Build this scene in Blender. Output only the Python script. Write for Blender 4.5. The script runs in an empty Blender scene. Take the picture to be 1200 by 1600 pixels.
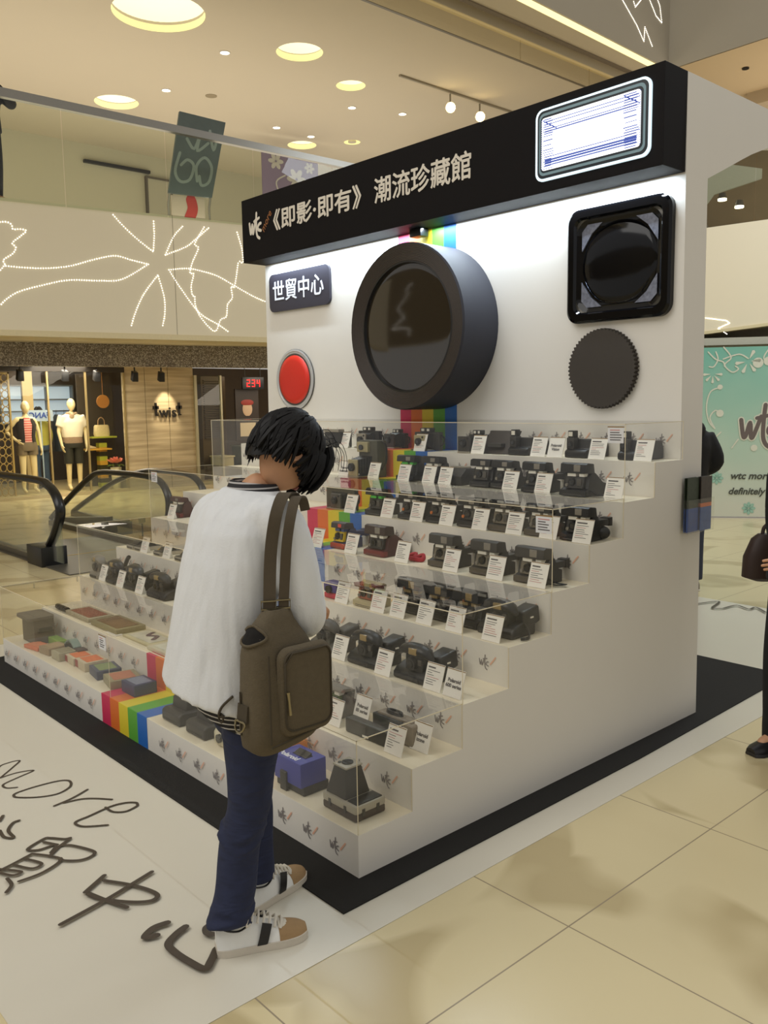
import bpy, bmesh, math, random
from mathutils import Vector, Matrix
random.seed(7)
SC = bpy.context.scene
COL = SC.collection
PI = math.pi

# ------------------------------------------------------------------ camera, world, main lights, exposure
def make_camera():
    d = bpy.data.cameras.new('camera'); o = bpy.data.objects.new('camera', d); COL.objects.link(o)
    yaw, pitch, roll = -0.8397, -0.1261, -0.0150
    cy, sy, cp, sp = math.cos(yaw), math.sin(yaw), math.cos(pitch), math.sin(pitch)
    F = Vector((sy*cp, cy*cp, sp)); R = Vector((cy, -sy, 0)); U = R.cross(F)
    cr, sr = math.cos(roll), math.sin(roll)
    R2 = cr*R + sr*U; U2 = -sr*R + cr*U
    m = Matrix((R2, U2, -F)).transposed().to_4x4(); m.translation = Vector((2.2081, -1.8353, 1.6774))
    o.matrix_world = m
    d.sensor_fit = 'VERTICAL'; d.sensor_height = 32.0; d.sensor_width = 24.0
    d.lens = 1349.4535/1600*32; d.clip_start = .05; d.clip_end = 200
    SC.camera = o
make_camera()
w = bpy.data.worlds.new('mall_air'); SC.world = w; w.use_nodes = True
w.node_tree.nodes['Background'].inputs[0].default_value = (1.0, .965, .905, 1)
w.node_tree.nodes['Background'].inputs[1].default_value = .50
def area(name, loc, target, size, sizey, power, color, spread=PI):
    l = bpy.data.lights.new(name, 'AREA'); l.shape = 'RECTANGLE'; l.size = size; l.size_y = sizey
    l.energy = power; l.color = color; l.spread = spread
    o = bpy.data.objects.new(name, l); COL.objects.link(o); o.location = loc
    o.rotation_euler = (Vector(target)-Vector(loc)).to_track_quat('-Z', 'Y').to_euler()
    return o
def point(name, loc, power, color, r=.05):
    l = bpy.data.lights.new(name, 'POINT'); l.energy = power; l.color = color; l.shadow_soft_size = r
    o = bpy.data.objects.new(name, l); COL.objects.link(o); o.location = loc; return o
def spot(name, loc, target, power, color, ang=60, r=.05, blend=.6):
    l = bpy.data.lights.new(name, 'SPOT'); l.energy = power; l.color = color; l.spot_size = math.radians(ang); l.spot_blend = blend
    l.shadow_soft_size = r
    o = bpy.data.objects.new(name, l); COL.objects.link(o); o.location = loc
    o.rotation_euler = (Vector(target)-Vector(loc)).to_track_quat('-Z', 'Y').to_euler(); return o
WARM = (1, .88, .70)
area('atrium_key', (-2.5, -5.5, 9.5), (-1.6, .6, .8), 8, 8, 545, (1, .975, .93))  # added key lamp high in the atrium, brightens the stand front
area('side_area', (-.5, 9.0, 6.5), (0, 5.5, 0), 3, 3, 220, (.85, .93, 1))  # cool area lamp above the floor behind the stand
area('gallery_fill', (-11.5, 6, 4.3), (-11.5, 6, 7), 6, 14, 250, (1, .95, .86))  # unseen fill added behind the balcony front to brighten the ceiling
area('back_gallery_fill', (-2.6, 14.5, 4.5), (-2.6, 14.5, 7), 6, 5, 110, (1, .92, .78))  # another unseen fill, added to lift the back ceiling
area('shop_light', (-13.0, 4.6, 2.28), (-13.4, 4.6, 0), 1.0, 4.0, 120, (1, .90, .72))
area('shop_back_light', (-15.4, 4.6, 2.45), (-15.6, 4.6, 0), 1.6, 4.5, 42, (1, .90, .76))
area('shop_side_light', (-12.6, 9.5, 2.26), (-13.4, 9.5, 0), 1.0, 3.5, 50, WARM)
spot('sign_spot', (-13.55, 6.72, 2.24), (-13.99, 6.74, 1.62), 70, (1, .84, .58), 46, .03)
area('header_tube_light', (-1.80, 2.085, 2.752), (-1.80, 2.12, 0), 3.40, .012, 34, (.74, .87, 1.0))
SC.view_settings.view_transform = 'Standard'; SC.view_settings.look = 'None'
SC.view_settings.gamma = 1; SC.view_settings.use_curve_mapping = False
SC.view_settings.exposure = 0.0
SC.cycles.transparent_max_bounces = 48; SC.cycles.max_bounces = 8

# ------------------------------------------------------------------ materials
def lin(c):
    return tuple((x/255/12.92 if x/255 <= .04045 else ((x/255+.055)/1.055)**2.4) for x in c)
MATS = {}
def M(name, c, rough=.5, metal=0, var=.06, scale=40, bump=0, emit=0, spec=.5, bscale=None):
    if name in MATS: return MATS[name]
    m = bpy.data.materials.new(name); m.use_nodes = True; nt = m.node_tree; b = nt.nodes['Principled BSDF']
    col = lin(c)
    b.inputs['Roughness'].default_value = rough; b.inputs['Metallic'].default_value = metal
    b.inputs['Specular IOR Level'].default_value = spec
    tc = nt.nodes.new('ShaderNodeTexCoord'); nz = nt.nodes.new('ShaderNodeTexNoise'); nz.inputs['Scale'].default_value = scale
    nz.inputs['Detail'].default_value = 3
    nt.links.new(tc.outputs['Object'], nz.inputs['Vector'])
    mx = nt.nodes.new('ShaderNodeMix'); mx.data_type = 'RGBA'
    mx.inputs['A'].default_value = tuple(x*(1-var) for x in col)+(1,); mx.inputs['B'].default_value = tuple(min(1, x*(1+var)) for x in col)+(1,)
    nt.links.new(nz.outputs['Fac'], mx.inputs['Factor']); nt.links.new(mx.outputs['Result'], b.inputs['Base Color'])
    if bump:
        bp = nt.nodes.new('ShaderNodeBump'); bp.inputs['Strength'].default_value = bump; bp.inputs['Distance'].default_value = .01
        n2 = nt.nodes.new('ShaderNodeTexNoise'); n2.inputs['Scale'].default_value = bscale or scale; n2.inputs['Detail'].default_value = 4
        nt.links.new(tc.outputs['Object'], n2.inputs['Vector']); nt.links.new(n2.outputs['Fac'], bp.inputs['Height'])
        nt.links.new(bp.outputs['Normal'], b.inputs['Normal'])
    if emit:
        b.inputs['Emission Color'].default_value = col+(1,); b.inputs['Emission Strength'].default_value = emit
    MATS[name] = m; return m
def glass(name, tint=(1, 1, 1), gloss=1.0, rough=.0, haze=0.0):
    if name in MATS: return MATS[name]
    m = bpy.data.materials.new(name); m.use_nodes = True; nt = m.node_tree
    for n in list(nt.nodes): nt.nodes.remove(n)
    out = nt.nodes.new('ShaderNodeOutputMaterial'); tr = nt.nodes.new('ShaderNodeBsdfTransparent'); tr.inputs[0].default_value = tint+(1,)
    gl = nt.nodes.new('ShaderNodeBsdfGlossy'); gl.inputs['Roughness'].default_value = rough
    fr = nt.nodes.new('ShaderNodeFresnel'); fr.inputs['IOR'].default_value = 1.47
    mu = nt.nodes.new('ShaderNodeMath'); mu.operation = 'MULTIPLY'; mu.inputs[1].default_value = gloss
    mix = nt.nodes.new('ShaderNodeMixShader')
    ge = nt.nodes.new('ShaderNodeNewGeometry'); fo = nt.nodes.new('ShaderNodeMath'); fo.operation = 'SUBTRACT'; fo.inputs[0].default_value = 1
    nt.links.new(ge.outputs['Backfacing'], fo.inputs[1]); m3 = nt.nodes.new('ShaderNodeMath'); m3.operation = 'MULTIPLY'
    nt.links.new(fr.outputs[0], mu.inputs[0]); nt.links.new(mu.outputs[0], m3.inputs[0]); nt.links.new(fo.outputs[0], m3.inputs[1]); nt.links.new(m3.outputs[0], mix.inputs[0])
    base = tr.outputs[0]
    if haze:
        df = nt.nodes.new('ShaderNodeBsdfDiffuse'); df.inputs[0].default_value = (.9, .88, .82, 1)
        m2 = nt.nodes.new('ShaderNodeMixShader'); m2.inputs[0].default_value = haze
        nt.links.new(tr.outputs[0], m2.inputs[1]); nt.links.new(df.outputs[0], m2.inputs[2]); base = m2.outputs[0]
    nt.links.new(base, mix.inputs[1]); nt.links.new(gl.outputs[0], mix.inputs[2]); nt.links.new(mix.outputs[0], out.inputs[0])
    MATS[name] = m; return m

# ------------------------------------------------------------------ mesh builder
class MB:
    def __init__(s): s.bm = bmesh.new(); s.k = 0
    def _mi(s, faces, mi):
        for f in faces: f.material_index = mi
    def face(s, pts, mi=0):
        f = s.bm.faces.new([s.bm.verts.new(p) for p in pts]); f.material_index = mi; return f
    def hexa(s, b, t, mi=0, bev=0, seg=2):
        n = len(b); vb = [s.bm.verts.new(p) for p in b]; vt = [s.bm.verts.new(p) for p in t]
        fs = [s.bm.faces.new(vb[::-1]), s.bm.faces.new(vt)]
        for i in range(n): fs.append(s.bm.faces.new((vb[i], vb[(i+1) % n], vt[(i+1) % n], vt[i])))
        s._mi(fs, mi)
        bmesh.ops.recalc_face_normals(s.bm, faces=fs)
        if bev:
            es = list({e for f in fs for e in f.edges})
            r = bmesh.ops.bevel(s.bm, geom=es, offset=bev, segments=seg, profile=.6, affect='EDGES', clamp_overlap=True)
            s._mi(r['faces'], mi)
        return s
    def box(s, x0, x1, y0, y1, z0, z1, mi=0, bev=0, seg=2):
        return s.hexa([(x0, y0, z0), (x1, y0, z0), (x1, y1, z0), (x0, y1, z0)], [(x0, y0, z1), (x1, y0, z1), (x1, y1, z1), (x0, y1, z1)], mi, bev, seg)
    def prism(s, poly, x0, x1, axis='x', mi=0, bev=0, seg=2):
        f = {'x': lambda a, p: (a, p[0], p[1]), 'y': lambda a, p: (p[0], a, p[1]), 'z': lambda a, p: (p[0], p[1], a)}[axis]
        return s.hexa([f(x0, p) for p in poly], [f(x1, p) for p in poly], mi, bev, seg)
    def loft(s, rings, mi=0, caps=(True, True), closed=True):
        vs = [[s.bm.verts.new(p) for p in r] for r in rings]; n = len(rings[0])
        fs = []
        for a, b in zip(vs[:-1], vs[1:]):
            for i in range(n if closed else n-1):
                j = (i+1) % n; fs.append(s.bm.faces.new((a[i], a[j], b[j], b[i])))
        if caps[0]: fs.append(s.bm.faces.new(vs[0][::-1]))
        if caps[1]: fs.append(s.bm.faces.new(vs[-1]))
        s._mi(fs, mi); bmesh.ops.recalc_face_normals(s.bm, faces=fs)
        return fs
    def tube(s, pts, r, n=8, mi=0, closed=False, flat=None):
        P = [Vector(p) for p in pts]; m = len(P)
        R = r if isinstance(r, (list, tuple)) else [r]*m
        T = []
        for i in range(m):
            a = P[(i-1) % m] if (closed or i > 0) else P[i]; b = P[(i+1) % m] if (closed or i < m-1) else P[i]
            T.append((b-a).normalized())
        up = Vector((0, 0, 1)) if abs(T[0].z) < .9 else Vector((0, 1, 0))
        N = (up - T[0]*up.dot(T[0])).normalized(); rings = []
        for i in range(m):
            N = (N - T[i]*N.dot(T[i])).normalized(); B = T[i].cross(N)
            fl = flat or 1
            rings.append([P[i] + R[i]*(math.cos(2*PI*k/n)*N*fl + math.sin(2*PI*k/n)*B) for k in range(n)])
        if closed:
            rings.append(rings[0])
            return s.loft(rings, mi, (False, False))
        return s.loft(rings, mi)
    def cyl(s, p0, p1, r0, r1=None, n=20, mi=0):
        return s.tube2(p0, p1, r0, r0 if r1 is None else r1, n, mi)
    def tube2(s, p0, p1, r0, r1, n, mi):
        p0, p1 = Vector(p0), Vector(p1); T = (p1-p0).normalized()
        N = T.orthogonal().normalized(); B = T.cross(N)
        ring = lambda p, r: [p + r*(math.cos(2*PI*k/n)*N + math.sin(2*PI*k/n)*B) for k in range(n)]
        s.loft([ring(p0, r0), ring(p1, r1)], mi); return s
    def ball(s, c, r, mi=0, u=14, v=9):
        rr = r if isinstance(r, (list, tuple)) else (r, r, r)
        rings = []
        for i in range(1, v):
            a = PI*i/v
            rings.append([(c[0]+rr[0]*math.sin(a)*math.cos(2*PI*k/u), c[1]+rr[1]*math.sin(a)*math.sin(2*PI*k/u), c[2]+rr[2]*math.cos(a)) for k in range(u)])
        s.loft(rings, mi); return s
    def stroke(s, pts, wid, fr, mi=0, th=.0):
        """flat brush stroke: pts are 2-D, fr(x, y) gives the point in space"""
        n = len(pts); L = []; Rr = []
        o_ = Vector(fr(0, 0)); nn = (Vector(fr(1, 0))-o_).cross(Vector(fr(0, 1))-o_).normalized(); f0 = fr
        def fr(x, y):                                            # each overlapping piece sits a hair above the last one
            return tuple(Vector(f0(x, y))+nn*(8e-6*s.k))
        W = wid if isinstance(wid, (list, tuple)) else [wid]*n
        for i in range(n):
            a = pts[max(0, i-1)]; b = pts[min(n-1, i+1)]
            dx, dy = b[0]-a[0], b[1]-a[1]; l = math.hypot(dx, dy) or 1
            nx, ny = -dy/l*W[i]/2, dx/l*W[i]/2
            L.append((pts[i][0]+nx, pts[i][1]+ny)); Rr.append((pts[i][0]-nx, pts[i][1]-ny))
        for i in range(n-1):
            q = [L[i], Rr[i], Rr[i+1], L[i+1]]; s.k += 1
            try: s.face([fr(*p) for p in q], mi)
            except ValueError: pass
        for i in (0, n-1):
            c = pts[i]; k = 8; s.k += 1
            s.face([fr(c[0]+W[i]/2*math.cos(2*PI*j/k), c[1]+W[i]/2*math.sin(2*PI*j/k)) for j in range(k)], mi)
        for i in range(1, n-1):
            c = pts[i]; k = 8; s.k += 1
            s.face([fr(c[0]+W[i]/2*.98*math.cos(2*PI*j/k), c[1]+W[i]/2*.98*math.sin(2*PI*j/k)) for j in range(k)], mi)
    def build(s, name, mats, parent=None, smooth=35, loc=None):
        me = bpy.data.meshes.new(name); s.bm.to_mesh(me); s.bm.free()
        return link(name, me, mats, parent, smooth, loc)
def link(name, me, mats, parent=None, smooth=35, loc=None):
    for m in (mats if isinstance(mats, (list, tuple)) else [mats]): me.materials.append(m)
    if smooth:
        for p in me.polygons: p.use_smooth = True
        me.set_sharp_from_angle(angle=math.radians(smooth))
    o = bpy.data.objects.new(name, me); COL.objects.link(o)
    if parent: o.parent = parent
    if loc: o.location = loc
    return o
def fused(mb, name, mats, parent, voxel=.01, smooth=6, sub=0):
    """join overlapping closed shells of one garment into a single continuous surface"""
    me = bpy.data.meshes.new(name); mb.bm.to_mesh(me); mb.bm.free()
    t = bpy.data.objects.new('tmp', me); COL.objects.link(t)
    r = t.modifiers.new('r', 'REMESH'); r.mode = 'VOXEL'; r.voxel_size = voxel
    s_ = t.modifiers.new('s', 'SMOOTH'); s_.iterations = smooth; s_.factor = .5
    dg = bpy.context.evaluated_depsgraph_get(); me2 = bpy.data.meshes.new_from_object(t.evaluated_get(dg))
    bpy.data.objects.remove(t)
    return link(name, me2, mats, parent, 180)
def smoothpath(pts, k=6, closed=False):
    out = []; n = len(pts); D = len(pts[0])
    for i in range(n if closed else n-1):
        p0 = pts[(i-1) % n] if (closed or i > 0) else pts[i]; p1 = pts[i]; p2 = pts[(i+1) % n]
        p3 = pts[(i+2) % n] if (closed or i+2 < n) else p2
        for j in range(k):
            t = j/k
            out.append(tuple(.5*((2*p1[d])+(-p0[d]+p2[d])*t+(2*p0[d]-5*p1[d]+4*p2[d]-p3[d])*t*t+(-p0[d]+3*p1[d]-3*p2[d]+p3[d])*t**3) for d in range(D)))
    if not closed: out.append(tuple(pts[-1]))
    return out
def ell(cx, cy, z, a, b, ang=0, n=28, e=2.0):
    r = []
    for k in range(n):
        t = 2*PI*k/n; c, s_ = math.cos(t), math.sin(t)
        x = a*math.copysign(abs(c)**(2/e), c); y = b*math.copysign(abs(s_)**(2/e), s_)
        r.append((cx+x*math.cos(ang)-y*math.sin(ang), cy+x*math.sin(ang)+y*math.cos(ang), z))
    return r
def rrect(x0, x1, y0, y1, r, n=6):
    pts = []
    for (cx, cy, a0) in ((x1-r, y1-r, 0), (x0+r, y1-r, PI/2), (x0+r, y0+r, PI), (x1-r, y0+r, 1.5*PI)):
        for k in range(n+1):
            a = a0+PI/2*k/n; pts.append((cx+r*math.cos(a), cy+r*math.sin(a)))
    return pts
def thing(name, label, cat, loc=(0, 0, 0), rz=0, group=None):
    o = bpy.data.objects.new(name, None); COL.objects.link(o); o.location = loc; o.rotation_euler = (0, 0, rz)
    o.empty_display_size = .05
    return tag(o, label, cat, group)
def tag(o, label, cat, group=None, kind=None):
    o['label'] = label; o['category'] = cat
    if group: o['group'] = group
    if kind: o['kind'] = kind
    return o
def struct(o):
    o['kind'] = 'structure'; return o
def text(body, size, mat, parent, mtx, name='lettering', bold=0.0, shear=0, align='LEFT', ext=.0008, xs=1.0, fat=0):
    c = bpy.data.curves.new(name, 'FONT'); c.body = body; c.size = size; c.offset = bold; c.shear = shear; c.extrude = ext
    c.align_x = align; c.align_y = 'CENTER'; c.resolution_u = 3
    t = bpy.data.objects.new('tmp', c); COL.objects.link(t); bpy.context.view_layer.update()
    dg = bpy.context.evaluated_depsgraph_get(); me = bpy.data.meshes.new_from_object(t.evaluated_get(dg))
    bpy.data.objects.remove(t); bpy.data.curves.remove(c)
    me.materials.clear()
    if fat:                                                  # heavier weight: the same glyphs laid over themselves, slightly shifted
        bm = bmesh.new()
        for k, (dx, dy) in enumerate(((0, 0), (1, .3), (-1, -.3), (.3, -1), (-.3, 1))):
            n0 = len(bm.verts); bm.from_mesh(me); bm.verts.ensure_lookup_table()
            for v in bm.verts[n0:]: v.co += Vector((dx*fat, dy*fat, k*.00006))
        bm.to_mesh(me); bm.free()
    me.transform(mtx @ Matrix.Diagonal((xs, 1, 1, 1)))
    return link(name, me, mat, parent, 0)
def wall_mtx(x, y, z):      # text standing upright on a plane that faces -Y
    return Matrix.Translation((x, y, z)) @ Matrix.Rotation(PI/2, 4, 'X')

# common materials
WHITE = M('white_panel', (226, 222, 214), .45, var=.015, scale=6)
WHITE2 = M('white_tread_lit', (232, 222, 198), .35, var=.02, scale=9)  # treads: yellowish light from above is put into this white
BLACK = M('black_laminate', (22, 21, 22), .38, var=.1, scale=30)
BLK = M('black_plastic', (24, 24, 25), .38, var=.15, scale=60)
CHAR = M('charcoal_plastic', (52, 50, 48), .5, var=.1, scale=60)
DGREY = M('dark_grey_plastic', (78, 74, 68), .45, var=.1, scale=60)
GREY = M('grey_plastic', (128, 122, 112), .45, var=.08, scale=60)
CHROME = M('satin_chrome', (176, 170, 158), .28, .85, var=.05)
LENS = M('lens_glass', (8, 8, 12), .05, var=.1, spec=.8)
PALE = M('pale_window', (232, 228, 216), .25, var=.04)
AMBER = M('amber_window', (150, 128, 84), .2, var=.05)
CARD = M('card_white', (236, 232, 224), .6, var=.015, scale=20)
INK = M('card_ink', (92, 88, 88), .7)
RED_INK = M('card_red_ink', (196, 138, 134), .7)
BRN = M('card_edge_brown', (140, 110, 62), .5)
RAIN = [M('stripe_magenta', (205, 44, 88), .45, var=.03), M('stripe_orange', (222, 112, 42), .45, var=.03), M('stripe_yellow', (222, 202, 50), .45, var=.03),
        M('stripe_green', (92, 168, 58), .45, var=.03), M('stripe_blue', (36, 104, 186), .45, var=.03)]
LOGO = M('logo_grey', (134, 128, 127), .6); LOGO_O = M('logo_orange', (228, 178, 152), .6)
STEEL = M('brushed_steel', (150, 146, 138), .3, .9, var=.08, scale=120)

# ------------------------------------------------------------------ floor
def floor_mat():
    m = bpy.data.materials.new('floor_tile'); m.use_nodes = True; nt = m.node_tree; b = nt.nodes['Principled BSDF']
    L = nt.links.new; N = nt.nodes.new
    tc = N('ShaderNodeTexCoord'); sx = N('ShaderNodeSeparateXYZ'); L(tc.outputs['Object'], sx.inputs[0])
    def grid(out, off, step):
        a = N('ShaderNodeMath'); a.operation = 'SUBTRACT'; a.inputs[1].default_value = off; L(out, a.inputs[0])
        d = N('ShaderNodeMath'); d.operation = 'DIVIDE'; d.inputs[1].default_value = step; L(a.outputs[0], d.inputs[0])
        f = N('ShaderNodeMath'); f.operation = 'FRACT'; L(d.outputs[0], f.inputs[0])
        p = N('ShaderNodeMath'); p.operation = 'PINGPONG'; p.inputs[1].default_value = .5; L(f.outputs[0], p.inputs[0])
        g = N('ShaderNodeMath'); g.operation = 'LESS_THAN'; g.inputs[1].default_value = .0028; L(p.outputs[0], g.inputs[0]); return g.outputs[0]
    gx = grid(sx.outputs[0], .668, .93); gy = grid(sx.outputs[1], .315, .925)
    mxg = N('ShaderNodeMath'); mxg.operation = 'MAXIMUM'; L(gx, mxg.inputs[0]); L(gy, mxg.inputs[1])
    # curved darker bands in the stone: broken rings
    vo = N('ShaderNodeTexVoronoi'); vo.inputs['Scale'].default_value = .55; L(tc.outputs['Object'], vo.inputs['Vector'])
    wv = N('ShaderNodeMath'); wv.operation = 'MULTIPLY'; wv.inputs[1].default_value = 22; L(vo.outputs['Distance'], wv.inputs[0])
    sn = N('ShaderNodeMath'); sn.operation = 'SINE'; L(wv.outputs[0], sn.inputs[0])
    rs = N('ShaderNodeMapRange'); rs.inputs[1].default_value = .35; rs.inputs[2].default_value = .6; L(sn.outputs[0], rs.inputs[0])
    nz = N('ShaderNodeTexNoise'); nz.inputs['Scale'].default_value = 1.7; nz.inputs['Detail'].default_value = 2; L(tc.outputs['Object'], nz.inputs['Vector'])
    nr = N('ShaderNodeMapRange'); nr.inputs[1].default_value = .40; nr.inputs[2].default_value = .52; L(nz.outputs['Fac'], nr.inputs[0])
    mu = N('ShaderNodeMath'); mu.operation = 'MULTIPLY'; L(rs.outputs[0], mu.inputs[0]); L(nr.outputs[0], mu.inputs[1])
    mu2 = N('ShaderNodeMath'); mu2.operation = 'MULTIPLY'; mu2.inputs[1].default_value = .9; L(mu.outputs[0], mu2.inputs[0])
    c1 = N('ShaderNodeMix'); c1.data_type = 'RGBA'; c1.inputs['A'].default_value = lin((212, 197, 156))+(1,); c1.inputs['B'].default_value = lin((184, 167, 126))+(1,)
    L(mu2.outputs[0], c1.inputs['Factor'])
    c2 = N('ShaderNodeMix'); c2.data_type = 'RGBA'; c2.inputs['B'].default_value = lin((150, 136, 112))+(1,)
    L(c1.outputs['Result'], c2.inputs['A']); L(mxg.outputs[0], c2.inputs['Factor']); L(c2.outputs['Result'], b.inputs['Base Color'])
    b.inputs['Roughness'].default_value = .22; b.inputs['Specular IOR Level'].default_value = .4
    return m
mb = MB(); mb.box(-26, 8, -8, 22, -.1, 0); struct(mb.build('floor', floor_mat(), smooth=0))
# vinyl sheet with handwriting, black carpet
sheet = thing('floor_sheet', 'white vinyl sheet on the tiled floor with black brush handwriting', 'floor sheet')
SHEET = M('vinyl_sheet', (212, 206, 190), .32, var=.015, scale=5)
mb = MB(); mb.hexa([(.262, -1.166, .0004), (.262, 4.9, .0004), (-4.1, 5.0, .0004), (-4.1, -1.166, .0004)],
                   [(.262, -1.166, .002), (.262, 4.9, .002), (-4.1, 5.0, .002), (-4.1, -1.166, .002)])
mb.build('vinyl', SHEET, sheet, 0)
FL = [
 ('m',[(-1.765, -0.664), (-1.901, -0.606), (-1.925, -0.554), (-1.913, -0.506), (-1.855, -0.558), (-1.775, -0.642)]),
 ('m',[(-1.775, -0.642), (-1.78, -0.565), (-1.752, -0.499), (-1.725, -0.574), (-1.7, -0.644), (-1.677, -0.661), (-1.643, -0.654), (-1.62, -0.62)]),
 ('o',[(-1.491, -0.427), (-1.529, -0.425), (-1.557, -0.463), (-1.569, -0.554), (-1.563, -0.64), (-1.54, -0.661), (-1.509, -0.649), (-1.455, -0.587), (-1.428, -0.514), (-1.454, -0.451), (-1.491, -0.427)]),
 ('r',[(-1.377, -0.401), (-1.341, -0.483), (-1.322, -0.569)]),
 ('r',[(-1.321, -0.528), (-1.305, -0.46), (-1.266, -0.411), (-1.209, -0.365)]),
 ('e',[(-1.156, -0.417), (-1.097, -0.411), (-1.063, -0.371), (-1.074, -0.318), (-1.089, -0.306), (-1.11, -0.305), (-1.137, -0.336), (-1.149, -0.397), (-1.129, -0.498), (-1.12, -0.556), (-1.095, -0.568), (-1.053, -0.549), (-1.002, -0.478)]),
 ('shi',[(-1.256, -0.813), (-1.191, -0.818), (-1.159, -0.792), (-1.232, -0.788), (-1.284, -0.753), (-1.29, -0.726)]),
 ('shi',[(-1.34, -0.785), (-1.378, -0.76)]),
 ('mao',[(-1.001, -0.631), (-1.01, -0.653), (-1.056, -0.689), (-1.065, -0.711), (-1.029, -0.785), (-0.994, -0.758), (-0.986, -0.694), (-0.94, -0.73)]),
 ('mao',[(-1.04, -0.72), (-0.982, -0.689)]),
 ('mao',[(-0.993, -0.634), (-0.967, -0.683), (-0.924, -0.736)]),
 ('mao',[(-0.967, -0.683), (-0.935, -0.649), (-0.835, -0.608), (-0.806, -0.633), (-0.811, -0.676), (-0.849, -0.717), (-0.873, -0.72)]),
 ('mao',[(-0.979, -0.787), (-0.954, -0.866), (-0.939, -0.924)]),
 ('mao',[(-0.979, -0.787), (-0.919, -0.746), (-0.858, -0.726), (-0.818, -0.807), (-0.817, -0.891)]),
 ('mao',[(-0.963, -0.821), (-0.883, -0.787), (-0.872, -0.826), (-0.944, -0.866)]),
 ('mao',[(-0.949, -0.914), (-0.877, -0.863), (-0.872, -0.894), (-0.922, -0.922)]),
 ('mao',[(-0.863, -0.916), (-0.81, -0.919), (-0.774, -0.949)]),
 ('zhong',[(-0.642, -0.653), (-0.584, -0.748)]),
 ('zhong',[(-0.609, -0.668), (-0.52, -0.613), (-0.443, -0.58), (-0.392, -0.574), (-0.378, -0.605), (-0.415, -0.657), (-0.502, -0.723), (-0.564, -0.746)]),
 ('zhong',[(-0.57, -0.743), (-0.483, -0.716), (-0.397, -0.684)]),
 ('zhong',[(-0.544, -0.518), (-0.524, -0.588), (-0.489, -0.714), (-0.455, -0.885)]),
 ('xin',[(-0.224, -0.627), (-0.229, -0.673), (-0.203, -0.716), (-0.186, -0.684)]),
 ('xin',[(-0.163, -0.595), (-0.151, -0.632), (-0.121, -0.678), (-0.069, -0.684), (0.004, -0.674), (0.064, -0.657), (0.044, -0.624), (0.006, -0.582)]),
 ('xin',[(-0.116, -0.521), (-0.111, -0.548), (-0.085, -0.561), (-0.064, -0.552)]),
 ('xin',[(0.058, -0.527), (0.071, -0.52)]),
 ('back',[(-1.233, 4.631), (-1.137, 4.851), (-1.068, 4.609), (-1.004, 4.641)]),
 ('back',[(-0.997, 4.648), (-0.971, 4.82), (-0.845, 4.767), (-0.832, 4.86), (-0.708, 4.756)]),
]
mb = MB()
WD = {'m': .011, 'o': .012, 'r': .012, 'e': .012, 'shi': .014, 'mao': .014, 'zhong': .018, 'xin': .026, 'back': .02}
for i, (k, pts) in enumerate(FL):
    mb.stroke(smoothpath(pts, 6), WD[k], lambda x, y, i=i: (x, y, .0026+.00002*i))
mb.build('handwriting', M('brush_ink', (70, 60, 50), .5, var=.15), sheet, 0)
carpet = MB(); carpet.hexa([(.124, -.172, .002), (.119, 1.625, .002), (.079, 3.026, .002), (.07, 3.345, .002), (-3.9, 3.345, .002), (-3.76, -.172, .002)],
                           [(.124, -.172, .008), (.119, 1.625, .008), (.079, 3.026, .008), (.07, 3.345, .008), (-3.9, 3.345, .008), (-3.76, -.172, .008)])
o = carpet.build('carpet', M('black_carpet', (26, 24, 21), .95, var=.3, scale=400, bump=.3), None, 0)
tag(o, 'black carpet laid under and around the stepped white display', 'carpet')

# ------------------------------------------------------------------ left gallery (upper balcony over the shop)
A0 = Vector((-8.549, 1.759, 0)); T0 = Vector((.1763, .9843, 0)); N0 = Vector((-.9843, .1763, 0))
def bal(t, off, z): p = A0+T0*t+N0*off; return (p.x, p.y, z)
PLASTER = M('warm_plaster', (234, 222, 194), .6, var=.012, scale=3)
mb = MB()
mb.hexa([bal(-7, 0, 2.6), bal(6.0, 0, 2.6), bal(6.0, 9, 2.6), bal(-7, 9, 2.6)], [bal(-7, 0, 4.16), bal(6.0, 0, 4.085), bal(6.0, 9, 4.085), bal(-7, 9, 4.16)])
struct(mb.build('wall_left', PLASTER, smooth=0))
mb = MB(); mb.hexa([bal(-7, -.015, 2.53), bal(6.0, -.015, 2.53), bal(6, .5, 2.53), bal(-7, .5, 2.53)], [bal(-7, -.015, 2.6), bal(6.0, -.015, 2.6), bal(6, .5, 2.6), bal(-7, .5, 2.6)])
struct(mb.build('trim_1', M('trim_cream', (222, 206, 164), .4), smooth=0))
mb = MB(); mb.hexa([bal(2.15, -.002, 2.6), bal(2.156, -.002, 2.6), bal(2.156, .01, 2.6), bal(2.15, .01, 2.6)], [bal(2.15, -.002, 4.12), bal(2.156, -.002, 4.12), bal(2.156, .01, 4.12), bal(2.15, .01, 4.12)])
struct(mb.build('trim_2', M('joint_line', (150, 140, 118), .7), smooth=0))  # thin strip marking the panel joint, darker than the plaster
rail = thing('balcony_railing', 'glass balcony railing with a wide steel handrail on the upper gallery', 'railing')
mb = MB()
rz = lambda t: 5.345-.0545*t
mb.hexa([bal(-6, -.06, rz(-6)-.13), bal(6, -.06, rz(6)-.075), bal(6, .02, rz(6)-.075), bal(-6, .02, rz(-6)-.13)], [bal(-6, -.06, rz(-6)), bal(6, -.06, rz(6)), bal(6, .02, rz(6)), bal(-6, .02, rz(-6))])
mb.build('handrail', STEEL, rail, 0)
GL = glass('rail_glass', (.90, .92, .86), 1.0)
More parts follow.
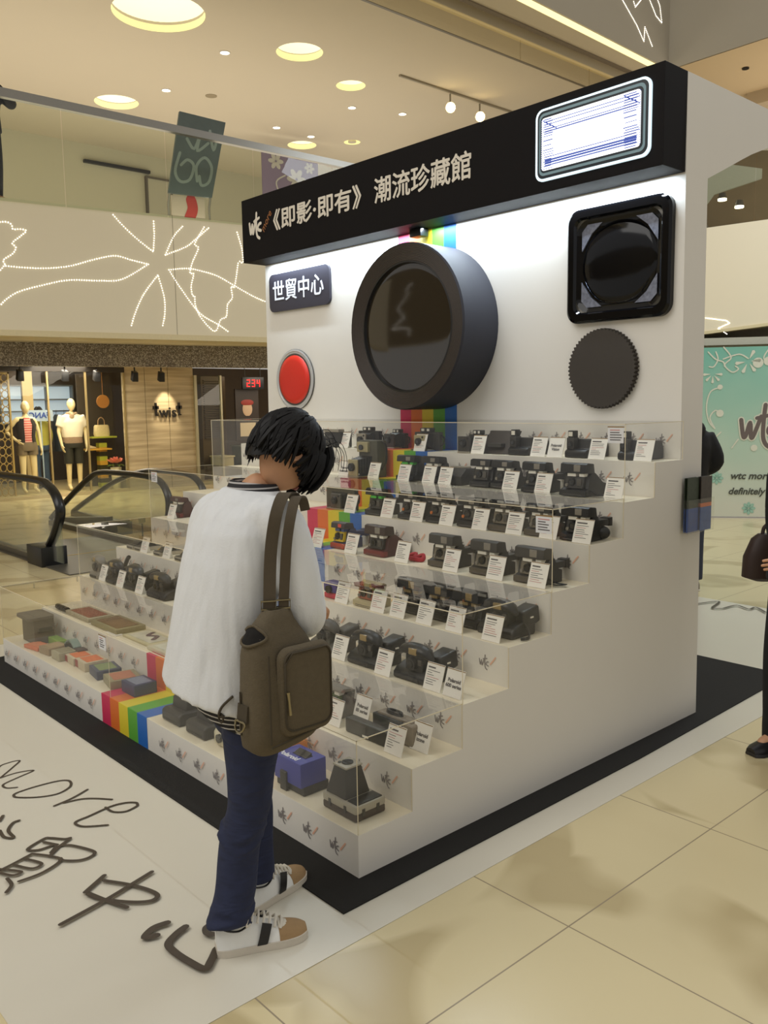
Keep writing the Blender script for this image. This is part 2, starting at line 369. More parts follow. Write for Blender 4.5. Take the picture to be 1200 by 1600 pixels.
for i, (a, b) in enumerate(((-4.8, -1.8), (-1.8, .835), (.835, 2.094), (2.094, 3.30), (3.30, 4.5), (4.5, 5.9))):
    mb = MB(); mb.hexa([bal(a+.006, -.02, 4.08), bal(b-.006, -.02, 4.08), bal(b-.006, -.008, 4.08), bal(a+.006, -.008, 4.08)],
                       [bal(a+.006, -.02, rz(a)-.1), bal(b-.006, -.02, rz(b)-.1), bal(b-.006, -.008, rz(b)-.1), bal(a+.006, -.008, rz(a)-.1)])
    mb.build('glass_panel', GL, rail, 0)
LED = {
 'A':[[0.081, 3.837], [0.158, 3.844], [0.207, 3.817], [0.217, 3.769], [0.295, 3.776], [0.364, 3.761], [0.289, 3.69], [0.199, 3.607], [0.237, 3.564], [0.199, 3.489], [0.091, 3.406], [0.1, 3.353], [0.044, 3.282]],
 'B':[[0.112, 3.34], [0.306, 3.334], [0.572, 3.344], [0.847, 3.39], [1.132, 3.485], [1.394, 3.55], [1.597, 3.513], [1.811, 3.476]],
 'C':[[1.811, 3.476], [1.466, 3.268], [1.175, 3.233], [0.809, 3.217], [0.478, 3.131], [0.236, 3.049], [0.1, 2.961], [0.018, 2.876]],
 'D':[[1.397, 4.047], [1.529, 3.909], [1.699, 3.766], [1.883, 3.636]],
 'E':[[1.907, 4.016], [1.904, 3.827], [1.883, 3.636]],
 'F':[[2.285, 3.986], [2.16, 3.848], [2.041, 3.609]],
 'G':[[2.041, 3.609], [2.311, 3.728], [2.443, 3.828], [2.654, 4.011]],
 'H':[[2.579, 4.004], [2.476, 3.845], [2.44, 3.768], [2.487, 3.726], [2.398, 3.54], [2.36, 3.403], [2.408, 3.391], [2.369, 3.238], [2.38, 3.118], [2.411, 3.104], [2.413, 2.998], [2.465, 2.863], [2.589, 2.714], [2.686, 2.665], [2.759, 2.813], [2.844, 2.863], [2.867, 3.019], [2.938, 3.115], [2.927, 3.254], [2.978, 3.272], [3.041, 3.585]],
 'I':[[2.078, 3.423], [2.331, 3.458], [2.555, 3.43], [2.749, 3.382], [2.978, 3.272], [3.247, 3.146], [3.42, 3.085]],
 'J':[[2.078, 3.423], [2.224, 3.2], [2.466, 2.894], [2.723, 2.75], [2.87, 2.655]],
 'K':[[1.926, 3.345], [1.725, 3.084], [1.608, 2.844], [1.548, 2.675]],
 'L':[[1.935, 3.331], [1.999, 3.068], [1.996, 2.86], [1.956, 2.685]],
 'M':[[3.04, 3.978], [3.099, 3.774], [3.109, 3.59], [3.042, 3.616]],
}
LEDM = M('led_dot', (255, 250, 238), .4, emit=3.2)
def leds(curves, fr, step, r, name, label, smooth=True):
    t0 = thing(name, label, 'lights')
    for c in curves:
        mb = MB()
        P = smoothpath([tuple(p) for p in c], 8) if smooth else [tuple(p) for p in c]
        acc = 0; last = P[0]; pts = [P[0]]
        for p in P[1:]:
            d = math.dist(last, p)
            while acc+d >= step:
                f = (step-acc)/d; last = (last[0]+(p[0]-last[0])*f, last[1]+(p[1]-last[1])*f); pts.append(last); d = math.dist(last, p); acc = 0
            acc += d; last = p
        for x, y in pts:
            ring = [fr(x+r*math.cos(2*PI*k/6), y+r*math.sin(2*PI*k/6), .002) for k in range(6)]; top = [fr(x+r*.6*math.cos(2*PI*k/6), y+r*.6*math.sin(2*PI*k/6), .008) for k in range(6)]
            mb.loft([ring, top], 0, (False, True))
        mb.build('dotted_line', LEDM, t0, 0)
    return t0
fb = lambda t, z, h: bal(t, -h, z)
leds([LED[k] for k in 'ABC'], fb, .030, .0066, 'led_drawing', 'dotted light drawing of a leafy stem at the left of the balcony front')
leds([LED[k] for k in 'DEFGKL'], fb, .030, .0064, 'led_drawing', 'dotted light drawing of flower petals in the middle of the balcony front')
leds([LED[k] for k in 'HIJM'], fb, .030, .0064, 'led_drawing', 'dotted light drawing of a jagged leaf beside the black sign box')

# upper gallery: back walls and ceiling
CEIL = M('ceiling_paint', (204, 192, 168), .8, var=.01, scale=2)
ZC = 7.0
def ceiling():
    me_parts = []
    mb = MB(); mb.box(-24, -6.45, -6, 24, ZC, ZC+.3); a = mb.build('ceiling', CEIL, smooth=0)
    for (x, y, r) in ((-9.13, 4.34, .63), (-8.98, 6.61, .36), (-9.56, 8.11, .25), (-12.81, 5.44, .38), (-12.81, 9.5, .30), (-12.0, 10.18, .17)):
        c = MB(); c.cyl((x, y, ZC-.2), (x, y, ZC+.5), r, n=48); co = c.build('cut', CEIL, smooth=0)
        md = a.modifiers.new('b', 'BOOLEAN'); md.object = co; md.operation = 'DIFFERENCE'; md.solver = 'EXACT'
        dg = bpy.context.evaluated_depsgraph_get(); me = bpy.data.meshes.new_from_object(a.evaluated_get(dg))
        a.modifiers.clear(); a.data = me; bpy.data.objects.remove(co)
    struct(a)
ceiling()
mb = MB(); mb.box(-6.45, -6.12, -6, 24, ZC+.22, ZC+.3); mb.hexa([(-6.12, -6, ZC), (-5.13, -6, ZC), (-5.74, 11.9, ZC), (-5.74, 24, ZC), (-6.12, 24, ZC)], [(-6.12, -6, ZC+.3), (-5.13, -6, ZC+.3), (-5.74, 11.9, ZC+.3), (-5.74, 24, ZC+.3), (-6.12, 24, ZC+.3)]); struct(mb.build('ceiling', CEIL, smooth=0))
mb = MB(); mb.box(-6.20, -6.12, -6, 24, ZC-.02, ZC+.22); struct(mb.build('trim_3', M('slot_grey', (120, 108, 92), .7), smooth=0))
COFF = M('coffer_dome_glow', (252, 246, 220), .6, emit=.62)  # dome glows by itself in place of hidden cove lamps
RIM = M('coffer_rim_glow', (236, 232, 178), .6, emit=.36)  # rim glow is put into the material too
cl = ['largest round ceiling recess glowing at the top of the view', 'second largest glowing round recess right of the big one', 'third glowing round recess further along the gallery ceiling',
      'glowing round recess just above the steel handrail at left', 'glowing round recess low above the handrail near the sign box', 'small ring shaped glowing recess beside the black sign box']
for i, (x, y, r) in enumerate(((-9.13, 4.34, .63), (-8.98, 6.61, .36), (-9.56, 8.11, .25), (-12.81, 5.44, .38), (-12.81, 9.5, .30), (-12.0, 10.18, .17))):
    t = thing('ceiling_recess', cl[i], 'ceiling light', (x, y, ZC), 0, 'round ceiling recesses')
    mb = MB(); rings = []
    for k in range(7):
        a = k/6*PI/2; rings.append([(r*1.04*math.cos(a)*math.cos(2*PI*j/40) if k < 6 else .01*math.cos(2*PI*j/40), r*1.04*math.cos(a)*math.sin(2*PI*j/40) if k < 6 else .01*math.sin(2*PI*j/40), .08+.22*r/.63*math.sin(a)) for j in range(40)])
    mb.loft(rings, 0, (False, True)); mb.build('dome', COFF, t, 60)
    mb = MB(); mb.loft([[(r*s*math.cos(2*PI*j/40), r*s*math.sin(2*PI*j/40), z) for j in range(40)] for s, z in ((.995, .001), (.995, .1))], 0, (False, False)); mb.build('rim', RIM, t, 60)
    if i == 5:
        mb = MB(); mb.cyl((0, 0, .0), (0, 0, .03), r*.5, n=28); mb.build('centre_disc', CEIL, t, 40)
dn = [(-9.71, 5.74), (-11.71, 5.82), (-10.38, 8.82), (-12.18, 8.42), (-12.21, 9.28), (-10.05, 9.77)]
dl = ['small bright downlight between the two largest ceiling recesses', 'bright downlight above the handrail right of the left recess', 'small downlight under the third round recess', 'small downlight above the handrail near the sign box', 'tiny downlight just above the low round recess', 'bright downlight left of the two track spotlights']
DLM = M('downlight_lens', (255, 244, 214), .4, emit=6)
for (x, y), l in zip(dn, dl):
    t = thing('downlight', l, 'ceiling light', (x, y, ZC), 0, 'recessed gallery downlights')
    mb = MB(); mb.cyl((0, 0, -.006), (0, 0, -.002), .065, n=20); mb.build('lens', DLM, t, 0)
    mb = MB(); mb.loft([[(q*math.cos(2*PI*j/24), q*math.sin(2*PI*j/24), z) for j in range(24)] for q, z in ((.068, -.002), (.068, -.01), (.082, -.01), (.082, -.002))], 0, (False, False)); mb.build('bezel', WHITE, t, 40)
mb = MB(); mb.cyl((-11.47, 6.55, ZC-.006), (-11.47, 6.55, ZC), .10, n=24); tag(mb.build('ceiling_speaker', M('speaker_grille', (150, 136, 108), .8), smooth=0), 'round flat speaker grille in the gallery ceiling', 'speaker')
# spotlights on a track
t = thing('lighting_track', 'thin ceiling track carrying the two bright spotlights', 'track', (-8.66, 9.9, ZC))
mb = MB(); mb.box(-.02, .02, -1.5, 1.5, -.03, 0); mb.build('rail', M('track_grey', (150, 140, 120), .5), t, 0)
for y, l in ((9.636, 'left one of two glaring track spotlights above the sign box'), (10.402, 'right one of two glaring track spotlights above the sign box')):
    t = thing('track_spotlight', l, 'spotlight', (-8.7, y, ZC-.03), 0, 'track spotlights')
    mb = MB(); mb.cyl((0, 0, 0), (0, 0, -.14), .015, n=10); mb.build('stem', M('track_grey', (150, 140, 120), .5), t)
    d = Vector((.76, -.62, -.35)).normalized(); c = Vector((0, 0, -.22))
    mb = MB(); mb.cyl(c-d*.1, c+d*.06, .075, .09, n=20); mb.build('housing', M('spot_white', (200, 190, 170), .4), t)
    mb = MB(); mb.cyl(c+d*.055, c+d*.066, .08, n=20); mb.build('lamp', M('spot_lamp', (255, 226, 160), .4, emit=22), t)
# smoke curtain glass and cove of the top storey
for a, b in ((4.0, 8.85), (8.85, 10.6), (10.6, 13)):
    mb = MB(); mb.box(-6.52, -6.50, a+.005, b-.005, 6.70, ZC)
    tag(mb.build('smoke_curtain', glass('curtain_glass', (.9, .88, .82), 1.0), smooth=0), 'frameless glass smoke curtain hanging under the ceiling, %s pane' % {4.0: 'left', 8.85: 'middle', 10.6: 'right'}[a], 'glass panel')
mb = MB(); mb.box(-6.53, -6.49, 4, 13, 6.69, 6.70); struct(mb.build('trim_4', M('curtain_edge', (120, 110, 92), .4), smooth=0))
mb = MB(); mb.box(-6.56, -6.46, -4, 20, ZC-.006, ZC); struct(mb.build('trim_5', M('slot_lit_edge', (236, 218, 170), .6), smooth=0))  # pale strip: the lit edge of the slot put into colour
C3 = 11.68
GREYP = M('upper_plaster', (176, 168, 152), .7, var=.01, scale=3)
mb = MB(); mb.hexa([(-5.118, -6, ZC+.02), (-5.724, C3, ZC+.02), (-5.95, C3, ZC+.02), (-5.4, -6, ZC+.02)], [(-5.118, -6, 11), (-5.724, C3, 11), (-5.95, C3, 11), (-5.4, -6, 11)])
struct(mb.build('wall_upper_left', GREYP, smooth=0))
mb = MB(); mb.hexa([(-5.113, -6, ZC-.012), (-5.719, C3, ZC-.012), (-5.84, C3, ZC-.012), (-5.234, -6, ZC-.012)], [(-5.113, -6, ZC-.004), (-5.719, C3, ZC-.004), (-5.84, C3, ZC-.004), (-5.234, -6, ZC-.004)])
tag(mb.build('cove_light', M('cove_glow', (255, 240, 176), .5, emit=1.2), smooth=0), 'long glowing cove light along the edge of the top storey', 'light strip')
mb = MB(); mb.hexa([(-5.724, C3, ZC+.01), (6.0, C3-.2, ZC+.01), (6.0, C3+.3, ZC+.01), (-5.724, C3+.3, ZC+.01)], [(-5.724, C3, 11), (6.0, C3-.2, 11), (6.0, C3+.3, 11), (-5.724, C3+.3, 11)])
struct(mb.build('wall_upper_back', GREYP, smooth=0))
mb = MB(); mb.hexa([(-5.735, C3+.01, ZC), (6, C3-.19, ZC), (6, 24, ZC), (-5.735, 24, ZC)], [(-5.735, C3+.31, ZC+.3), (6, C3+.2, ZC+.3), (6, 24, ZC+.3), (-5.735, 24, ZC+.3)]); struct(mb.build('ceiling', M('ceiling_tan', (204, 182, 146), .8, var=.01, scale=2), smooth=0))
mb = MB(); mb.box(-5.4, 6, 13.75, 14.2, ZC-.22, ZC); struct(mb.build('beam', M('beam_tan', (186, 168, 140), .8, var=.01), smooth=0))
mb = MB(); mb.cyl((-4.85, 12.556, ZC-.02), (-4.85, 12.556, ZC), .055, n=18); tag(mb.build('ceiling_camera', BLK, smooth=0), 'small black round fitting on the ceiling behind the display wall', 'security camera')
L3 = [[[2.281, 7.662], [2.712, 7.415], [2.932, 7.238], [2.952, 7.457], [3.191, 7.234]], [[2.604, 7.732], [2.654, 7.668], [2.819, 7.818]], [[3.08, 7.894], [3.288, 7.715], [3.475, 7.661], [3.402, 7.891], [3.327, 7.965]]]
leds(L3, lambda t, z, h: (-5.594-.0343*t+h, 7.952+.999*t, z), .027, .0075, 'led_drawing', 'dotted zigzag light drawing on the top storey front above the sign box', False)
# gallery floor walls
mb = MB(); mb.box(-15.8, -15.5, -6, 24, 4.1, ZC); struct(mb.build('wall_gallery', M('gallery_wall', (196, 190, 166), .7, var=.02), smooth=0))
t = thing('gallery_door', 'plain door with dark frame on the upper gallery wall behind the railing', 'door', (-15.47, 7.6, 4.1))
mb = MB(); mb.box(-.03, .03, -.27, .27, 0, 2.42); mb.build('leaf', M('gallery_door_leaf', (186, 180, 158), .6), t, 0)
mb = MB(); mb.box(-.03, .05, -.31, -.27, 0, 2.42); mb.box(-.03, .05, .27, .31, 0, 2.42); mb.box(-.03, .05, -.31, .31, 2.42, 2.46); mb.build('frame', M('gallery_door_frame', (96, 88, 76), .5), t, 0)
mb = MB(); mb.box(-15.5, -15.42, 5.95, 7.4, 6.62, 6.68); tag(mb.build('curtain_rail', BLK, smooth=0), 'dark horizontal bar high on the gallery wall', 'bar')
# framed board on stand, purple flower banner
def flower2d(mb, fr, cx, cy, r, n=6, mi=0):
    for k in range(n):
        a = 2*PI*k/n; mb.face([fr(cx+r*(.55+.45*math.cos(b))*math.cos(a)-r*.26*math.sin(b)*math.sin(a), cy+r*(.55+.45*math.cos(b))*math.sin(a)+r*.26*math.sin(b)*math.cos(a)) for b in [2*PI*j/10 for j in range(10)]], mi)
pa, pb = bal(2.365, .8, 0), bal(2.42, .8, 0)
yaw = math.atan2(pb[1]-pa[1], pb[0]-pa[0])
t = thing('display_board', 'blue grey swirl patterned board leaning on chrome legs behind the railing', 'display board', (pa[0], pa[1], 4.135), yaw)
brd = lambda x, z: (x+.02+.215*(z-.45)/1.1, -.003, z)
mb = MB(); mb.hexa([(.02, 0, .45), (.65, 0, .45), (.65, .05, .45), (.02, .05, .45)], [(.23, 0, 1.55), (.895, 0, 1.50), (.895, .05, 1.50), (.23, .05, 1.55)]); mb.build('panel', M('board_slate', (92, 104, 104), .5, var=.2, scale=8), t, 0)
for st in ([(.08, 1.0), (.05, .75), (.14, .62), (.27, .66), (.3, .85), (.2, .92), (.12, .84)], [(.38, .65), (.34, .85), (.44, .98), (.56, .86), (.55, .66), (.45, .60), (.40, .72)], [(.15, 1.2), (.27, 1.08), (.33, 1.28), (.32, 1.06), (.46, 1.18)], [(.46, 1.35), (.55, 1.1), (.58, 1.3)]):
    mb = MB(); mb.stroke(smoothpath(st, 5), .04, brd); mb.build('swirl_pattern', M('board_pale', (150, 164, 160), .5), t, 0)
for x in (.03, .62):
    mb = MB(); mb.tube([(x, .03, 0), (x-.01, .03, .3), (x+.02, .03, .48)], .018, 8); mb.build('leg', CHROME, t)
mb = MB(); mb.box(.08, .56, .06, .09, .0, .44); mb.build('lower_panel', M('board_cream', (206, 190, 170), .6), t, 0)
mb = MB(); mb.stroke(smoothpath([(.28, .02), (.33, .15), (.38, .28), (.36, .40)], 5), .15, lambda x, z: (x, .055, z)); mb.build('red_motif', M('board_red', (190, 60, 50), .6), t, 0)
pa, pb = bal(5.79, 5.2, 0), bal(6.6, 5.2, 0)
t = thing('floral_banner', 'purple banner with pale flowers at the back of the upper gallery', 'banner', (pa[0], pa[1], 4.10), yaw)
mb = MB(); mb.box(0, 1.25, 0, .03, .0, 2.62); mb.build('cloth', M('banner_purple', (128, 112, 140), .6, var=.05), t, 0)
fr = lambda x, z: (x, -.006, z)
for c in ((.3, 2.4, .17), (.75, 2.1, .22), (1.05, 2.35, .12), (.25, 1.6, .18), (1.08, 1.9, .12)):
    mb = MB(); flower2d(mb, fr, *c); mb.build('flower_print', M('banner_pale', (190, 184, 180), .6), t, 0)
mb = MB()
mb.stroke(smoothpath([(.1, 1.3), (.35, 1.7), (.3, 2.0), (.5, 2.15)], 5), .03, fr); mb.stroke(smoothpath([(.2, 1.2), (.5, 1.5), (.55, 1.8)], 5), .03, fr)
mb.build('stem_print', M('banner_pale', (190, 184, 180), .6), t, 0)

# ------------------------------------------------------------------ right side: hoarding, gallery front
H0 = Vector((-3.689, 9.621, 0)); TH = Vector((.803, .596, 0)); NH = Vector((-.596, .803, 0))
def hp(t, off, z): p = H0+TH*t+NH*off; return (p.x, p.y, z)
def hb(mb, t0, t1, o0, o1, z0, z1, mi=0): mb.hexa([hp(t0, o0, z0), hp(t1, o0, z0), hp(t1, o1, z0), hp(t0, o1, z0)], [hp(t0, o0, z1), hp(t1, o0, z1), hp(t1, o1, z1), hp(t0, o1, z1)], mi)
def hoard_mat():
    m = bpy.data.materials.new('hoarding_print'); m.use_nodes = True; nt = m.node_tree; b = nt.nodes['Principled BSDF']; L = nt.links.new
    tc = nt.nodes.new('ShaderNodeTexCoord'); s = nt.nodes.new('ShaderNodeSeparateXYZ'); L(tc.outputs['Object'], s.inputs[0])
    nz = nt.nodes.new('ShaderNodeTexNoise'); nz.inputs['Scale'].default_value = 1.3; L(tc.outputs['Object'], nz.inputs['Vector'])
    ad = nt.nodes.new('ShaderNodeMath'); ad.operation = 'MULTIPLY_ADD'; ad.inputs[1].default_value = .9; L(nz.outputs['Fac'], ad.inputs[0]); L(s.outputs[2], ad.inputs[2])
    rp = nt.nodes.new('ShaderNodeValToRGB'); mr = nt.nodes.new('ShaderNodeMapRange'); mr.inputs[1].default_value = .5; mr.inputs[2].default_value = 2.9; L(ad.outputs[0], mr.inputs[0]); L(mr.outputs[0], rp.inputs[0])
    e = rp.color_ramp.elements; e[0].color = lin((206, 208, 192))+(1,); e[1].color = lin((116, 180, 162))+(1,); x = rp.color_ramp.elements.new(.5); x.color = lin((168, 198, 178))+(1,)
    L(rp.outputs[0], b.inputs['Base Color']); b.inputs['Roughness'].default_value = .4; return m
hd = thing('hoarding', 'turquoise shop hoarding printed with white flowers behind the display', 'hoarding')
mb = MB(); hb(mb, -3.2, 3.0, 0, .08, .02, 2.36); mb.build('panel', hoard_mat(), hd, 0)
fr = lambda x, z: hp(x, -.006, z)
HWM = M('hoarding_white', (214, 214, 196), .5)
def fan(cx, cz, r, a0, a1, n):
    mb = MB()
    for k in range(n):
        a = a0+(a1-a0)*k/(n-1); d = .16
        mb.face([fr(cx+q*math.cos(b), cz+q*math.sin(b)) for q, b in ((r*.25, a-d*.4), (r*.9, a-d), (r, a), (r*.9, a+d), (r*.25, a+d*.4))])
    mb.build('flower_print', HWM, hd, 0)
fan(.42, 2.16, .17, PI*1.05, PI*2.35, 5); fan(-.03, 2.0, .13, PI*1.02, PI*1.98, 5)
for st in ([(.10, 2.36), (.2, 2.22), (.12, 2.12), (.22, 2.02), (.3, 2.06), (.26, 2.1)], [(.1, 2.2), (.3, 2.26), (.42, 2.2)], [(-.1, 2.3), (.0, 2.2), (.1, 2.16), (.12, 2.1)], [(-.08, 2.1), (-.02, 2.1), (.03, 2.2), (.0, 2.3)], [(.7, 2.35), (.62, 2.2), (.72, 2.1)],
           [(.1, 1.82), (-.05, 1.76), (-.1, 1.55), (-.06, 1.35), (.02, 1.25)], [(.02, 1.25), (-.05, 1.4), (.02, 1.5), (.08, 1.45)], [(-.05, 1.05), (.1, 1.2)], [(.33, 1.1), (.25, .98)]):
    mb = MB(); mb.stroke(smoothpath(st, 6), .018, fr); mb.build('vine_print', HWM, hd, 0)
for c in ((.07, 1.82, .035), (.08, 1.46, .05), (.54, .98, .045), (.55, 2.14, .07), (.68, 2.16, .06)):
    mb = MB(); mb.face([fr(c[0]+c[2]*math.cos(2*PI*k/14), c[1]+c[2]*math.sin(2*PI*k/14)) for k in range(14)]); mb.build('bud_print', HWM, hd, 0)
fr2 = lambda x, z: hp(x, -.005, z)
for c in ((.067, .56, .09), (.50, .14, .09)):
    mb = MB(); flower2d(mb, fr2, *c, n=8); mb.build('pale_flower_print', M('hoarding_mint', (150, 190, 172), .5), hd, 0)
# handwritten "wtc" logo strokes, drawn in a unit box about 1 x 1
WTC = [([(0, .62), (.06, .22), (.12, .24), (.21, .55), (.24, .2), (.30, .24), (.46, .70)], .085), ([(.55, .98), (.52, .6), (.52, .2), (.60, .0), (.74, -.08)], .085),
       ([(.36, .66), (.55, .70), (.74, .76)], .075), ([(.86, .52), (.74, .5), (.64, .40), (.66, .28), (.86, .22)], .085)]
def logo(mb, ox, oz, s, fr, mi=0, fat=1.0, k=4):
    for pts, wd in WTC: mb.stroke(smoothpath([(ox+x*s, oz+z*s) for x, z in pts], k), wd*s*fat, fr, mi)
mb = MB(); logo(mb, .36, 1.02, .56, lambda x, z: hp(x, -.005, z), 0, 1.9, 5); mb.build('logo_outline', M('hoarding_white', (214, 214, 196), .5), hd, 0)
mb = MB(); logo(mb, .36, 1.02, .56, lambda x, z: hp(x, -.008, z), 0, 1.15, 5); mb.build('logo', M('hoarding_grey', (104, 92, 88), .5), hd, 0)
rot = Matrix.Rotation(math.atan2(TH.y, TH.x), 4, 'Z') @ Matrix.Rotation(PI/2, 4, 'X')
HINK = M('hoarding_ink', (70, 72, 62), .6)
text('wtc more \u81f3', .135, HINK, hd, Matrix.Translation(hp(.24, -.008, .59)) @ rot, shear=.25, bold=.003)
text('definitely more', .13, HINK, hd, Matrix.Translation(hp(.22, -.008, .375)) @ rot, shear=.25, bold=.003)
mb = MB(); hb(mb, -3.0, 3.2, .2, 9, 2.4, 2.5); struct(mb.build('ceiling', M('hoarding_soffit', (188, 182, 166), .7), smooth=0))
mb = MB(); mb.hexa([hp(-2.4, .25, 2.34), hp(3.2, .25, 2.95), hp(3.2, 6, 2.95), hp(-2.4, 6, 2.34)], [hp(-2.4, .25, 3.8), hp(3.2, .25, 4.3), hp(3.2, 6, 4.3), hp(-2.4, 6, 3.8)])
struct(mb.build('wall_right', PLASTER, smooth=0))
mb = MB(); mb.hexa([hp(-2.4, .235, 2.31), hp(3.2, .235, 2.92), hp(3.2, .6, 2.92), hp(-2.4, .6, 2.31)], [hp(-2.4, .235, 2.35), hp(3.2, .235, 2.96), hp(3.2, .6, 2.96), hp(-2.4, .6, 2.35)])
struct(mb.build('trim_6', M('trim_cream', (222, 206, 164), .4), smooth=0))
leds([[[-0.105, 2.781], [0.167, 2.737], [0.21, 2.7], [0.06, 2.635], [0.181, 2.552]]], lambda t, z, h: hp(t, .25-h, z), .022, .0075, 'led_drawing', 'short dotted light arrow on the gallery front above the hoarding', False)
t = thing('balcony_railing', 'glass balcony railing on the gallery right of the display wall', 'railing')
for a, b in ((-1.2, .48), (.49, 2.2)):
    mb = MB(); hb(mb, a, b, .27, .28, 3.9, 5.2); mb.build('glass_panel', GL, t, 0)
mb = MB(); hb(mb, -1.2, 2.2, .25, .33, 5.2, 5.27); mb.build('handrail', STEEL, t, 0)
mb = MB(); hb(mb, -5, 7, 6.0, 6.3, 4.1, 6.98); struct(mb.build('wall_gallery', M('dark_gallery', (112, 98, 74), .8, var=.15, scale=3), smooth=0))
mb = MB()
mb.loft([[hp(x, 2.4, z) for x, z in ((-.7, 4.0), (-.2, 4.2), (.3, 4.9), (1.0, 5.1))], [hp(x, 2.4, z) for x, z in ((-.7, 5.3), (-.1, 5.25), (.5, 5.35), (1.0, 5.25))]], 0, (False, False), False)
mb.loft([[hp(x, 2.45, z) for x, z in ((-.7, 4.0), (-.2, 4.2), (.3, 4.9), (1.0, 5.1))], [hp(x, 2.45, z) for x, z in ((-.7, 5.3), (-.1, 5.25), (.5, 5.35), (1.0, 5.25))]], 0, (False, False), False)
tag(mb.build('wavy_banner', M('wavy_white', (182, 184, 172), .6), smooth=30), 'pale wavy hanging panel behind the right gallery glass', 'banner')
for k, (x, z, o_) in enumerate(((.25, 4.42, 3), (.05, 4.2, 3.2), (.72, 4.35, 3.3), (.62, 4.15, 3.4), (.75, 4.75, 2.8), (.5, 4.9, 2.9))):
    t = thing('gallery_spotlight', 'small bright spotlight seen through the right gallery glass, %s' % ['by the pale wavy panel', 'nearest the display wall', 'at the far right', 'low at the right', 'under the right ceiling', 'highest of the cluster'][k], 'spotlight', hp(x, o_, z), 0, 'spotlights behind the right gallery glass')
    mb = MB(); mb.cyl((0, 0, 0), (0, 0, .03), .07, n=14); mb.build('lamp', DLM, t, 0)
    mb = MB(); mb.cyl((0, 0, .03), (0, 0, .12), .075, .05, n=14); mb.build('housing', DGREY, t)
# opposite side of the atrium, mirrored in the big lens
mb = MB(); mb.box(-22, 9, -9.3, -9, 2.99, 5.4); struct(mb.build('wall_front', M('opposite_plaster', (150, 138, 112), .7), smooth=0))
mb = MB(); mb.box(-22, 9, -9, -8.95, 2.93, 2.99); struct(mb.build('trim_7', M('trim_cream', (222, 206, 164), .4), smooth=0))
leds([[(-12.92, 4.7), (-13.21, 4.54), (-13.1, 4.4), (-13.6, 4.01), (-13.27, 3.75), (-13.6, 3.6), (-13.85, 3.46)], [(-13.85, 3.46), (-13.3, 3.46), (-13.0, 3.4), (-13.09, 3.2)]], lambda x, z, h: (x, -9+h, z), .05, .016, 'led_drawing', 'dotted light drawing on the opposite gallery front', False)

# ------------------------------------------------------------------ people and mannequins
def skin_body(joints, edges, root, sub=2):
    """one continuous body surface grown over a skeleton of joints"""
    me = bpy.data.meshes.new('body'); names = list(joints)
    me.from_pydata([joints[k][0] for k in names], [(names.index(a), names.index(b)) for a, b in edges], [])
    o = bpy.data.objects.new('tmp', me); COL.objects.link(o)
    md = o.modifiers.new('s', 'SKIN'); sd = o.modifiers.new('u', 'SUBSURF'); sd.levels = sub; sd.render_levels = sub
    for i, k in enumerate(names):
        r = joints[k][1]; me.skin_vertices[0].data[i].radius = (r, r) if not isinstance(r, tuple) else r
        me.skin_vertices[0].data[i].use_root = (k == root)
    dg = bpy.context.evaluated_depsgraph_get(); m2 = bpy.data.meshes.new_from_object(o.evaluated_get(dg)); bpy.data.objects.remove(o)
    return m2
def head_into(bm, c, fwd, up, s=1.0, mi=0, face=True, mi_dark=1, mi_lip=2):
    fwd = Vector(fwd).normalized(); rt = fwd.cross(Vector(up)).normalized(); up = rt.cross(fwd).normalized(); c = Vector(c)
    W = lambda x, y, z: c + s*(x*rt + y*fwd + z*up)
    mb = MB(); mb.bm = bm; U, V = 26, 18; rings = []
    for i in range(1, V):
        a = PI*i/V; ring = []
        for k in range(U):
            t = 2*PI*k/U; x, y, z = .075*math.sin(a)*math.cos(t), .096*math.sin(a)*math.sin(t), .118*math.cos(a)
            if z < 0:
                q = -z/.118; x *= 1-.30*q
                if y < 0: y *= 1-.45*q
                else: y += .012*q
            if y > .05:
                if abs(x) < .016 and -.045 < z < .02: y += .020*(1-abs(x)/.018)*max(0, 1-abs(z+.018)/.035)
                if -.004 < z < .035 and abs(x) > .016: y -= .006
                if -.075 < z < -.055 and abs(x) < .025: y += .005
            ring.append(W(x, y, z))
        rings.append(ring)
    mb.loft(rings, mi)
    if face:
        for sx in (-1, 1):
            mb.loft([[W(sx*(.073+.012*math.sin(PI*j/4)), -.006+.022*math.cos(2*PI*k/10)*math.cos(PI*j/9), -.005+.033*math.sin(2*PI*k/10)*math.cos(PI*j/9)) for k in range(10)] for j in range(5)], mi)
            e = W(sx*.032, .083, .012); mb.ball(e, .010*s, mi_dark, 8, 6)
            mb.tube([W(sx*.018, .090, .032), W(sx*.034, .089, .036), W(sx*.050, .078, .031)], .004*s, 6, mi_dark)
        mb.tube([W(-.024, .090, -.062), W(0, .099, -.060), W(.024, .090, -.062)], [.003*s, .006*s, .003*s], 6, mi_lip)
    return W
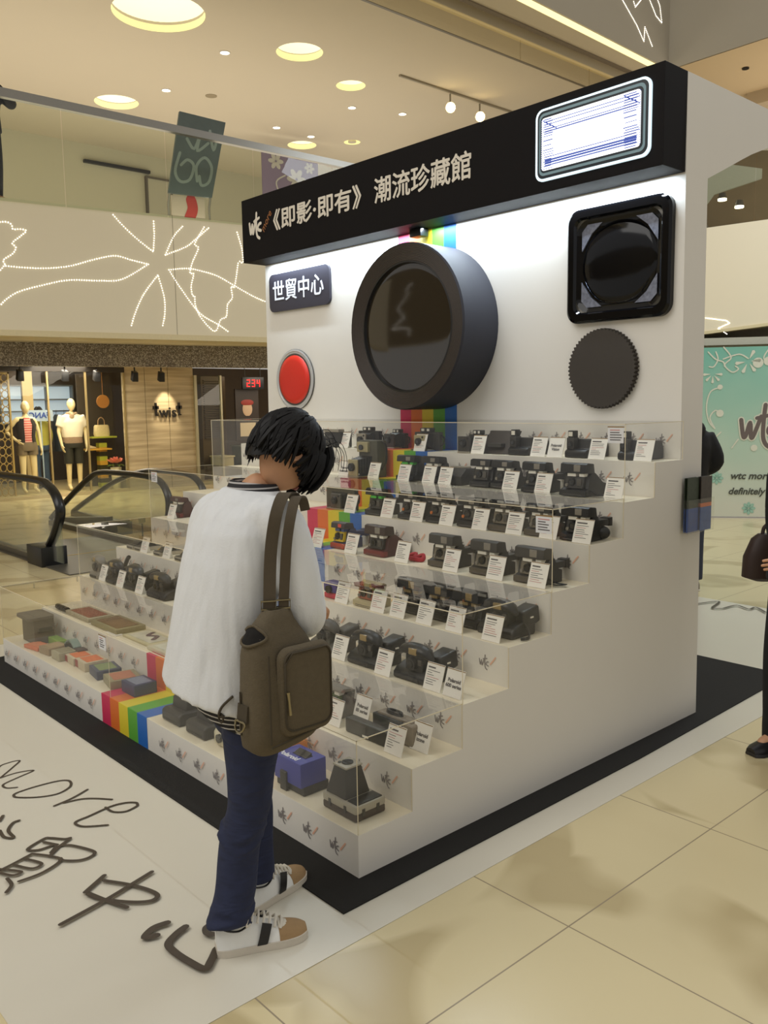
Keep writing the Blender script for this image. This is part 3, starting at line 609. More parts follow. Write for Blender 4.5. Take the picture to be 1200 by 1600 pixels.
def hand_joints(J, E, wrist, w, d, side, curl, pre, r=.0088, flat=Vector((0, 0, 1))):
    """palm, four unequal bent fingers and a thumb, appended to a skeleton"""
    d = Vector(d).normalized(); n = Vector(flat) - d*d.dot(Vector(flat)); n.normalize(); sd = d.cross(n)*side; w = Vector(w)
    pm = w+d*.045; J[pre+'palm'] = (pm, .026); E.append((wrist, pre+'palm'))
    for i, (o, l) in enumerate(((-.030, .072), (-.010, .082), (.010, .077), (.029, .060))):
        b = w+d*.088+sd*o; p1 = b+(d*math.cos(curl)-n*math.sin(curl))*l*.5; p2 = p1+(d*math.cos(2*curl)-n*math.sin(2*curl))*l*.5
        for q, (p, rr) in enumerate(((b, r*1.1), (p1, r), (p2, r*.8))):
            J[pre+'f%d%d' % (i, q)] = (p, rr)
        E += [(pre+'palm', pre+'f%d0' % i), (pre+'f%d0' % i, pre+'f%d1' % i), (pre+'f%d1' % i, pre+'f%d2' % i)]
    t0 = w+d*.03-sd*.034; t1 = t0+(d*.8-sd*.6-n*.25).normalized()*.034; t2 = t1+(d-sd*.15-n*.4).normalized()*.028
    J[pre+'t0'] = (t0, .012); J[pre+'t1'] = (t1, .0105); J[pre+'t2'] = (t2, .0085)
    E += [(pre+'palm', pre+'t0'), (pre+'t0', pre+'t1'), (pre+'t1', pre+'t2')]
SKIN = M('skin', (196, 146, 110), .5, var=.04); EYE = M('eye_dark', (24, 20, 18), .3); LIP = M('lip', (150, 90, 80), .5)
HAIR = M('black_hair', (14, 12, 12), .55, var=.2, spec=.25)
def stand_joints(h=1.7, sw=.19, pose=None):
    """standing figure facing +y, feet at z = 0"""
    k = h/1.7; P = dict(pelvis=((0, 0, .93), .125), waist=((0, 0, 1.08), .105), chest=((0, .0, 1.27), .125), nb=((0, -.01, 1.42), .055), neck=((0, .005, 1.50), .048),
             hr=((.09, 0, .88), .085), kr=((.10, .02, .49), .058), ar=((.10, -.01, .09), .038), tr=((.115, .15, .035), .03), hl=((-.09, 0, .88), .085), kl=((-.10, .02, .49), .058), al=((-.10, -.01, .09), .038), tl=((-.115, .15, .035), .03),
             sr=((sw-.02, 0, 1.39), .056), er=((sw+.06, -.02, 1.13), .04), wr=((sw+.07, .05, .89), .027), sl=((-sw+.02, 0, 1.39), .056), el=((-sw-.06, -.02, 1.13), .04), wl=((-sw-.07, .05, .89), .027))
    if pose: P.update(pose)
    return {n: (Vector(p)*k, r*k) for n, (p, r) in P.items()}
EDG = [('pelvis', 'waist'), ('waist', 'chest'), ('chest', 'nb'), ('nb', 'neck'), ('pelvis', 'hr'), ('hr', 'kr'), ('kr', 'ar'), ('ar', 'tr'), ('pelvis', 'hl'), ('hl', 'kl'), ('kl', 'al'), ('al', 'tl'),
       ('chest', 'sr'), ('sr', 'er'), ('er', 'wr'), ('chest', 'sl'), ('sl', 'el'), ('el', 'wl')]
def figure(t, J, h, mats, face=True, fwd=(0, 1, 0)):
    k = h/1.7; E = list(EDG)
    for s_, a, b in ((1, 'er', 'wr'), (-1, 'el', 'wl')):
        d = (J[b][0]-J[a][0]).normalized(); hand_joints(J, E, b, J[b][0], d, s_, .25, b, .0085*k, Vector((s_, 0, .1)))
    me = skin_body(J, E, 'pelvis'); bm = bmesh.new(); bm.from_mesh(me)
    hc = J['neck'][0]+Vector((0, .02, .10))*k
    W = head_into(bm, hc, fwd, (0, 0, 1), k, 0, face)
    bm.to_mesh(me); bm.free(); link('body', me, mats, t, 60); return W
def tubes(mb, J, chain, extra, n=14, mi=0, ends=None):
    pts = [J[c][0] for c in chain]; r = [J[c][1]+e for c, e in zip(chain, extra)]
    P = smoothpath([tuple(p)+(q,) for p, q in zip(pts, r)], 5)
    mb.tube([p[:3] for p in P], [p[3] for p in P], n, mi)
def torso(mb, J, k, a=(.17, .155, .185, .17, .09), b=(.125, .115, .135, .11, .075), z=(.84, 1.07, 1.28, 1.39, 1.47), e=0):
    mb.loft([ell(0, -.005, zz*k, (aa+e)*k, (bb+e)*k, 0, 24, 2.3) for zz, aa, bb in zip(z, a, b)])
def shoe(t, x, y, ang, mat, sole, k=1.0, name='shoe'):
    mb = MB(); f = lambda u, v, z: (x+(u*math.cos(ang)-v*math.sin(ang))*k, y+(u*math.sin(ang)+v*math.cos(ang))*k, z*k)
    prof = ((-.07, .026, .075), (-.05, .036, .095), (0, .038, .095), (.05, .040, .075), (.11, .046, .056), (.16, .042, .044), (.19, .026, .034))
    for sl, mi in ((False, 0), (True, 1)):
        rings = []
        for u, wd, hh in prof:
            top = .022 if sl else hh; bot = 0 if sl else .015; ww = wd+.004 if sl else wd
            rings.append([f(u, ww*math.cos(q), bot+(top-bot)*max(0, math.sin(q))**.7) if math.sin(q) > 0 else f(u, ww*math.cos(q), bot) for q in [2*PI*j/16 for j in range(16)]])
        mb.loft(rings, mi)
    return mb.build(name, [mat, sole], t, 50)
def hair_cap(t, W, length=.03, mat=None, seed=1, n=130):
    rnd = random.Random(seed); mb = MB(); rings = []
    for i in range(1, 12):
        a = PI*.62*i/11; rings.append([W(.084*math.sin(a)*math.cos(q), (.104*math.sin(a)*math.sin(q))-.008, .126*math.cos(a)+.004) for q in [2*PI*j/22 for j in range(22)]])
    mb.loft(rings, 0)
    for _ in range(n):
        q = rnd.uniform(PI*.9, PI*2.1); a0 = rnd.uniform(.2, 1.5); pts = []
        for j in range(4):
            a = a0+.25*j; pts.append(W(.09*math.sin(a)*math.cos(q), .11*math.sin(a)*math.sin(q)-.008, .132*math.cos(a)-(max(0, a-1.5))*length*2))
        mb.tube(pts, [.010, .011, .008, .001], 5)
    return mb.build('hair', mat or HAIR, t, 60)

# ------------------------------------------------------------------ shop under the gallery
SX = -14.0
def mosaic():
    m = bpy.data.materials.new('sparkle_mosaic'); m.use_nodes = True; nt = m.node_tree; b = nt.nodes['Principled BSDF']; L = nt.links.new
    tc = nt.nodes.new('ShaderNodeTexCoord'); v = nt.nodes.new('ShaderNodeTexVoronoi'); v.inputs['Scale'].default_value = 75; L(tc.outputs['Object'], v.inputs['Vector'])
    r = nt.nodes.new('ShaderNodeValToRGB'); s = nt.nodes.new('ShaderNodeSeparateColor'); L(v.outputs['Color'], s.inputs[0]); L(s.outputs[0], r.inputs[0])
    r.color_ramp.elements[0].color = lin((96, 86, 74))+(1,); r.color_ramp.elements[1].color = lin((206, 198, 180))+(1,); e = r.color_ramp.elements.new(.55); e.color = lin((140, 128, 110))+(1,)
    L(r.outputs[0], b.inputs['Base Color']); b.inputs['Roughness'].default_value = .3; return m
MOS = mosaic()
mb = MB(); mb.hexa([bal(-7, 2.0, 2.27), bal(3.0, 2.0, 2.27), bal(6.0, 1.6, 2.25), bal(6, 1.75, 2.25), bal(3, 2.15, 2.27), bal(-7, 2.15, 2.27)], [bal(-7, 2.0, 2.6), bal(3.0, 2.0, 2.6), bal(6.0, 1.6, 2.6), bal(6, 1.75, 2.6), bal(3, 2.15, 2.6), bal(-7, 2.15, 2.6)])
struct(mb.build('wall_bulkhead', MOS, smooth=0))
mb = MB(); mb.box(-17.4, -17.2, -2, 13, 0, 2.6); struct(mb.build('wall_shop', M('shop_back', (74, 60, 44), .7, var=.35, scale=1.6), smooth=0))
def stone():
    m = bpy.data.materials.new('banded_stone'); m.use_nodes = True; nt = m.node_tree; b = nt.nodes['Principled BSDF']; L = nt.links.new
    tc = nt.nodes.new('ShaderNodeTexCoord'); mp = nt.nodes.new('ShaderNodeMapping'); mp.inputs['Scale'].default_value = (1, .5, 9); L(tc.outputs['Object'], mp.inputs[0])
    nz = nt.nodes.new('ShaderNodeTexNoise'); nz.inputs['Scale'].default_value = 1.6; nz.inputs['Detail'].default_value = 4; L(mp.outputs[0], nz.inputs['Vector'])
    r = nt.nodes.new('ShaderNodeValToRGB'); L(nz.outputs['Fac'], r.inputs[0]); r.color_ramp.elements[0].position = .3; r.color_ramp.elements[1].position = .7
    r.color_ramp.elements[0].color = lin((150, 134, 106))+(1,); r.color_ramp.elements[1].color = lin((196, 180, 148))+(1,); L(r.outputs[0], b.inputs['Base Color']); b.inputs['Roughness'].default_value = .5; return m
ST = stone()
sw = thing('stone_wall', 'banded beige stone shop wall carrying the dark shop name letters', 'wall panel', (SX, 0, 0))
for a, b in ((5.87, 6.305), (6.315, 6.815), (6.825, 7.40)):
    mb = MB(); mb.box(-.12, 0, a, b, 0, 2.6); mb.build('stone_slab', ST, sw, 0)
sg = thing('shop_sign', 'dark spaced letters of the shop name on the lit stone wall', 'sign', (SX+.012, 6.72, 1.60))
rotx = Matrix.Rotation(PI/2, 4, 'Z') @ Matrix.Rotation(PI/2, 4, 'X')
SGM = M('sign_black', (26, 22, 18), .4)
for ch, y in (('w', -.145), ('i', .06), ('s', .135)):
    text(ch, .29, SGM, sg, Matrix.Translation((.03, y, -.06)) @ rotx, 'letter', bold=.006, ext=.012)
for y in (-.21, .31):
    mb = MB(); mb.box(.0, .04, y-.018, y+.018, -.12, .14); mb.box(.0, .04, y-.06, y+.06, .01, .075); mb.box(.0, .04, y, y+.045, -.12, -.095); mb.build('letter', SGM, sg, 0)
# glass front with steel posts, head, platform
sf = thing('shop_window_front', 'shop window glazing with thin steel posts in front of the mannequins', 'shop window', (SX, 0, 0))
SGL = glass('shop_glass', (.95, .95, .90), .6)
for a, b in ((.5, 3.3), (3.31, 4.35), (4.36, 5.08), (5.09, 5.86)):
    mb = MB(); mb.box(-.01, 0, a, b, .06, 2.34); mb.build('glass_pane', SGL, sf, 0)
for y in (3.305, 4.355, 5.085, 5.865):
    mb = MB(); mb.box(-.02, .02, y-.015, y+.015, .06, 2.34); mb.build('post', M('post_brass', (170, 150, 104), .35, .6), sf, 0)
mb = MB(); mb.box(-.06, .04, .4, 5.87, 2.34, 2.6); mb.build('head_beam', M('head_black', (40, 34, 28), .5), sf, 0)
mb = MB(); mb.box(-.06, .06, .4, 5.87, 0, .06); mb.build('sill', M('sill_stone', (190, 172, 134), .5), sf, 0)
for y, l in ((3.7, 'left of the first mannequin'), (4.5, 'above the gap between the mannequins'), (5.1, 'above the second mannequin'), (5.86, 'at the corner of the stone wall'), (6.42, 'over the stone wall')):
    t = thing('shop_spotlight', 'small black spotlight under the sparkling bulkhead, '+l, 'spotlight', (SX+.5, y, 2.6), 0, 'black spotlights over the shopfront')
    mb = MB(); mb.cyl((0, 0, -.25), (0, 0, 0), .015, n=8); mb.build('stem', BLK, t)
    mb = MB(); mb.hexa([(-.07, -.06, -.42), (.03, -.06, -.46), (.03, .06, -.46), (-.07, .06, -.42)], [(-.04, -.05, -.24), (.06, -.05, -.28), (.06, .05, -.28), (-.04, .05, -.24)], 0, .012); mb.build('housing', BLK, t)
mb = MB(); mb.box(-17.2, SX-.07, .4, 13, .0, .05); struct(mb.build('floor_shop', M('shop_floor', (206, 188, 146), .3, var=.03), smooth=0))
lat = thing('lattice_screen', 'golden lattice of circles screening the left end of the shop window', 'screen', (SX-.35, 2.9, .05))
mb = MB()
for i in range(8):
    for j in range(15):
        c = (0, i*.115, .08+j*.15)
        mb.tube([(c[0], c[1]+.056*math.cos(q), c[2]+.072*math.sin(q)) for q in [2*PI*k/14 for k in range(14)]], .009, 5, 0, True)
mb.build('lattice', M('lattice_gold', (170, 144, 84), .45), lat, 60)
mb = MB(); mb.box(-.02, .02, -.03, 0, 0, 2.28); mb.box(-.02, .02, .86, .89, 0, 2.28); mb.box(-.02, .02, -.03, .89, 2.25, 2.28); mb.build('frame', M('lattice_gold', (170, 144, 84), .45), lat, 0)
for (y, z, r, l) in ((3.42, 1.95, .13, 'orange disc hanging in front of the golden lattice'), (5.52, 1.78, .13, 'orange disc hanging on the dark panel above the handbag')):
    mb = MB(); mb.cyl((SX-.24, y, z), (SX-.22, y, z), r, n=28); mb.cyl((SX-.23, y, z+r*.9), (SX-.23, y, 2.6), .004, n=6); tag(mb.build('hanging_disc', M('disc_orange', (150, 98, 40), .5), smooth=0), l, 'decoration')
mb = MB(); mb.box(SX-1.1, SX-1.05, 5.35, 6.1, .05, 2.34); tag(mb.build('dark_panel', M('panel_umber', (62, 52, 40), .6), smooth=0), 'dark upright panel behind the handbag stand in the shop window', 'panel')
mb = MB(); mb.box(SX-1.35, SX-1.3, 4.36, 4.56, .05, 2.6); tag(mb.build('pale_column', M('panel_sand', (176, 156, 112), .6), smooth=0), 'pale narrow column right behind the first mannequin', 'column')
# lit shelf with boxes, mirror writing
ls = thing('light_shelf', 'bluish white lit shelf wall deep in the shop behind the mannequins', 'shelf', (-16.9, 5.2, .05))
mb = MB(); mb.box(-.1, 0, -.75, .75, 1.3, 2.1); mb.build('back_panel', M('shelf_glow', (186, 204, 222), .6, emit=.55), ls, 0)
mb = MB()
for z in (1.3, 1.55, 1.8, 2.1): mb.box(-.1, .12, -.78, .78, z-.015, z+.015)
for y in (-.78, -.3, .2, .78): mb.box(-.1, .12, y-.012, y+.012, 1.3, 2.1)
mb.build('boards', M('shelf_board', (120, 126, 130), .5), ls, 0)
sb = thing('small_sign', 'small pale sign with mirrored blue letters above the yellow top', 'sign', (-15.25, 4.66, 1.52))
mb = MB(); mb.box(-.01, .01, -.25, .25, -.11, .11); mb.box(-.015, .015, -.01, .01, -1.47, -.11); mb.build('plate', M('sign_paleblue', (168, 186, 206), .5), sb, 0)
text('FANC', .16, M('sign_blue', (40, 70, 150), .5), sb, Matrix.Translation((.02, .19, .0)) @ rotx @ Matrix.Diagonal((-1, 1, 1, 1)), bold=.004)
rk = thing('clothes_rail', 'clothes rail hung with dark and green garments inside the shop', 'clothes rail', (-16.2, 5.6, .05))
mb = MB(); mb.tube([(0, -.5, 0), (0, -.5, 1.55), (0, .9, 1.55), (0, .9, 0)], .015, 8); mb.build('rail', STEEL, rk)
for i, (y, c) in enumerate(((-.42, (46, 44, 40)), (-.25, (62, 70, 74)), (-.08, (34, 34, 36)), (.1, (120, 128, 60)), (.28, (40, 50, 44)), (.46, (150, 140, 120)), (.64, (44, 40, 40)), (.8, (70, 60, 50)))):
    g = thing('hanging_garment', 'garment on the shop clothes rail, %s' % ['dark brown at the left end', 'slate grey second in line', 'black third in line', 'yellow green fourth in line', 'dark green fifth in line', 'pale beige sixth in line', 'near black seventh in line', 'brown at the right end'][i], 'garment', (-16.2, 5.6+y, .05), 0, 'garments on the shop rail')
    mb = MB(); mb.loft([ell(0, 0, z, a, b, 0, 14) for z, a, b in ((.7, .22, .06), (1.1, .2, .05), (1.4, .2, .045), (1.48, .05, .03))]); mb.build('cloth', M('garment_%d' % i, c, .85, var=.1), g)
    mb = MB(); mb.tube([(0, 0, 1.46), (0, 0, 1.53), (.02, 0, 1.56), (0, 0, 1.575)], .005, 6); mb.build('hook', STEEL, g)
# handbag on a stepped stand with a rose
hs = thing('shop_stand', 'small stand of yellow and orange boards carrying the cream handbag', 'stand', (SX-.75, 5.66, .05))
mb = MB(); mb.box(-.16, .16, -.24, .28, 1.0, 1.03); mb.build('top_board', M('board_lime', (170, 176, 60), .5), hs, 0)
mb = MB(); mb.box(-.16, .16, -.36, .16, .76, .79); mb.build('lower_board', M('board_amber', (206, 160, 60), .5), hs, 0)
mb = MB()
for i in range(10): mb.box(-.08, .08, -.07, .09, .09*i+.0, .09*i+.088, i % 3)
mb.build('striped_post', [M('board_lime', (170, 176, 60), .5), M('stripe_dark', (60, 56, 30), .5), M('board_amber', (206, 160, 60), .5)], hs, 0)
hbg = thing('handbag', 'cream handbag with one arched handle on the lime board in the shop', 'handbag', (SX-.75, 5.69, 1.081))
mb = MB(); mb.loft([ell(0, 0, z, .07, b, 0, 20, 3.5) for z, b in ((0, .15), (.05, .165), (.2, .15), (.23, .13))]); mb.build('body', M('bag_cream', (214, 196, 150), .5, var=.15, scale=30), hbg)
mb = MB(); mb.tube(smoothpath([(0, -.07, .22), (0, -.06, .33), (0, 0, .38), (0, .06, .33), (0, .07, .22)], 5), .010, 6); mb.build('handle', M('bag_tan', (150, 120, 84), .5), hbg)
sh = thing('pump_shoe', 'small pale pump shoe on the amber board below the handbag', 'shoe', (SX-.75, 5.40, .842)); shoe(sh, 0, 0, PI/2, M('pump_cream', (220, 200, 160), .4), M('pump_sole', (170, 140, 100), .5), .8)
fl = thing('rose_arrangement', 'pink rose among green leaves low in the shop window', 'flower', (SX-.24, 5.72, .05))
mb = MB(); mb.cyl((0, 0, 0), (0, 0, .42), .07, .11, n=18); mb.build('vase', M('vase_pale', (214, 206, 180), .4), fl)
mb = MB()
for i in range(3):
    for k in range(6):
        a = 2*PI*k/6+i*.5; r = .04+.045*i; mb.face([(r*math.cos(a+d*.45/1)*q, r*math.sin(a+d*.45)*q, .52+.06*(1-i/3)+z) for d, q, z in ((-1, 1, 0), (0, .6, -.03), (1, 1, 0), (.6, 1.35, .05), (-.6, 1.35, .05))])
mb.ball((0, 0, .55), (.05, .05, .04)); mb.build('rose', M('rose_pink', (226, 130, 112), .6), fl, 60)
mb = MB()
for k in range(9):
    a = 2*PI*k/9; mb.face([(q*math.cos(a)-s_*math.sin(a), q*math.sin(a)+s_*math.cos(a), .46+z) for q, s_, z in ((.05, 0, 0), (.11, .05, .03), (.19, 0, -.02), (.11, -.05, .03))])
mb.build('leaves', M('leaf_green', (84, 104, 44), .6), fl, 0)
# second shop right of the stone wall: louvre screen, poster, clock
mb = MB()
for i in range(26): mb.box(-.02, .02, 7.95, 8.45, .9+i*.05, .92+i*.05)
mb.box(-.03, -.02, 7.9, 8.5, .0, 2.25)
o = mb.build('louvre_screen', M('louvre_brown', (104, 84, 58), .5), None, 0, (SX-.52, 0, .05)); tag(o, 'brown louvred screen in the shop right of the stone wall', 'screen')
pb_ = thing('poster_column', 'dark column with a framed portrait poster below the red clock', 'column', (SX-.1, 8.78, 0))
mb = MB(); mb.box(-.05, 0, -.3, .3, .9, 2.02); mb.build('panel', M('poster_dark', (48, 36, 28), .5), pb_, 0)
mb = MB(); mb.ball((.004, 0, 1.58), (.01, .13, .16)); mb.build('portrait', M('poster_face', (200, 170, 140), .6), pb_)
mb = MB(); mb.ball((.006, 0, 1.72), (.012, .17, .07)); mb.build('red_hat', M('poster_red', (150, 50, 40), .6), pb_)
mb = MB(); mb.box(0, .01, -.2, .2, .98, 1.28); mb.build('white_frame', M('poster_white', (206, 190, 160), .6), pb_, 0)
ck = thing('digital_clock', 'black digital clock showing 2:34 in red digits', 'clock', (SX+.05, 8.86, 2.14))
mb = MB(); mb.box(-.05, 0, -.28, .28, -.13, .13, 0, .01); mb.build('case', M('clock_black', (14, 12, 12), .4), ck)
for y in (-.2, .2):
    mb = MB(); mb.cyl((-.025, y, .12), (-.025, y, .46), .008, n=8); mb.build('hanger', BLK, ck)
RL = M('clock_red', (255, 24, 24), .4, emit=2.2)
SEG = {'2': 'abged', '3': 'abgcd', '4': 'fgbc'}
mb = MB()
for ch, y in (('2', -.13), ('3', 0), ('4', .13)):
    w_, h_ = .032, .07; g = {'a': ((-w_, h_), (w_, h_)), 'b': ((w_, h_), (w_, 0)), 'c': ((w_, 0), (w_, -h_)), 'd': ((-w_, -h_), (w_, -h_)), 'e': ((-w_, 0), (-w_, -h_)), 'f': ((-w_, h_), (-w_, 0)), 'g': ((-w_, 0), (w_, 0))}
    for s_ in SEG[ch]:
        (a, b), (c, d) = g[s_]; mb.box(.0, .006, y+min(a, c)-.008, y+max(a, c)+.008, min(b, d)-.008, max(b, d)+.008)
mb.build('digits', RL, ck, 0)
gd = thing('glass_door', 'framed glass shop door beside the stone wall', 'door', (SX+.02, 7.62, 0))
mb = MB(); mb.box(-.01, .01, -.2, .42, .0, 2.3); mb.build('pane', GL, gd, 0)
mb = MB(); mb.box(-.03, .03, .40, .44, 0, 2.3); mb.box(-.03, .03, -.22, -.16, 0, 2.3); mb.build('posts', M('post_pale', (178, 170, 140), .4, .5), gd, 0)
pl_ = thing('potted_plant', 'leafy green plant in a low pot right of the stone wall', 'plant', (SX-1.0, 7.55, .05))
mb = MB(); mb.cyl((0, 0, 0), (0, 0, .4), .16, .2, n=18); mb.build('pot', DGREY, pl_)
mb = MB(); rnd = random.Random(3)
for k in range(70):
    a = rnd.uniform(0, 2*PI); r = rnd.uniform(.05, .3); z = rnd.uniform(.5, 1.3); l = rnd.uniform(.1, .2); b = a+rnd.uniform(-.5, .5)
    p = Vector((r*math.cos(a), r*math.sin(a), z)); d = Vector((math.cos(b), math.sin(b), rnd.uniform(-.4, .5))); s_ = d.cross(Vector((0, 0, 1))).normalized()*.04
    mb.face([p, p+d*l*.5+s_, p+d*l, p+d*l*.5-s_])
mb.tube([(0, 0, .35), (0, .02, 1.2)], .02, 6); mb.build('foliage', M('plant_green', (88, 92, 58), .6, var=.2), pl_, 0)
for (x, y, w_, h_, c, l, n_) in ((SX-.24, 8.18, .34, .5, (168, 160, 120), 'pale low counter box right of the stone wall', 'counter'), (SX-.24, 8.85, .6, .7, (60, 66, 52), 'dark green counter below the framed poster', 'counter')):
    t = thing(n_, l, 'counter', (x, y, .05)); mb = MB(); mb.box(-.2, .2, -w_/2, w_/2, 0, h_, 0, .01); mb.build('carcass', M(n_+str(c[0]), c, .5), t)
    mb = MB(); mb.box(-.22, .22, -w_/2-.02, w_/2+.02, h_, h_+.03); mb.build('top', M(n_+'t'+str(c[0]), tuple(min(255, q+24) for q in c), .4), t)

# mannequins and shop customer (facing the mall, +x)
MANN = M('mannequin_cream', (238, 220, 176), .35, var=.02)
t = thing('mannequin', 'left mannequin with hand on hip, dark waistcoat, pink striped top and grey shorts', 'mannequin', (SX-.6, 4.13, .05), -PI/2)
J = stand_joints(1.74, .17, dict(er=((.33, -.10, 1.16), .036), wr=((.20, .03, 1.00), .026), el=((-.24, -.02, 1.12), .036), wl=((-.25, .02, .86), .026)))
figure(t, J, 1.74, [MANN, MANN, MANN], False)
mb = MB(); torso(mb, J, 1.02, (.155, .135, .165, .12, .06), (.115, .105, .13, .09, .06), (.92, 1.07, 1.28, 1.38, 1.42), .004)
def stripes(name, c1, c2, scale, axis=2):
    m = bpy.data.materials.new(name); m.use_nodes = True; nt = m.node_tree; b = nt.nodes['Principled BSDF']; tc = nt.nodes.new('ShaderNodeTexCoord'); s = nt.nodes.new('ShaderNodeSeparateXYZ'); nt.links.new(tc.outputs['Object'], s.inputs[0])
    a = nt.nodes.new('ShaderNodeMath'); a.operation = 'MULTIPLY'; a.inputs[1].default_value = scale; nt.links.new(s.outputs[axis], a.inputs[0]); f = nt.nodes.new('ShaderNodeMath'); f.operation = 'FRACT'; nt.links.new(a.outputs[0], f.inputs[0])
    g = nt.nodes.new('ShaderNodeMath'); g.operation = 'GREATER_THAN'; g.inputs[1].default_value = .72; nt.links.new(f.outputs[0], g.inputs[0])
    x = nt.nodes.new('ShaderNodeMix'); x.data_type = 'RGBA'; x.inputs['A'].default_value = lin(c1)+(1,); x.inputs['B'].default_value = lin(c2)+(1,); nt.links.new(g.outputs[0], x.inputs['Factor']); nt.links.new(x.outputs['Result'], b.inputs['Base Color']); b.inputs['Roughness'].default_value = .8; return m
mb.build('striped_top', stripes('pink_stripe', (196, 96, 92), (232, 200, 190), 22), t, 60)
mb = MB()
for s_ in (-1, 1):
    rings = []
    for zz, aa, bb in ((.90, .165, .125), (1.07, .145, .115), (1.28, .178, .14), (1.40, .13, .10)):
        rings.append([(s_*aa*1.02*math.cos(q), bb*1.02*math.sin(q), zz*1.02) for q in [-PI*.62+PI*.98*j/12 for j in range(13)]] + [(s_*aa*1.1*math.cos(q), bb*1.1*math.sin(q), zz*1.02) for q in [-PI*.62+PI*.98*j/12 for j in range(12, -1, -1)]])
    mb.loft(rings)
mb.build('waistcoat', M('waistcoat_black', (44, 38, 36), .8, var=.1), t, 60)
mb = MB(); torso(mb, J, 1.02, (.165, .175, .165), (.12, .13, .12), (.80, .88, .96), .01)
for a, b in (('hr', 'kr'), ('hl', 'kl')):
    p, q = J[a][0], J[b][0]; mb.cyl(p+Vector((0, 0, .02)), p.lerp(q, .42), .105, .10, n=18)
mb.build('shorts', M('shorts_grey', (118, 104, 84), .8, var=.12), t, 50)
t = thing('mannequin', 'right mannequin in a loose white blouse, scarf and dark knee length shorts', 'mannequin', (SX-.6, 5.02, .05), -PI/2-.1)
J = stand_joints(1.78, .17, dict(er=((.25, 0, 1.12), .036), wr=((.22, .06, .86), .026), el=((-.25, -.02, 1.12), .036), wl=((-.24, .04, .86), .026)))
figure(t, J, 1.78, [MANN, MANN, MANN], False)
mb = MB(); torso(mb, J, 1.047, (.175, .20, .22, .15, .08), (.13, .14, .14, .10, .07), (.98, 1.12, 1.28, 1.40, 1.45), .005)
for sx in ('r', 'l'):
    a, b = J['s'+sx][0], J['e'+sx][0]; mb.cyl(a, a.lerp(b, .75), .10, .085, n=16)
fused(mb, 'blouse', M('blouse_white', (240, 230, 214), .8, var=.03, bump=.4, scale=25), t, .016)
mb = MB(); torso(mb, J, 1.047, (.17, .165), (.125, .12), (.88, 1.0), .014); mb.build('patterned_hem', M('hem_pattern', (150, 124, 104), .8, var=.6, scale=60), t, 50)
mb = MB(); mb.tube([(.09*math.cos(q), .075*math.sin(q)+.01, 1.50+.015*math.sin(3*q)) for q in [2*PI*k/18 for k in range(18)]], .026, 8, 0, True); mb.ball((.02, .10, 1.44), (.05, .03, .07)); mb.build('scarf', M('scarf_taupe', (170, 146, 120), .8, var=.3, scale=50), t, 60)
mb = MB(); torso(mb, J, 1.047, (.165, .175, .165), (.12, .13, .12), (.80, .88, .93), .01)
for a, b in (('hr', 'kr'), ('hl', 'kl')):
    p, q = J[a][0], J[b][0]; mb.cyl(p+Vector((0, 0, .02)), p.lerp(q, .98), .105, .085, n=18)
mb.build('shorts', M('shorts_dark', (44, 42, 36), .8, var=.12), t, 50)
t = thing('person', 'shop customer with dark hair seen from behind in yellow green top and blue jeans', 'person', (-15.5, 4.72, .05), PI/2+.2)
J = stand_joints(1.62, .17); W = figure(t, J, 1.62, [SKIN, EYE, LIP]); hair_cap(t, W, .05, seed=5, n=60)
mb = MB(); torso(mb, J, .953, e=.012)
for sx in ('r', 'l'): tubes(mb, J, ['s'+sx, 'e'+sx, 'w'+sx], (.014, .016, .014))
fused(mb, 'top', M('top_yellowgreen', (186, 178, 72), .8, var=.06, scale=20), t, .016)
mb = MB(); torso(mb, J, .953, (.17, .175, .165), (.12, .13, .12), (.80, .88, .96), .008)
for sx in ('r', 'l'): tubes(mb, J, ['h'+sx, 'k'+sx, 'a'+sx], (.012, .022, .03))
fused(mb, 'jeans', M('jeans_mid', (62, 82, 108), .85, var=.2, scale=30), t, .016)
for sx in (-1, 1): shoe(t, sx*.10, .0, PI/2, BLK, BLK, 1)

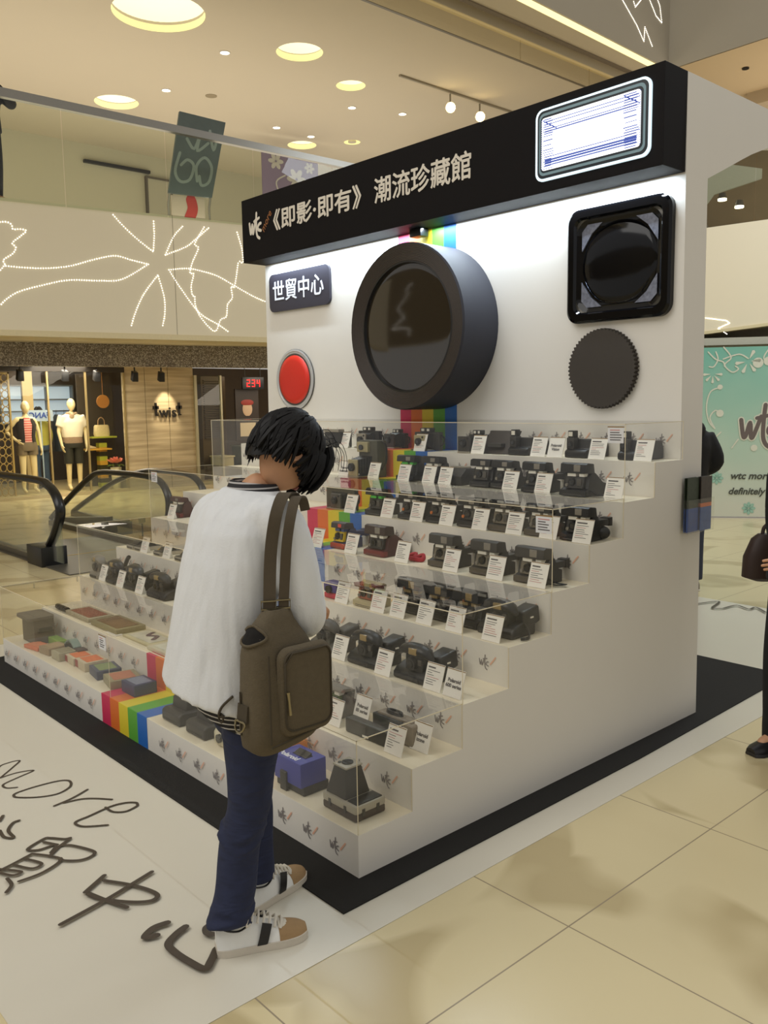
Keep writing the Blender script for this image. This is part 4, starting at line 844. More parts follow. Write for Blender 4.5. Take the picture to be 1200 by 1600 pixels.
# ------------------------------------------------------------------ escalator
es = thing('escalator', 'glass sided escalator with black handrails descending beside the stepped display', 'escalator', (-7.0, 1.5, 0))
EO = Vector((-7.0, 1.5, 0))
EG = glass('escalator_glass', (.90, .92, .85), .7, haze=.10)
for y, path, bx in ((1.6, [(-6.98, .22), (-6.79, .386), (-6.64, .6), (-6.73, .763), (-6.92, .86), (-7.2, .90), (-8.4, .90), (-13, .90)], True),
                    (2.85, [(-6.86, .2), (-6.70, .40), (-6.66, .58), (-6.70, .70), (-6.836, .81), (-7.067, .855), (-7.6, .865), (-8.4, .845), (-8.75, .77), (-9.25, .56), (-9.776, .313), (-10.2, .1)], False),
                    (3.5, [(-7.2, .2), (-7.04, .42), (-7.0, .58), (-7.1, .74), (-7.4, .83), (-8.188, .835), (-8.741, .78), (-9.453, .62), (-10.3, .33), (-11.0, .07)], False)):
    P = smoothpath(path, 5); Q = [(x-EO.x, y-EO.y, z) for x, z in P]
    mb = MB(); mb.tube(Q, .052 if bx else .045, 10, flat=.8); mb.build('handrail', M('rubber_black', (20, 20, 20), .28), es)
    mb = MB(); up = [(x, max(.07, z-.05)) for x, z in P]
    mb.loft([[(x-EO.x, y-EO.y-.008, .06), (x-EO.x, y-EO.y+.008, .06), (x-EO.x, y-EO.y+.008, z), (x-EO.x, y-EO.y-.008, z)] for x, z in up[5:]]); mb.build('balustrade_glass', EG, es, 0)
    mb = MB(); x0, x1 = min(p[0] for p in P)-EO.x, path[0][0]-EO.x; mb.box(x0, x1, y-EO.y-.05, y-EO.y+.05, 0, .07); mb.build('skirt', M('skirt_dark', (86, 80, 66), .4), es, 0)
    mb = MB(); xb = path[0][0]-EO.x; mb.box(xb-.32, xb+.10, y-EO.y-.14, y-EO.y+.14, 0, .21 if bx else .18, 0, .01); mb.build('newel_base', BLK, es)
for dx, dz in ((0, -.34), (.12, -.46)):
    mb = MB(); mb.hexa([(-1.6+dx, 1.45, .50+dz), (-3.1+dx, 1.45, .04), (-3.1+dx, 1.55, .04), (-1.6+dx, 1.55, .50+dz)], [(-1.6+dx, 1.45, .58+dz), (-3.1+dx, 1.45, .10), (-3.1+dx, 1.55, .10), (-1.6+dx, 1.55, .58+dz)]); mb.build('inclined_deck', M('deck_dark', (60, 56, 44), .4), es, 0)
mb = MB(); mb.box(-1.6, .75, .0, 2.3, .002, .012); mb.build('landing_plate', M('landing_grey', (84, 80, 72), .4, var=.2, scale=90), es, 0)
mb = MB(); mb.box(-.38, -.35, .05, 2.3, .012, .014); mb.build('yellow_line', M('safety_yellow', (170, 140, 60), .5), es, 0)

# ------------------------------------------------------------------ other people
BCL = M('black_coat', (14, 13, 15), .85, var=.25, scale=30)
t = thing('person', 'person in black hooded jacket and dark jeans standing half hidden behind the display wall', 'person', (-1.60, 5.10, .004), PI*.25)
J = stand_joints(1.66, .18, dict(er=((.26, -.01, 1.15), .042), wr=((.15, .15, 1.03), .028)))
W = figure(t, J, 1.66, [SKIN, EYE, LIP]); hair_cap(t, W, .03, seed=8, n=60)
mb = MB(); torso(mb, J, .976, e=.03)
for sx in ('r', 'l'): tubes(mb, J, ['s'+sx, 'e'+sx, 'w'+sx], (.022, .026, .02))
fused(mb, 'jacket', BCL, t, .016)
mb = MB(); mb.ball((0, -.10, 1.40), (.13, .07, .10)); mb.build('hood', BCL, t)
mb = MB(); torso(mb, J, .976, (.17, .175, .165), (.12, .13, .12), (.80, .88, .96), .008)
for sx in ('r', 'l'): tubes(mb, J, ['h'+sx, 'k'+sx, 'a'+sx], (.012, .024, .034))
fused(mb, 'jeans', M('jeans_dark', (44, 50, 66), .85, var=.2, scale=30), t, .016)
for sx in (-1, 1): shoe(t, sx*.10, .0, PI/2, M('shoe_grey', (120, 112, 100), .6), WHITE, 1)
t = thing('person', 'person in black jacket, trousers and shoes cut off by the right picture edge', 'person', (.612, 2.19, .003), PI*.9)
J = stand_joints(1.62, .18, dict(er=((.21, -.05, 1.10), .042), wr=((-.09, .20, .98), .028), el=((-.21, -.05, 1.10), .042), wl=((-.10, .17, 1.02), .028)))
W = figure(t, J, 1.62, [SKIN, EYE, LIP]); hair_cap(t, W, .05, seed=9, n=60)
mb = MB(); torso(mb, J, .953, (.18, .165, .18, .17, .09), (.135, .12, .135, .11, .075), (.86, 1.07, 1.28, 1.39, 1.47), .022)
for sx in ('r', 'l'): tubes(mb, J, ['s'+sx, 'e'+sx, 'w'+sx], (.024, .028, .022))
fused(mb, 'jacket', BCL, t, .016)
mb = MB()
for sx in ('r', 'l'): tubes(mb, J, ['h'+sx, 'k'+sx, 'a'+sx], (.012, .035, .062))
for sx in (-1, 1): mb.loft([ell(sx*.097, -.005, z, a, a*1.15, 0, 16) for z, a in ((.022, .088), (.12, .092), (.22, .085))])
fused(mb, 'trousers', BCL, t, .016)
for sx in (-1, 1): shoe(t, sx*.10, .0, PI/2, M('shoe_black', (26, 24, 26), .35), M('sole_black', (40, 38, 38), .5), 1.05)
t = thing('handbag', 'brown handbag with tan trim hanging at the black coat on the right edge', 'handbag', (.375, 2.40, .775), .8)
mb = MB(); mb.loft([ell(0, 0, z, a, b, 0, 24, 3) for z, a, b in ((0, .10, .03), (.02, .16, .06), (.12, .155, .065), (.21, .12, .05), (.235, .09, .03))]); mb.build('body', M('bag_brown', (48, 30, 22), .6, var=.2), t)
mb = MB()
for x in (-.05, .05): mb.box(x-.008, x+.008, -.070, -.05, .02, .2)
mb.build('trim', M('bag_trim', (150, 112, 66), .5), t, 0)
mb = MB(); mb.tube(smoothpath([(-.07, 0, .22), (-.06, 0, .27), (0, 0, .30), (.06, 0, .27), (.07, 0, .22)], 5), .009, 6); mb.build('handle', M('bag_brown', (48, 30, 22), .6, var=.2), t)
p = bal(.05, .42, 4.13)
t = thing('person', 'person in black leaning over the steel handrail at the upper left edge', 'person', p, PI*.06-PI/2)
J = stand_joints(1.66, .19, dict(er=((.28, .14, 1.20), .042), wr=((.15, .30, 1.22), .028), el=((-.28, .14, 1.20), .042), wl=((-.10, .32, 1.22), .028)))
W = figure(t, J, 1.66, [SKIN, EYE, LIP]); hair_cap(t, W, .04, seed=11, n=60)
mb = MB(); torso(mb, J, .976, e=.03)
for sx in ('r', 'l'): tubes(mb, J, ['s'+sx, 'e'+sx, 'w'+sx], (.022, .026, .02))
fused(mb, 'jacket', BCL, t, .016)
mb = MB()
for sx in ('r', 'l'): tubes(mb, J, ['h'+sx, 'k'+sx, 'a'+sx], (.012, .024, .034))
fused(mb, 'trousers', BCL, t, .016)
for sx in (-1, 1): shoe(t, sx*.10, .0, PI/2, BLK, BLK, 1)

# ------------------------------------------------------------------ the stepped camera-shaped display
YS = [None, 0.0, .2655, .5398, .8176, 1.0987, 1.3707, 1.6358, 1.899, 2.154]
ZS = [0.0, .1668, .3312, .5083, .6807, .8632, 1.0343, 1.2031, 1.3731]
CZ = [None, .5147, .8676, 1.2206, 1.5634]
WD_ = 3.6364; XR, XL = -.0307, -3.591; YW = 2.154; YH = 1.95; Z1, Z2 = 2.7576, 3.2183
ds = thing('display_stand', 'white stepped exhibition stand shaped like a giant instant camera with rainbow stripe', 'display stand')
mb = MB(); prof = [(0, .008)]
for i in range(1, 9): prof += [(YS[i], ZS[i]), (YS[i+1], ZS[i])]
prof += [(YS[9], .008)]; prof = prof[0:1]+prof[1:]
n = len(prof); va = [mb.bm.verts.new((0, y, z)) for y, z in prof]; vb = [mb.bm.verts.new((-WD_, y, z)) for y, z in prof]
for i in range(n):
    j = (i+1) % n; f = mb.bm.faces.new((va[i], vb[i], vb[j], va[j])); f.material_index = 1 if (abs(prof[i][1]-prof[j][1]) < 1e-6 and prof[i][1] > .01) else 0
mb.bm.faces.new(va); mb.bm.faces.new(vb[::-1]); bmesh.ops.recalc_face_normals(mb.bm, faces=mb.bm.faces)
mb.build('stepped_base', [WHITE, WHITE2], ds, 0)
mb = MB(); mb.hexa([(-WD_+.001, YW+.001, .008), (-.001, YW+.001, .008), (-.001, YW+.212, .008), (-WD_+.001, YW+.212, .008)], [(XL, YW+.001, Z2), (XR, YW+.001, Z2), (XR, YW+.212, Z2), (XL, YW+.212, Z2)]); mb.build('back_wall', WHITE, ds, 0)
mb = MB(); mb.prism([(YW+.212, Z1), (2.527, 2.825), (2.73, 2.912), (2.834, 2.955), (3.018, 3.02), (3.35, 3.08), (3.35, Z2), (YW+.212, Z2)], XR-.06, XR, 'x'); mb.build('side_fin', WHITE, ds, 0)
mb = MB(); mb.box(XL, XR, YH, YW+.001, Z1, Z2, 0, .002); mb.build('header_box', M('header_black', (25, 23, 24), .62, spec=.10), ds, 0)
# rainbow stripe over every tread and riser, then up the wall
mb = MB()
for i in range(1, 9):
    x0 = -2.112+.052*(i-1)/8
    for c in range(5):
        a, b = x0+.1036*c, x0+.1036*(c+1)
        mb.face([(a, YS[i]-.001, ZS[i-1]), (b, YS[i]-.001, ZS[i-1]), (b, YS[i]-.001, ZS[i]+.001), (a, YS[i]-.001, ZS[i]+.001)], c)
        mb.face([(a, YS[i]-.001, ZS[i]+.001), (b, YS[i]-.001, ZS[i]+.001), (b, YS[i+1], ZS[i]+.001), (a, YS[i+1], ZS[i]+.001)], c)
for c in range(5):
    a, b = -2.058+.1036*c, -2.058+.1036*(c+1); mb.face([(a, YW-.001, ZS[8]), (b, YW-.001, ZS[8]), (b, YW-.001, Z1), (a, YW-.001, Z1)], c)
mb.build('rainbow_stripe', RAIN, ds, 0)
# small logos on every riser
for i in range(1, 10):
    mb = MB(); z0 = (ZS[i-1]+(ZS[i] if i < 9 else CZ[4]))/2-.028; y = YS[i]-.0015; fr = lambda x, z: (x, y, z)
    x = -.115-.01*(i % 3)
    while x > -WD_+.03:
        s0 = -2.112+.052*(i-1)/8
        if not (s0-.09 < x < s0+.52):
            logo(mb, x-.035, z0, .058, fr, 0, 1.0, 2)
            mb.stroke([(x+.026, z0+.022), (x+.054, z0+.056)], .0065, fr, 1)
        x -= .163
    mb.build('logo_print', [LOGO, LOGO_O], ds, 0)
# header lettering
HW = M('header_lettering', (222, 214, 200), .55)
mb = MB(); logo(mb, -3.485, 2.925, .175, lambda x, z: (x, YH-.003, z), 0, 1.5); mb.build('logo', HW, ds, 0)
text('more', .075, M('header_orange', (160, 104, 60), .55), ds, Matrix.Translation((-3.315, YH-.003, 2.955)) @ Matrix.Rotation(PI/2, 4, 'X') @ Matrix.Rotation(.85, 4, 'Z'), shear=.2)
text('\u300a\u5373\u5f71\u2027\u5373\u6709\u300b', .155, HW, ds, wall_mtx(-3.27, YH-.003, 2.995), fat=.0032, xs=1.215)
text('\u6f6e\u6d41\u73cd\u85cf\u9928', .165, HW, ds, wall_mtx(-2.06, YH-.003, 2.995), fat=.0028, xs=1.02)
# flash window: backlit print in a glowing frame
FW = M('flash_frame', (214, 236, 246), .4, emit=.9); FB = M('flash_white', (250, 252, 255), .4, emit=1.5); FD = M('flash_dark', (40, 46, 54), .3); FBL = M('flash_blue', (74, 98, 190), .4, emit=.3)
fl_ = bpy.data.objects.new('flash_window', None); COL.objects.link(fl_); fl_.parent = ds
def plate(mb, x0, x1, z0, z1, r, y0, y1, mi=0): mb.prism(rrect(x0, x1, z0, z1, r), y0, y1, 'y', mi)
mb = MB(); plate(mb, -.765, -.092, 2.812, 3.172, .045, YH-.012, YH); mb.build('glowing_frame', FW, fl_, 0)
mb = MB(); plate(mb, -.752, -.104, 2.824, 3.161, .037, YH-.013, YH-.005); mb.build('dark_bezel', FD, fl_, 0)
mb = MB(); plate(mb, -.740, -.118, 2.838, 3.148, .03, YH-.0145, YH-.006); mb.build('grey_bezel', M('flash_grey', (120, 146, 156), .4, emit=.18), fl_, 0)
mb = MB(); plate(mb, -.730, -.130, 2.852, 3.134, .024, YH-.016, YH-.008); mb.build('inner_bezel', FD, fl_, 0)
mb = MB(); plate(mb, -.722, -.142, 2.862, 3.122, .018, YH-.018, YH-.01); mb.build('lit_reflector', FB, fl_, 0)
mb = MB(); rnd = random.Random(2); yy = YH-.0185
for z in (3.10, 3.085, 3.062, 3.05, 2.925, 2.905, 2.893, 2.882): mb.box(-.70, -.16, yy-.0004, yy, z, z+rnd.choice((.004, .006, .009)))
for s0, s1 in ((-.716, -.64), (-.236, -.146)):
    for k in range(22):
        z = 2.868+k*.0115
        if 8 < k < 14 and k % 2: continue
        a = s0+rnd.uniform(0, .012); mb.box(a, s1-rnd.uniform(0, .02), yy-.0004, yy, z, z+rnd.uniform(.003, .0055))
    for k in range(4): mb.face([(s0+.02*k, yy-.0006, 3.11-.012*k), (s0+.02*k+.03, yy-.0006, 3.09-.012*k), (s0+.02*k+.032, yy-.0006, 3.094-.012*k), (s0+.02*k+.003, yy-.0006, 3.114-.012*k)])
for k in range(24):
    for x in (-.7215, -.1465): mb.box(x, x+.004, yy-.0004, yy, 2.87+k*.0105, 2.875+k*.0105)
mb.build('lamp_grooves', FBL, fl_, 0)
# lens
LX, LZ, LR = -1.705, 2.132, .502
ln = bpy.data.objects.new('lens', None); COL.objects.link(ln); ln.parent = ds
def disc(r, y, n=72): return [(LX+r*math.cos(2*PI*k/n), y, LZ+r*math.sin(2*PI*k/n)) for k in range(n)]
mb = MB(); mb.loft([disc(LR, YW), disc(LR, YW-.29), disc(LR-.01, YW-.30)], 0, (False, False)); mb.build('barrel', M('lens_navy', (38, 38, 46), .62, var=.05), ln, 30)
mb = MB(); rings = []
for k in range(24): rings.append(disc(LR-.01-.0045*k, YW-.30+(.003 if k % 2 else 0)+.0008*k))
mb.loft(rings, 0, (False, False)); mb.build('ribbed_ring', M('lens_ring_brown', (58, 50, 44), .65, var=.08), ln, 0)
mb = MB(); mb.loft([disc(.396, YW-.282), disc(.386, YW-.284), disc(.380, YW-.262)], 0, (False, False)); mb.build('inner_ring', BLK, ln, 30)
mb = MB(); mb.loft([disc(.380*math.cos(PI/2*k/8)+.001, YW-.264-.004*math.sin(PI/2*k/8)) for k in range(9)], 0, (False, True)); mb.build('front_glass', M('big_lens_glass', (40, 34, 26), .05, var=.05, spec=1.0), ln, 60)
mb = MB(); mb.box(-1.86, -1.76, YW-.09, YW-.02, Z1-.05, Z1, 0, .005); mb.build('lamp_bracket', BLK, ds)
# name plate, red button, viewfinder, dial
np_ = bpy.data.objects.new('name_plate', None); COL.objects.link(np_); np_.parent = ds
mb = MB(); plate(mb, -3.522, -2.768, 2.388, 2.672, .05, YW-.02, YW); mb.build('plate', M('plate_navy', (50, 48, 58), .35), np_, 0)
text('\u4e16\u8cbf\u4e2d\u5fc3', .165, M('plate_lettering', (232, 234, 240), .5), np_, wall_mtx(-3.478, YW-.021, 2.528), fat=.0016, xs=.98)
bt = bpy.data.objects.new('shutter_button', None); COL.objects.link(bt); bt.parent = ds
BXC, BZC = -3.232, 1.862
def cd(r, y, n=48): return [(BXC+r*math.cos(2*PI*k/n), y, BZC+r*math.sin(2*PI*k/n)*.96) for k in range(n)]
mb = MB(); mb.loft([cd(.238, YW), cd(.238, YW-.012), cd(.225, YW-.014), cd(.218, YW-.010), cd(.205, YW-.012)], 0, (False, False)); mb.build('silver_ring', M('button_silver', (196, 196, 196), .35, .3), bt, 20)
mb = MB(); mb.loft([cd(.240, YW), cd(.240, YW-.010), cd(.2385, YW-.010)], 0, (False, False)); mb.loft([cd(.206, YW-.002), cd(.206, YW-.013), cd(.192, YW-.013)], 0, (False, False)); mb.build('dark_rim', DGREY, bt, 20)
mb = MB(); mb.loft([cd(.194, YW-.005), cd(.188, YW-.022), cd(.150, YW-.030), cd(.06, YW-.034)], 0, (False, True)); mb.build('red_cap', M('button_red', (212, 44, 28), .4, var=.04), bt, 60)
vf = bpy.data.objects.new('viewfinder', None); COL.objects.link(vf); vf.parent = ds
VG = M('viewfinder_black', (7, 7, 9), .09, spec=.32)
mb = MB(); mb.loft([[(x, y, z) for x, z in rrect(-.69+q, -.075-q, 2.083+q, 2.675-q, max(.02, .07-q*.5), 7)] for q, y in ((0, YW), (0, YW-.03), (.012, YW-.04), (.045, YW-.04), (.055, YW-.025))], 0, (False, False)); mb.build('bezel', VG, vf, 30)
mb = MB(); mb.loft([[(x, y, z) for x, z in rrect(-.69+q, -.075-q, 2.083+q, 2.675-q, max(.02, .09-q*.2), 7)] for q, y in ((.055, YW-.025), (.075, YW-.012), (.10, YW-.008))], 0, (False, True)); mb.build('recess', VG, vf, 40)
mb = MB(); c = (-.3825, 2.379)
mb.loft([[(c[0]+.225*math.cos(a)*math.cos(2*PI*k/40), YW-.008-.022*math.sin(a), c[1]+.215*math.cos(a)*math.sin(2*PI*k/40)) for k in range(40)] for a in (0, .2, .5, .9, 1.25, 1.5)], 0, (False, True)); mb.build('dome', VG, vf, 60)
CR = M('corner_highlight_metal', (150, 156, 176), .22, .7, var=.7, scale=60)
for sx in (-1, 1):
    for sz in (-1, 1):
        mb = MB(); mb.prism([(c[0]+sx*q, c[1]+sz*r_) for q, r_ in ((.225, .08), (.225, .18), (.19, .215), (.10, .215), (.165, .165))], YW-.016, YW-.006, 'y'); mb.build('corner_highlight', CR, vf, 0)  # added pieces paint the bright corner highlights of the black glass
mb = MB(); pts = []
for k in range(240):
    a = 2*PI*k/240; r = .205+.006*math.sin(60*a); pts.append((-.465+r*math.cos(a), 1.838+r*math.sin(a)))
mb.prism(pts, YW-.035, YW, 'y'); mb.build('dial', M('dial_brown', (58, 52, 46), .6, var=.06), ds, 20)
# leaflet holder on the side
lh = thing('leaflet_holder', 'clear acrylic leaflet holder fixed to the side of the white stand', 'leaflet holder', (.0, 2.27, 1.0))
AC = glass('acrylic', (.99, .988, .975), 1.0, haze=.006)
ACE = M('acrylic_highlight', (226, 214, 184), .3, var=.03)
mb = MB(); mb.box(.045, .048, -.13, .13, 0, .17); mb.box(.002, .048, -.13, -.127, 0, .17); mb.box(.002, .048, .127, .13, 0, .17); mb.box(.002, .048, -.13, .13, 0, .003); mb.box(.002, .005, -.13, .13, 0, .20); mb.build('pocket', AC, lh, 0)
for k, (x, y, c1, c2, l) in enumerate(((.012, -.06, (34, 46, 32), (36, 66, 130), 'blue and dark green leaflet at the back left of the holder'), (.024, -.055, (46, 58, 40), (44, 78, 150), 'blue and dark green leaflet at the front left of the holder'),
                                        (.018, .065, (52, 46, 40), (40, 70, 140), 'dark leaflet with orange band at the back right of the holder'), (.034, .062, (60, 52, 44), (46, 84, 150), 'dark leaflet with orange band at the front right of the holder'))):
    t = thing('leaflet', l, 'leaflet', (x, 2.27+y, 1.004), 0, 'leaflets in the holder')
    mb = MB(); mb.box(0, .004, -.055, .055, 0, .12, 1); mb.box(0, .004, -.055, .055, .14 if k > 1 else .12, .275, 0)
    if k > 1: mb.box(0, .004, -.055, .055, .12, .14, 2)
    mb.build('paper', [M('leaf_dark%d' % k, c1, .5, var=.5, scale=40), M('leaf_blue%d' % k, c2, .5, var=.3, scale=30), M('leaf_orange', (206, 110, 60), .5)], t, 0)

# ------------------------------------------------------------------ acrylic cases (each covers two steps)
STEP = ['', 'lowest step', 'second step up', 'third step up', 'fourth step up', 'fifth step up', 'sixth step up', 'seventh step up', 'top step']
for k in range(1, 5):
    a, b = 2*k-1, 2*k; t = thing('acrylic_case', 'clear acrylic case covering the %s' % {1: 'lowest and second steps', 2: 'third and fourth steps', 3: 'fifth and sixth steps', 4: 'two topmost steps'}[k], 'display case', (0, YS[a], ZS[a]), 0, 'acrylic covers over the steps')
    Y0, Y1, Y2 = 0, YS[b]-YS[a], YS[b+1]-YS[a]; H1, H2 = ZS[b]-ZS[a], CZ[k]-ZS[a]; e = .004; g = .0012
    seam = [-2.0, -2.0, -2.35, -2.28][k-1]
    for x0, x1 in ((-WD_+e, seam-e/2), (seam+e/2, -e)):
        mb = MB(); mb.box(x0, x1, Y0+g, Y0+g+e, g, H2-e); mb.build('front_panel', AC, t, 0)
        mb = MB(); mb.box(x0, x1, Y0+g, Y2-g-.002, H2-e, H2); mb.build('top_panel', AC, t, 0)
    L_ = [(Y0+g, g), (Y1-g, g), (Y1-g, H1+g), (Y2-g-.002, H1+g), (Y2-g-.002, H2-e), (Y0+g, H2-e)]
    for x0 in (-e-.0005, -WD_+.0005):
        mb = MB(); mb.prism(L_, x0, x0+e, 'x'); mb.build('side_panel', AC, t, 0)
    mb = MB(); q = .0024
    for x0 in (-q, -WD_): mb.box(x0, x0+q, Y0+g-.001, Y0+g+q-.001, g, H2); mb.box(x0, x0+q, Y0+g, Y2-g, H2-q, H2+.0006)
    mb.box(-WD_, 0, Y0+g-.001, Y0+g+q, H2-q, H2+.0006)
    mb.box(-q, 0, Y2-g-q, Y2-g-.0006, H1+g, H2-q)
    mb.box(-q, 0, Y1-g-q, Y1-g-.0006, g, H1)
    mb.box(seam-q/2, seam+q/2, Y0+g-.0012, Y0+g, g, H2)
    mb.build('edge_highlights', ACE, t, 0)  # solid pale strips paint the bright edge highlights; one marks the seam
def notice(x, y, z, label):
    t = thing('notice_label', label, 'label', (x, y, z), 0, 'notice labels on the acrylic cases')
    mb = MB(); mb.box(-.042, .042, -.0015, 0, -.075, 0); mb.build('paper', M('notice_white', (222, 222, 224), .5, var=.02), t, 0)
    mb = MB(); rnd = random.Random(int(z*100))
    mb.box(-.044, .044, -.0018, 0, -.003, .002, 0)
    for i, zz in enumerate((-.015, -.026, -.037, -.049, -.060)): mb.box(-.03, .005+rnd.uniform(.0, .028), -.0022, -.0015, zz-.0022, zz+.0022, 1 if i > 0 else 2)
    mb.build('printing', [BRN, INK, RED_INK], t, 0)
notice(-2.06, YS[1]-.001, .49, 'small white notice on the front of the lowest acrylic case')
notice(-.045, YS[5]-.001, 1.19, 'small white notice at the right front corner of the third acrylic case')
notice(-.05, YS[7]-.001, 1.55, 'small white notice at the right front corner of the topmost acrylic case')
notice(-3.55, YS[5]-.001, 1.205, 'small white notice at the left end of the third acrylic case')

# ------------------------------------------------------------------ exhibits
ROOM = .2
def place(row, x, dy):
    global ROOM
    ROOM = YS[row+1]-YS[row]-dy-.006          # depth left on the tread behind this spot
    return (x, YS[row]+dy, ZS[row]+.0014)
def strap_loop(t, pts, r=.006, mat=None):
    mb = MB(); mb.tube(smoothpath(pts, 5), r, 6, flat=.4); return mb.build('strap', mat or BLK, t)
ORD = ['rightmost', 'second from the right', 'third from the right', 'fourth from the right', 'fifth from the right', 'sixth from the right', 'seventh from the right', 'eighth from the right', 'ninth from the right']
def flip_camera(loc, label, W=.145, H=.155, L=.145, body=BLK, panel=CHAR, bar=None, door=None, lampm=GREY, tail=.06, win=PALE, dot=None, rz=0, group='flip top instant cameras', strap=None, base2=None):
    L = min(L, ROOM); tail = tail if L+tail <= ROOM else max(0, ROOM-L)
    if tail < .03: tail = 0
    t = thing('instant_camera', label, 'camera', loc, rz, group); h = W/2; bar = bar or body; door = door or body
    mb = MB(); mb.prism([(.010, .0), (.010, .032), (.032, .040), (.042, .10), (.07, .122), (.095, .112), (L-.035, .066), (L, .056), (L, 0)], -h, h, 'x', 0, .004); mb.build('body', base2 or body, t)
    mb = MB(); mb.prism([(.008, .115), (.012, H-.006), (.028, H), (.075, H-.006), (.084, .112), (.050, .112)], -h-.002, h+.002, 'x', 0, .004); b = mb.build('flash_bar', bar, t)
    mb = MB(); mb.box(h*.05, h*.55, .0085, .02, .121, H-.010, 0, .002); mb.build('flash_lamp', lampm, b)
    mb = MB(); mb.box(-h*.50, h*.16, .016, .05, .098, .1125); mb.box(h*.42, h*.80, .016, .05, .098, .1125); mb.build('front_opening', win, t, 0)  # coloured blocks stand in for the bright view through open gaps
    mb = MB(); mb.hexa([(-h*.68, .012, .040), (h*.72, .012, .040), (h*.72, .05, .040), (-h*.68, .05, .040)], [(-h*.68, .026, .097), (h*.72, .026, .097), (h*.72, .06, .097), (-h*.68, .06, .097)], 0, .003); p = mb.build('lens_panel', panel, t)
    mb = MB(); mb.cyl((-h*.15, .030, .070), (-h*.15, .010, .069), .021, .019, n=18); mb.cyl((-h*.15, .0105, .069), (-h*.15, .0095, .069), .012, n=14, mi=1); mb.build('lens', [BLK, LENS], p)
    mb = MB(); mb.box(h*.28, h*.62, .010, .03, .052, .086, 0, .002); mb.build('meter_window', DGREY, p)
    mb = MB(); mb.cyl((-h*.52, .02, .055), (-h*.52, .008, .054), .008, n=12); mb.build('release_button', dot or GREY, p)
    mb = MB(); mb.box(-h-.002, h+.002, 0, .03, .002, .031, 0, .004); mb.box(-h*.75, h*.75, -.0006, .002, .008, .011, 1); mb.build('film_door', [door, INK], t)
    if tail:
        mb = MB(); mb.box(h-.045, h+.002, .07, L+tail-.03, .064, .094, 0, .004); mb.hexa([(h-.046, L+tail-.03, .060), (h+.003, L+tail-.03, .060), (h+.003, L+tail, .058), (h-.046, L+tail, .058)], [(h-.046, L+tail-.03, .098), (h+.003, L+tail-.03, .098), (h+.003, L+tail, .10), (h-.046, L+tail, .10)], 0, .003); mb.build('eyepiece', body, t)
    if strap: strap_loop(t, [(h, .05, .03), (h+.03, .06, .012), (h+.06, .075, .008), (h+.085, .06, .012), (h+.06, .045, .008), (h+.02, .03, .008)], .007, strap)
    return t
def round_camera(loc, label, W=.18, H=.165, L=.15, body=BLK, win=AMBER, rz=0, group='rounded flip top instant cameras', door=None, strap=False, chip=True):
    L = min(L, ROOM-.032)
    t = thing('instant_camera', label, 'camera', loc, rz, group); h = W/2
    mb = MB(); mb.prism([(0, 0), (0, .026), (.02, .045), (.06, .060), (L*.8, .078), (L, .07), (L, .0)], -h, h, 'x', 0, .010, 3); mb.build('body', body, t, 50)
    mb = MB(); rings = []
    for k in range(9):
        u = k/8; x = -h*.92+u*W*.92; s_ = math.sin(PI*min(1, max(0, u)))**.4; zc = .106+.028*s_
        rings.append([(x, .040+.038*math.cos(q)*(.4+.6*s_), zc+.026*math.sin(q)*(.35+.65*s_)) for q in [2*PI*j/14 for j in range(14)]])
    mb.loft(rings); mb.build('flash_hood', body, t, 70)
    mb = MB(); mb.hexa([(-h*.45, .02, .04), (h*.55, .02, .04), (h*.55, .09, .05), (-h*.45, .09, .05)], [(-h*.42, .02, .118), (h*.62, .02, .118), (h*.62, .075, .118), (-h*.42, .075, .118)], 0, .008); mb.build('front_column', body, t)
    mb = MB(); mb.box(-h*.10, h*.36, .002, .02, .117, .146, 0, .006); mb.build('flash_lamp', win, t)
    mb = MB(); mb.cyl((0, .03, .078), (0, .004, .075), .030, .027, n=22); mb.cyl((0, .006, .075), (0, .001, .075), .016, n=16, mi=1); mb.build('lens', [CHAR, LENS], t)
    mb = MB(); mb.box(h*.34, h*.54, .012, .03, .075, .10, 0, .003); mb.build('front_opening', DGREY, t)
    mb = MB(); mb.box(-h*.85, h*.5, -.003, .01, .005, .022, 0, .004); mb.build('film_door', door or CHAR, t)
    mb = MB(); mb.hexa([(h*.2, .08, .03), (h+.004, .08, .03), (h+.004, L+.03, .05), (h*.2, L+.03, .05)], [(h*.2, .07, .10), (h+.004, .07, .11), (h+.004, L+.02, .125), (h*.2, L+.02, .125)], 0, .014, 3); g = mb.build('grip', body, t, 60)
    if chip:
        mb = MB(); mb.box(h+.003, h+.006, .115, .135, .075, .082); mb.build('strap_clip', PALE, g, 0)
    if strap: strap_loop(t, [(h, .08, .06), (h+.015, .09, .03), (h+.025, .085, .012), (h+.04, .06, .008), (h+.045, .03, .010), (h+.03, .02, .008)], .008)
    return t
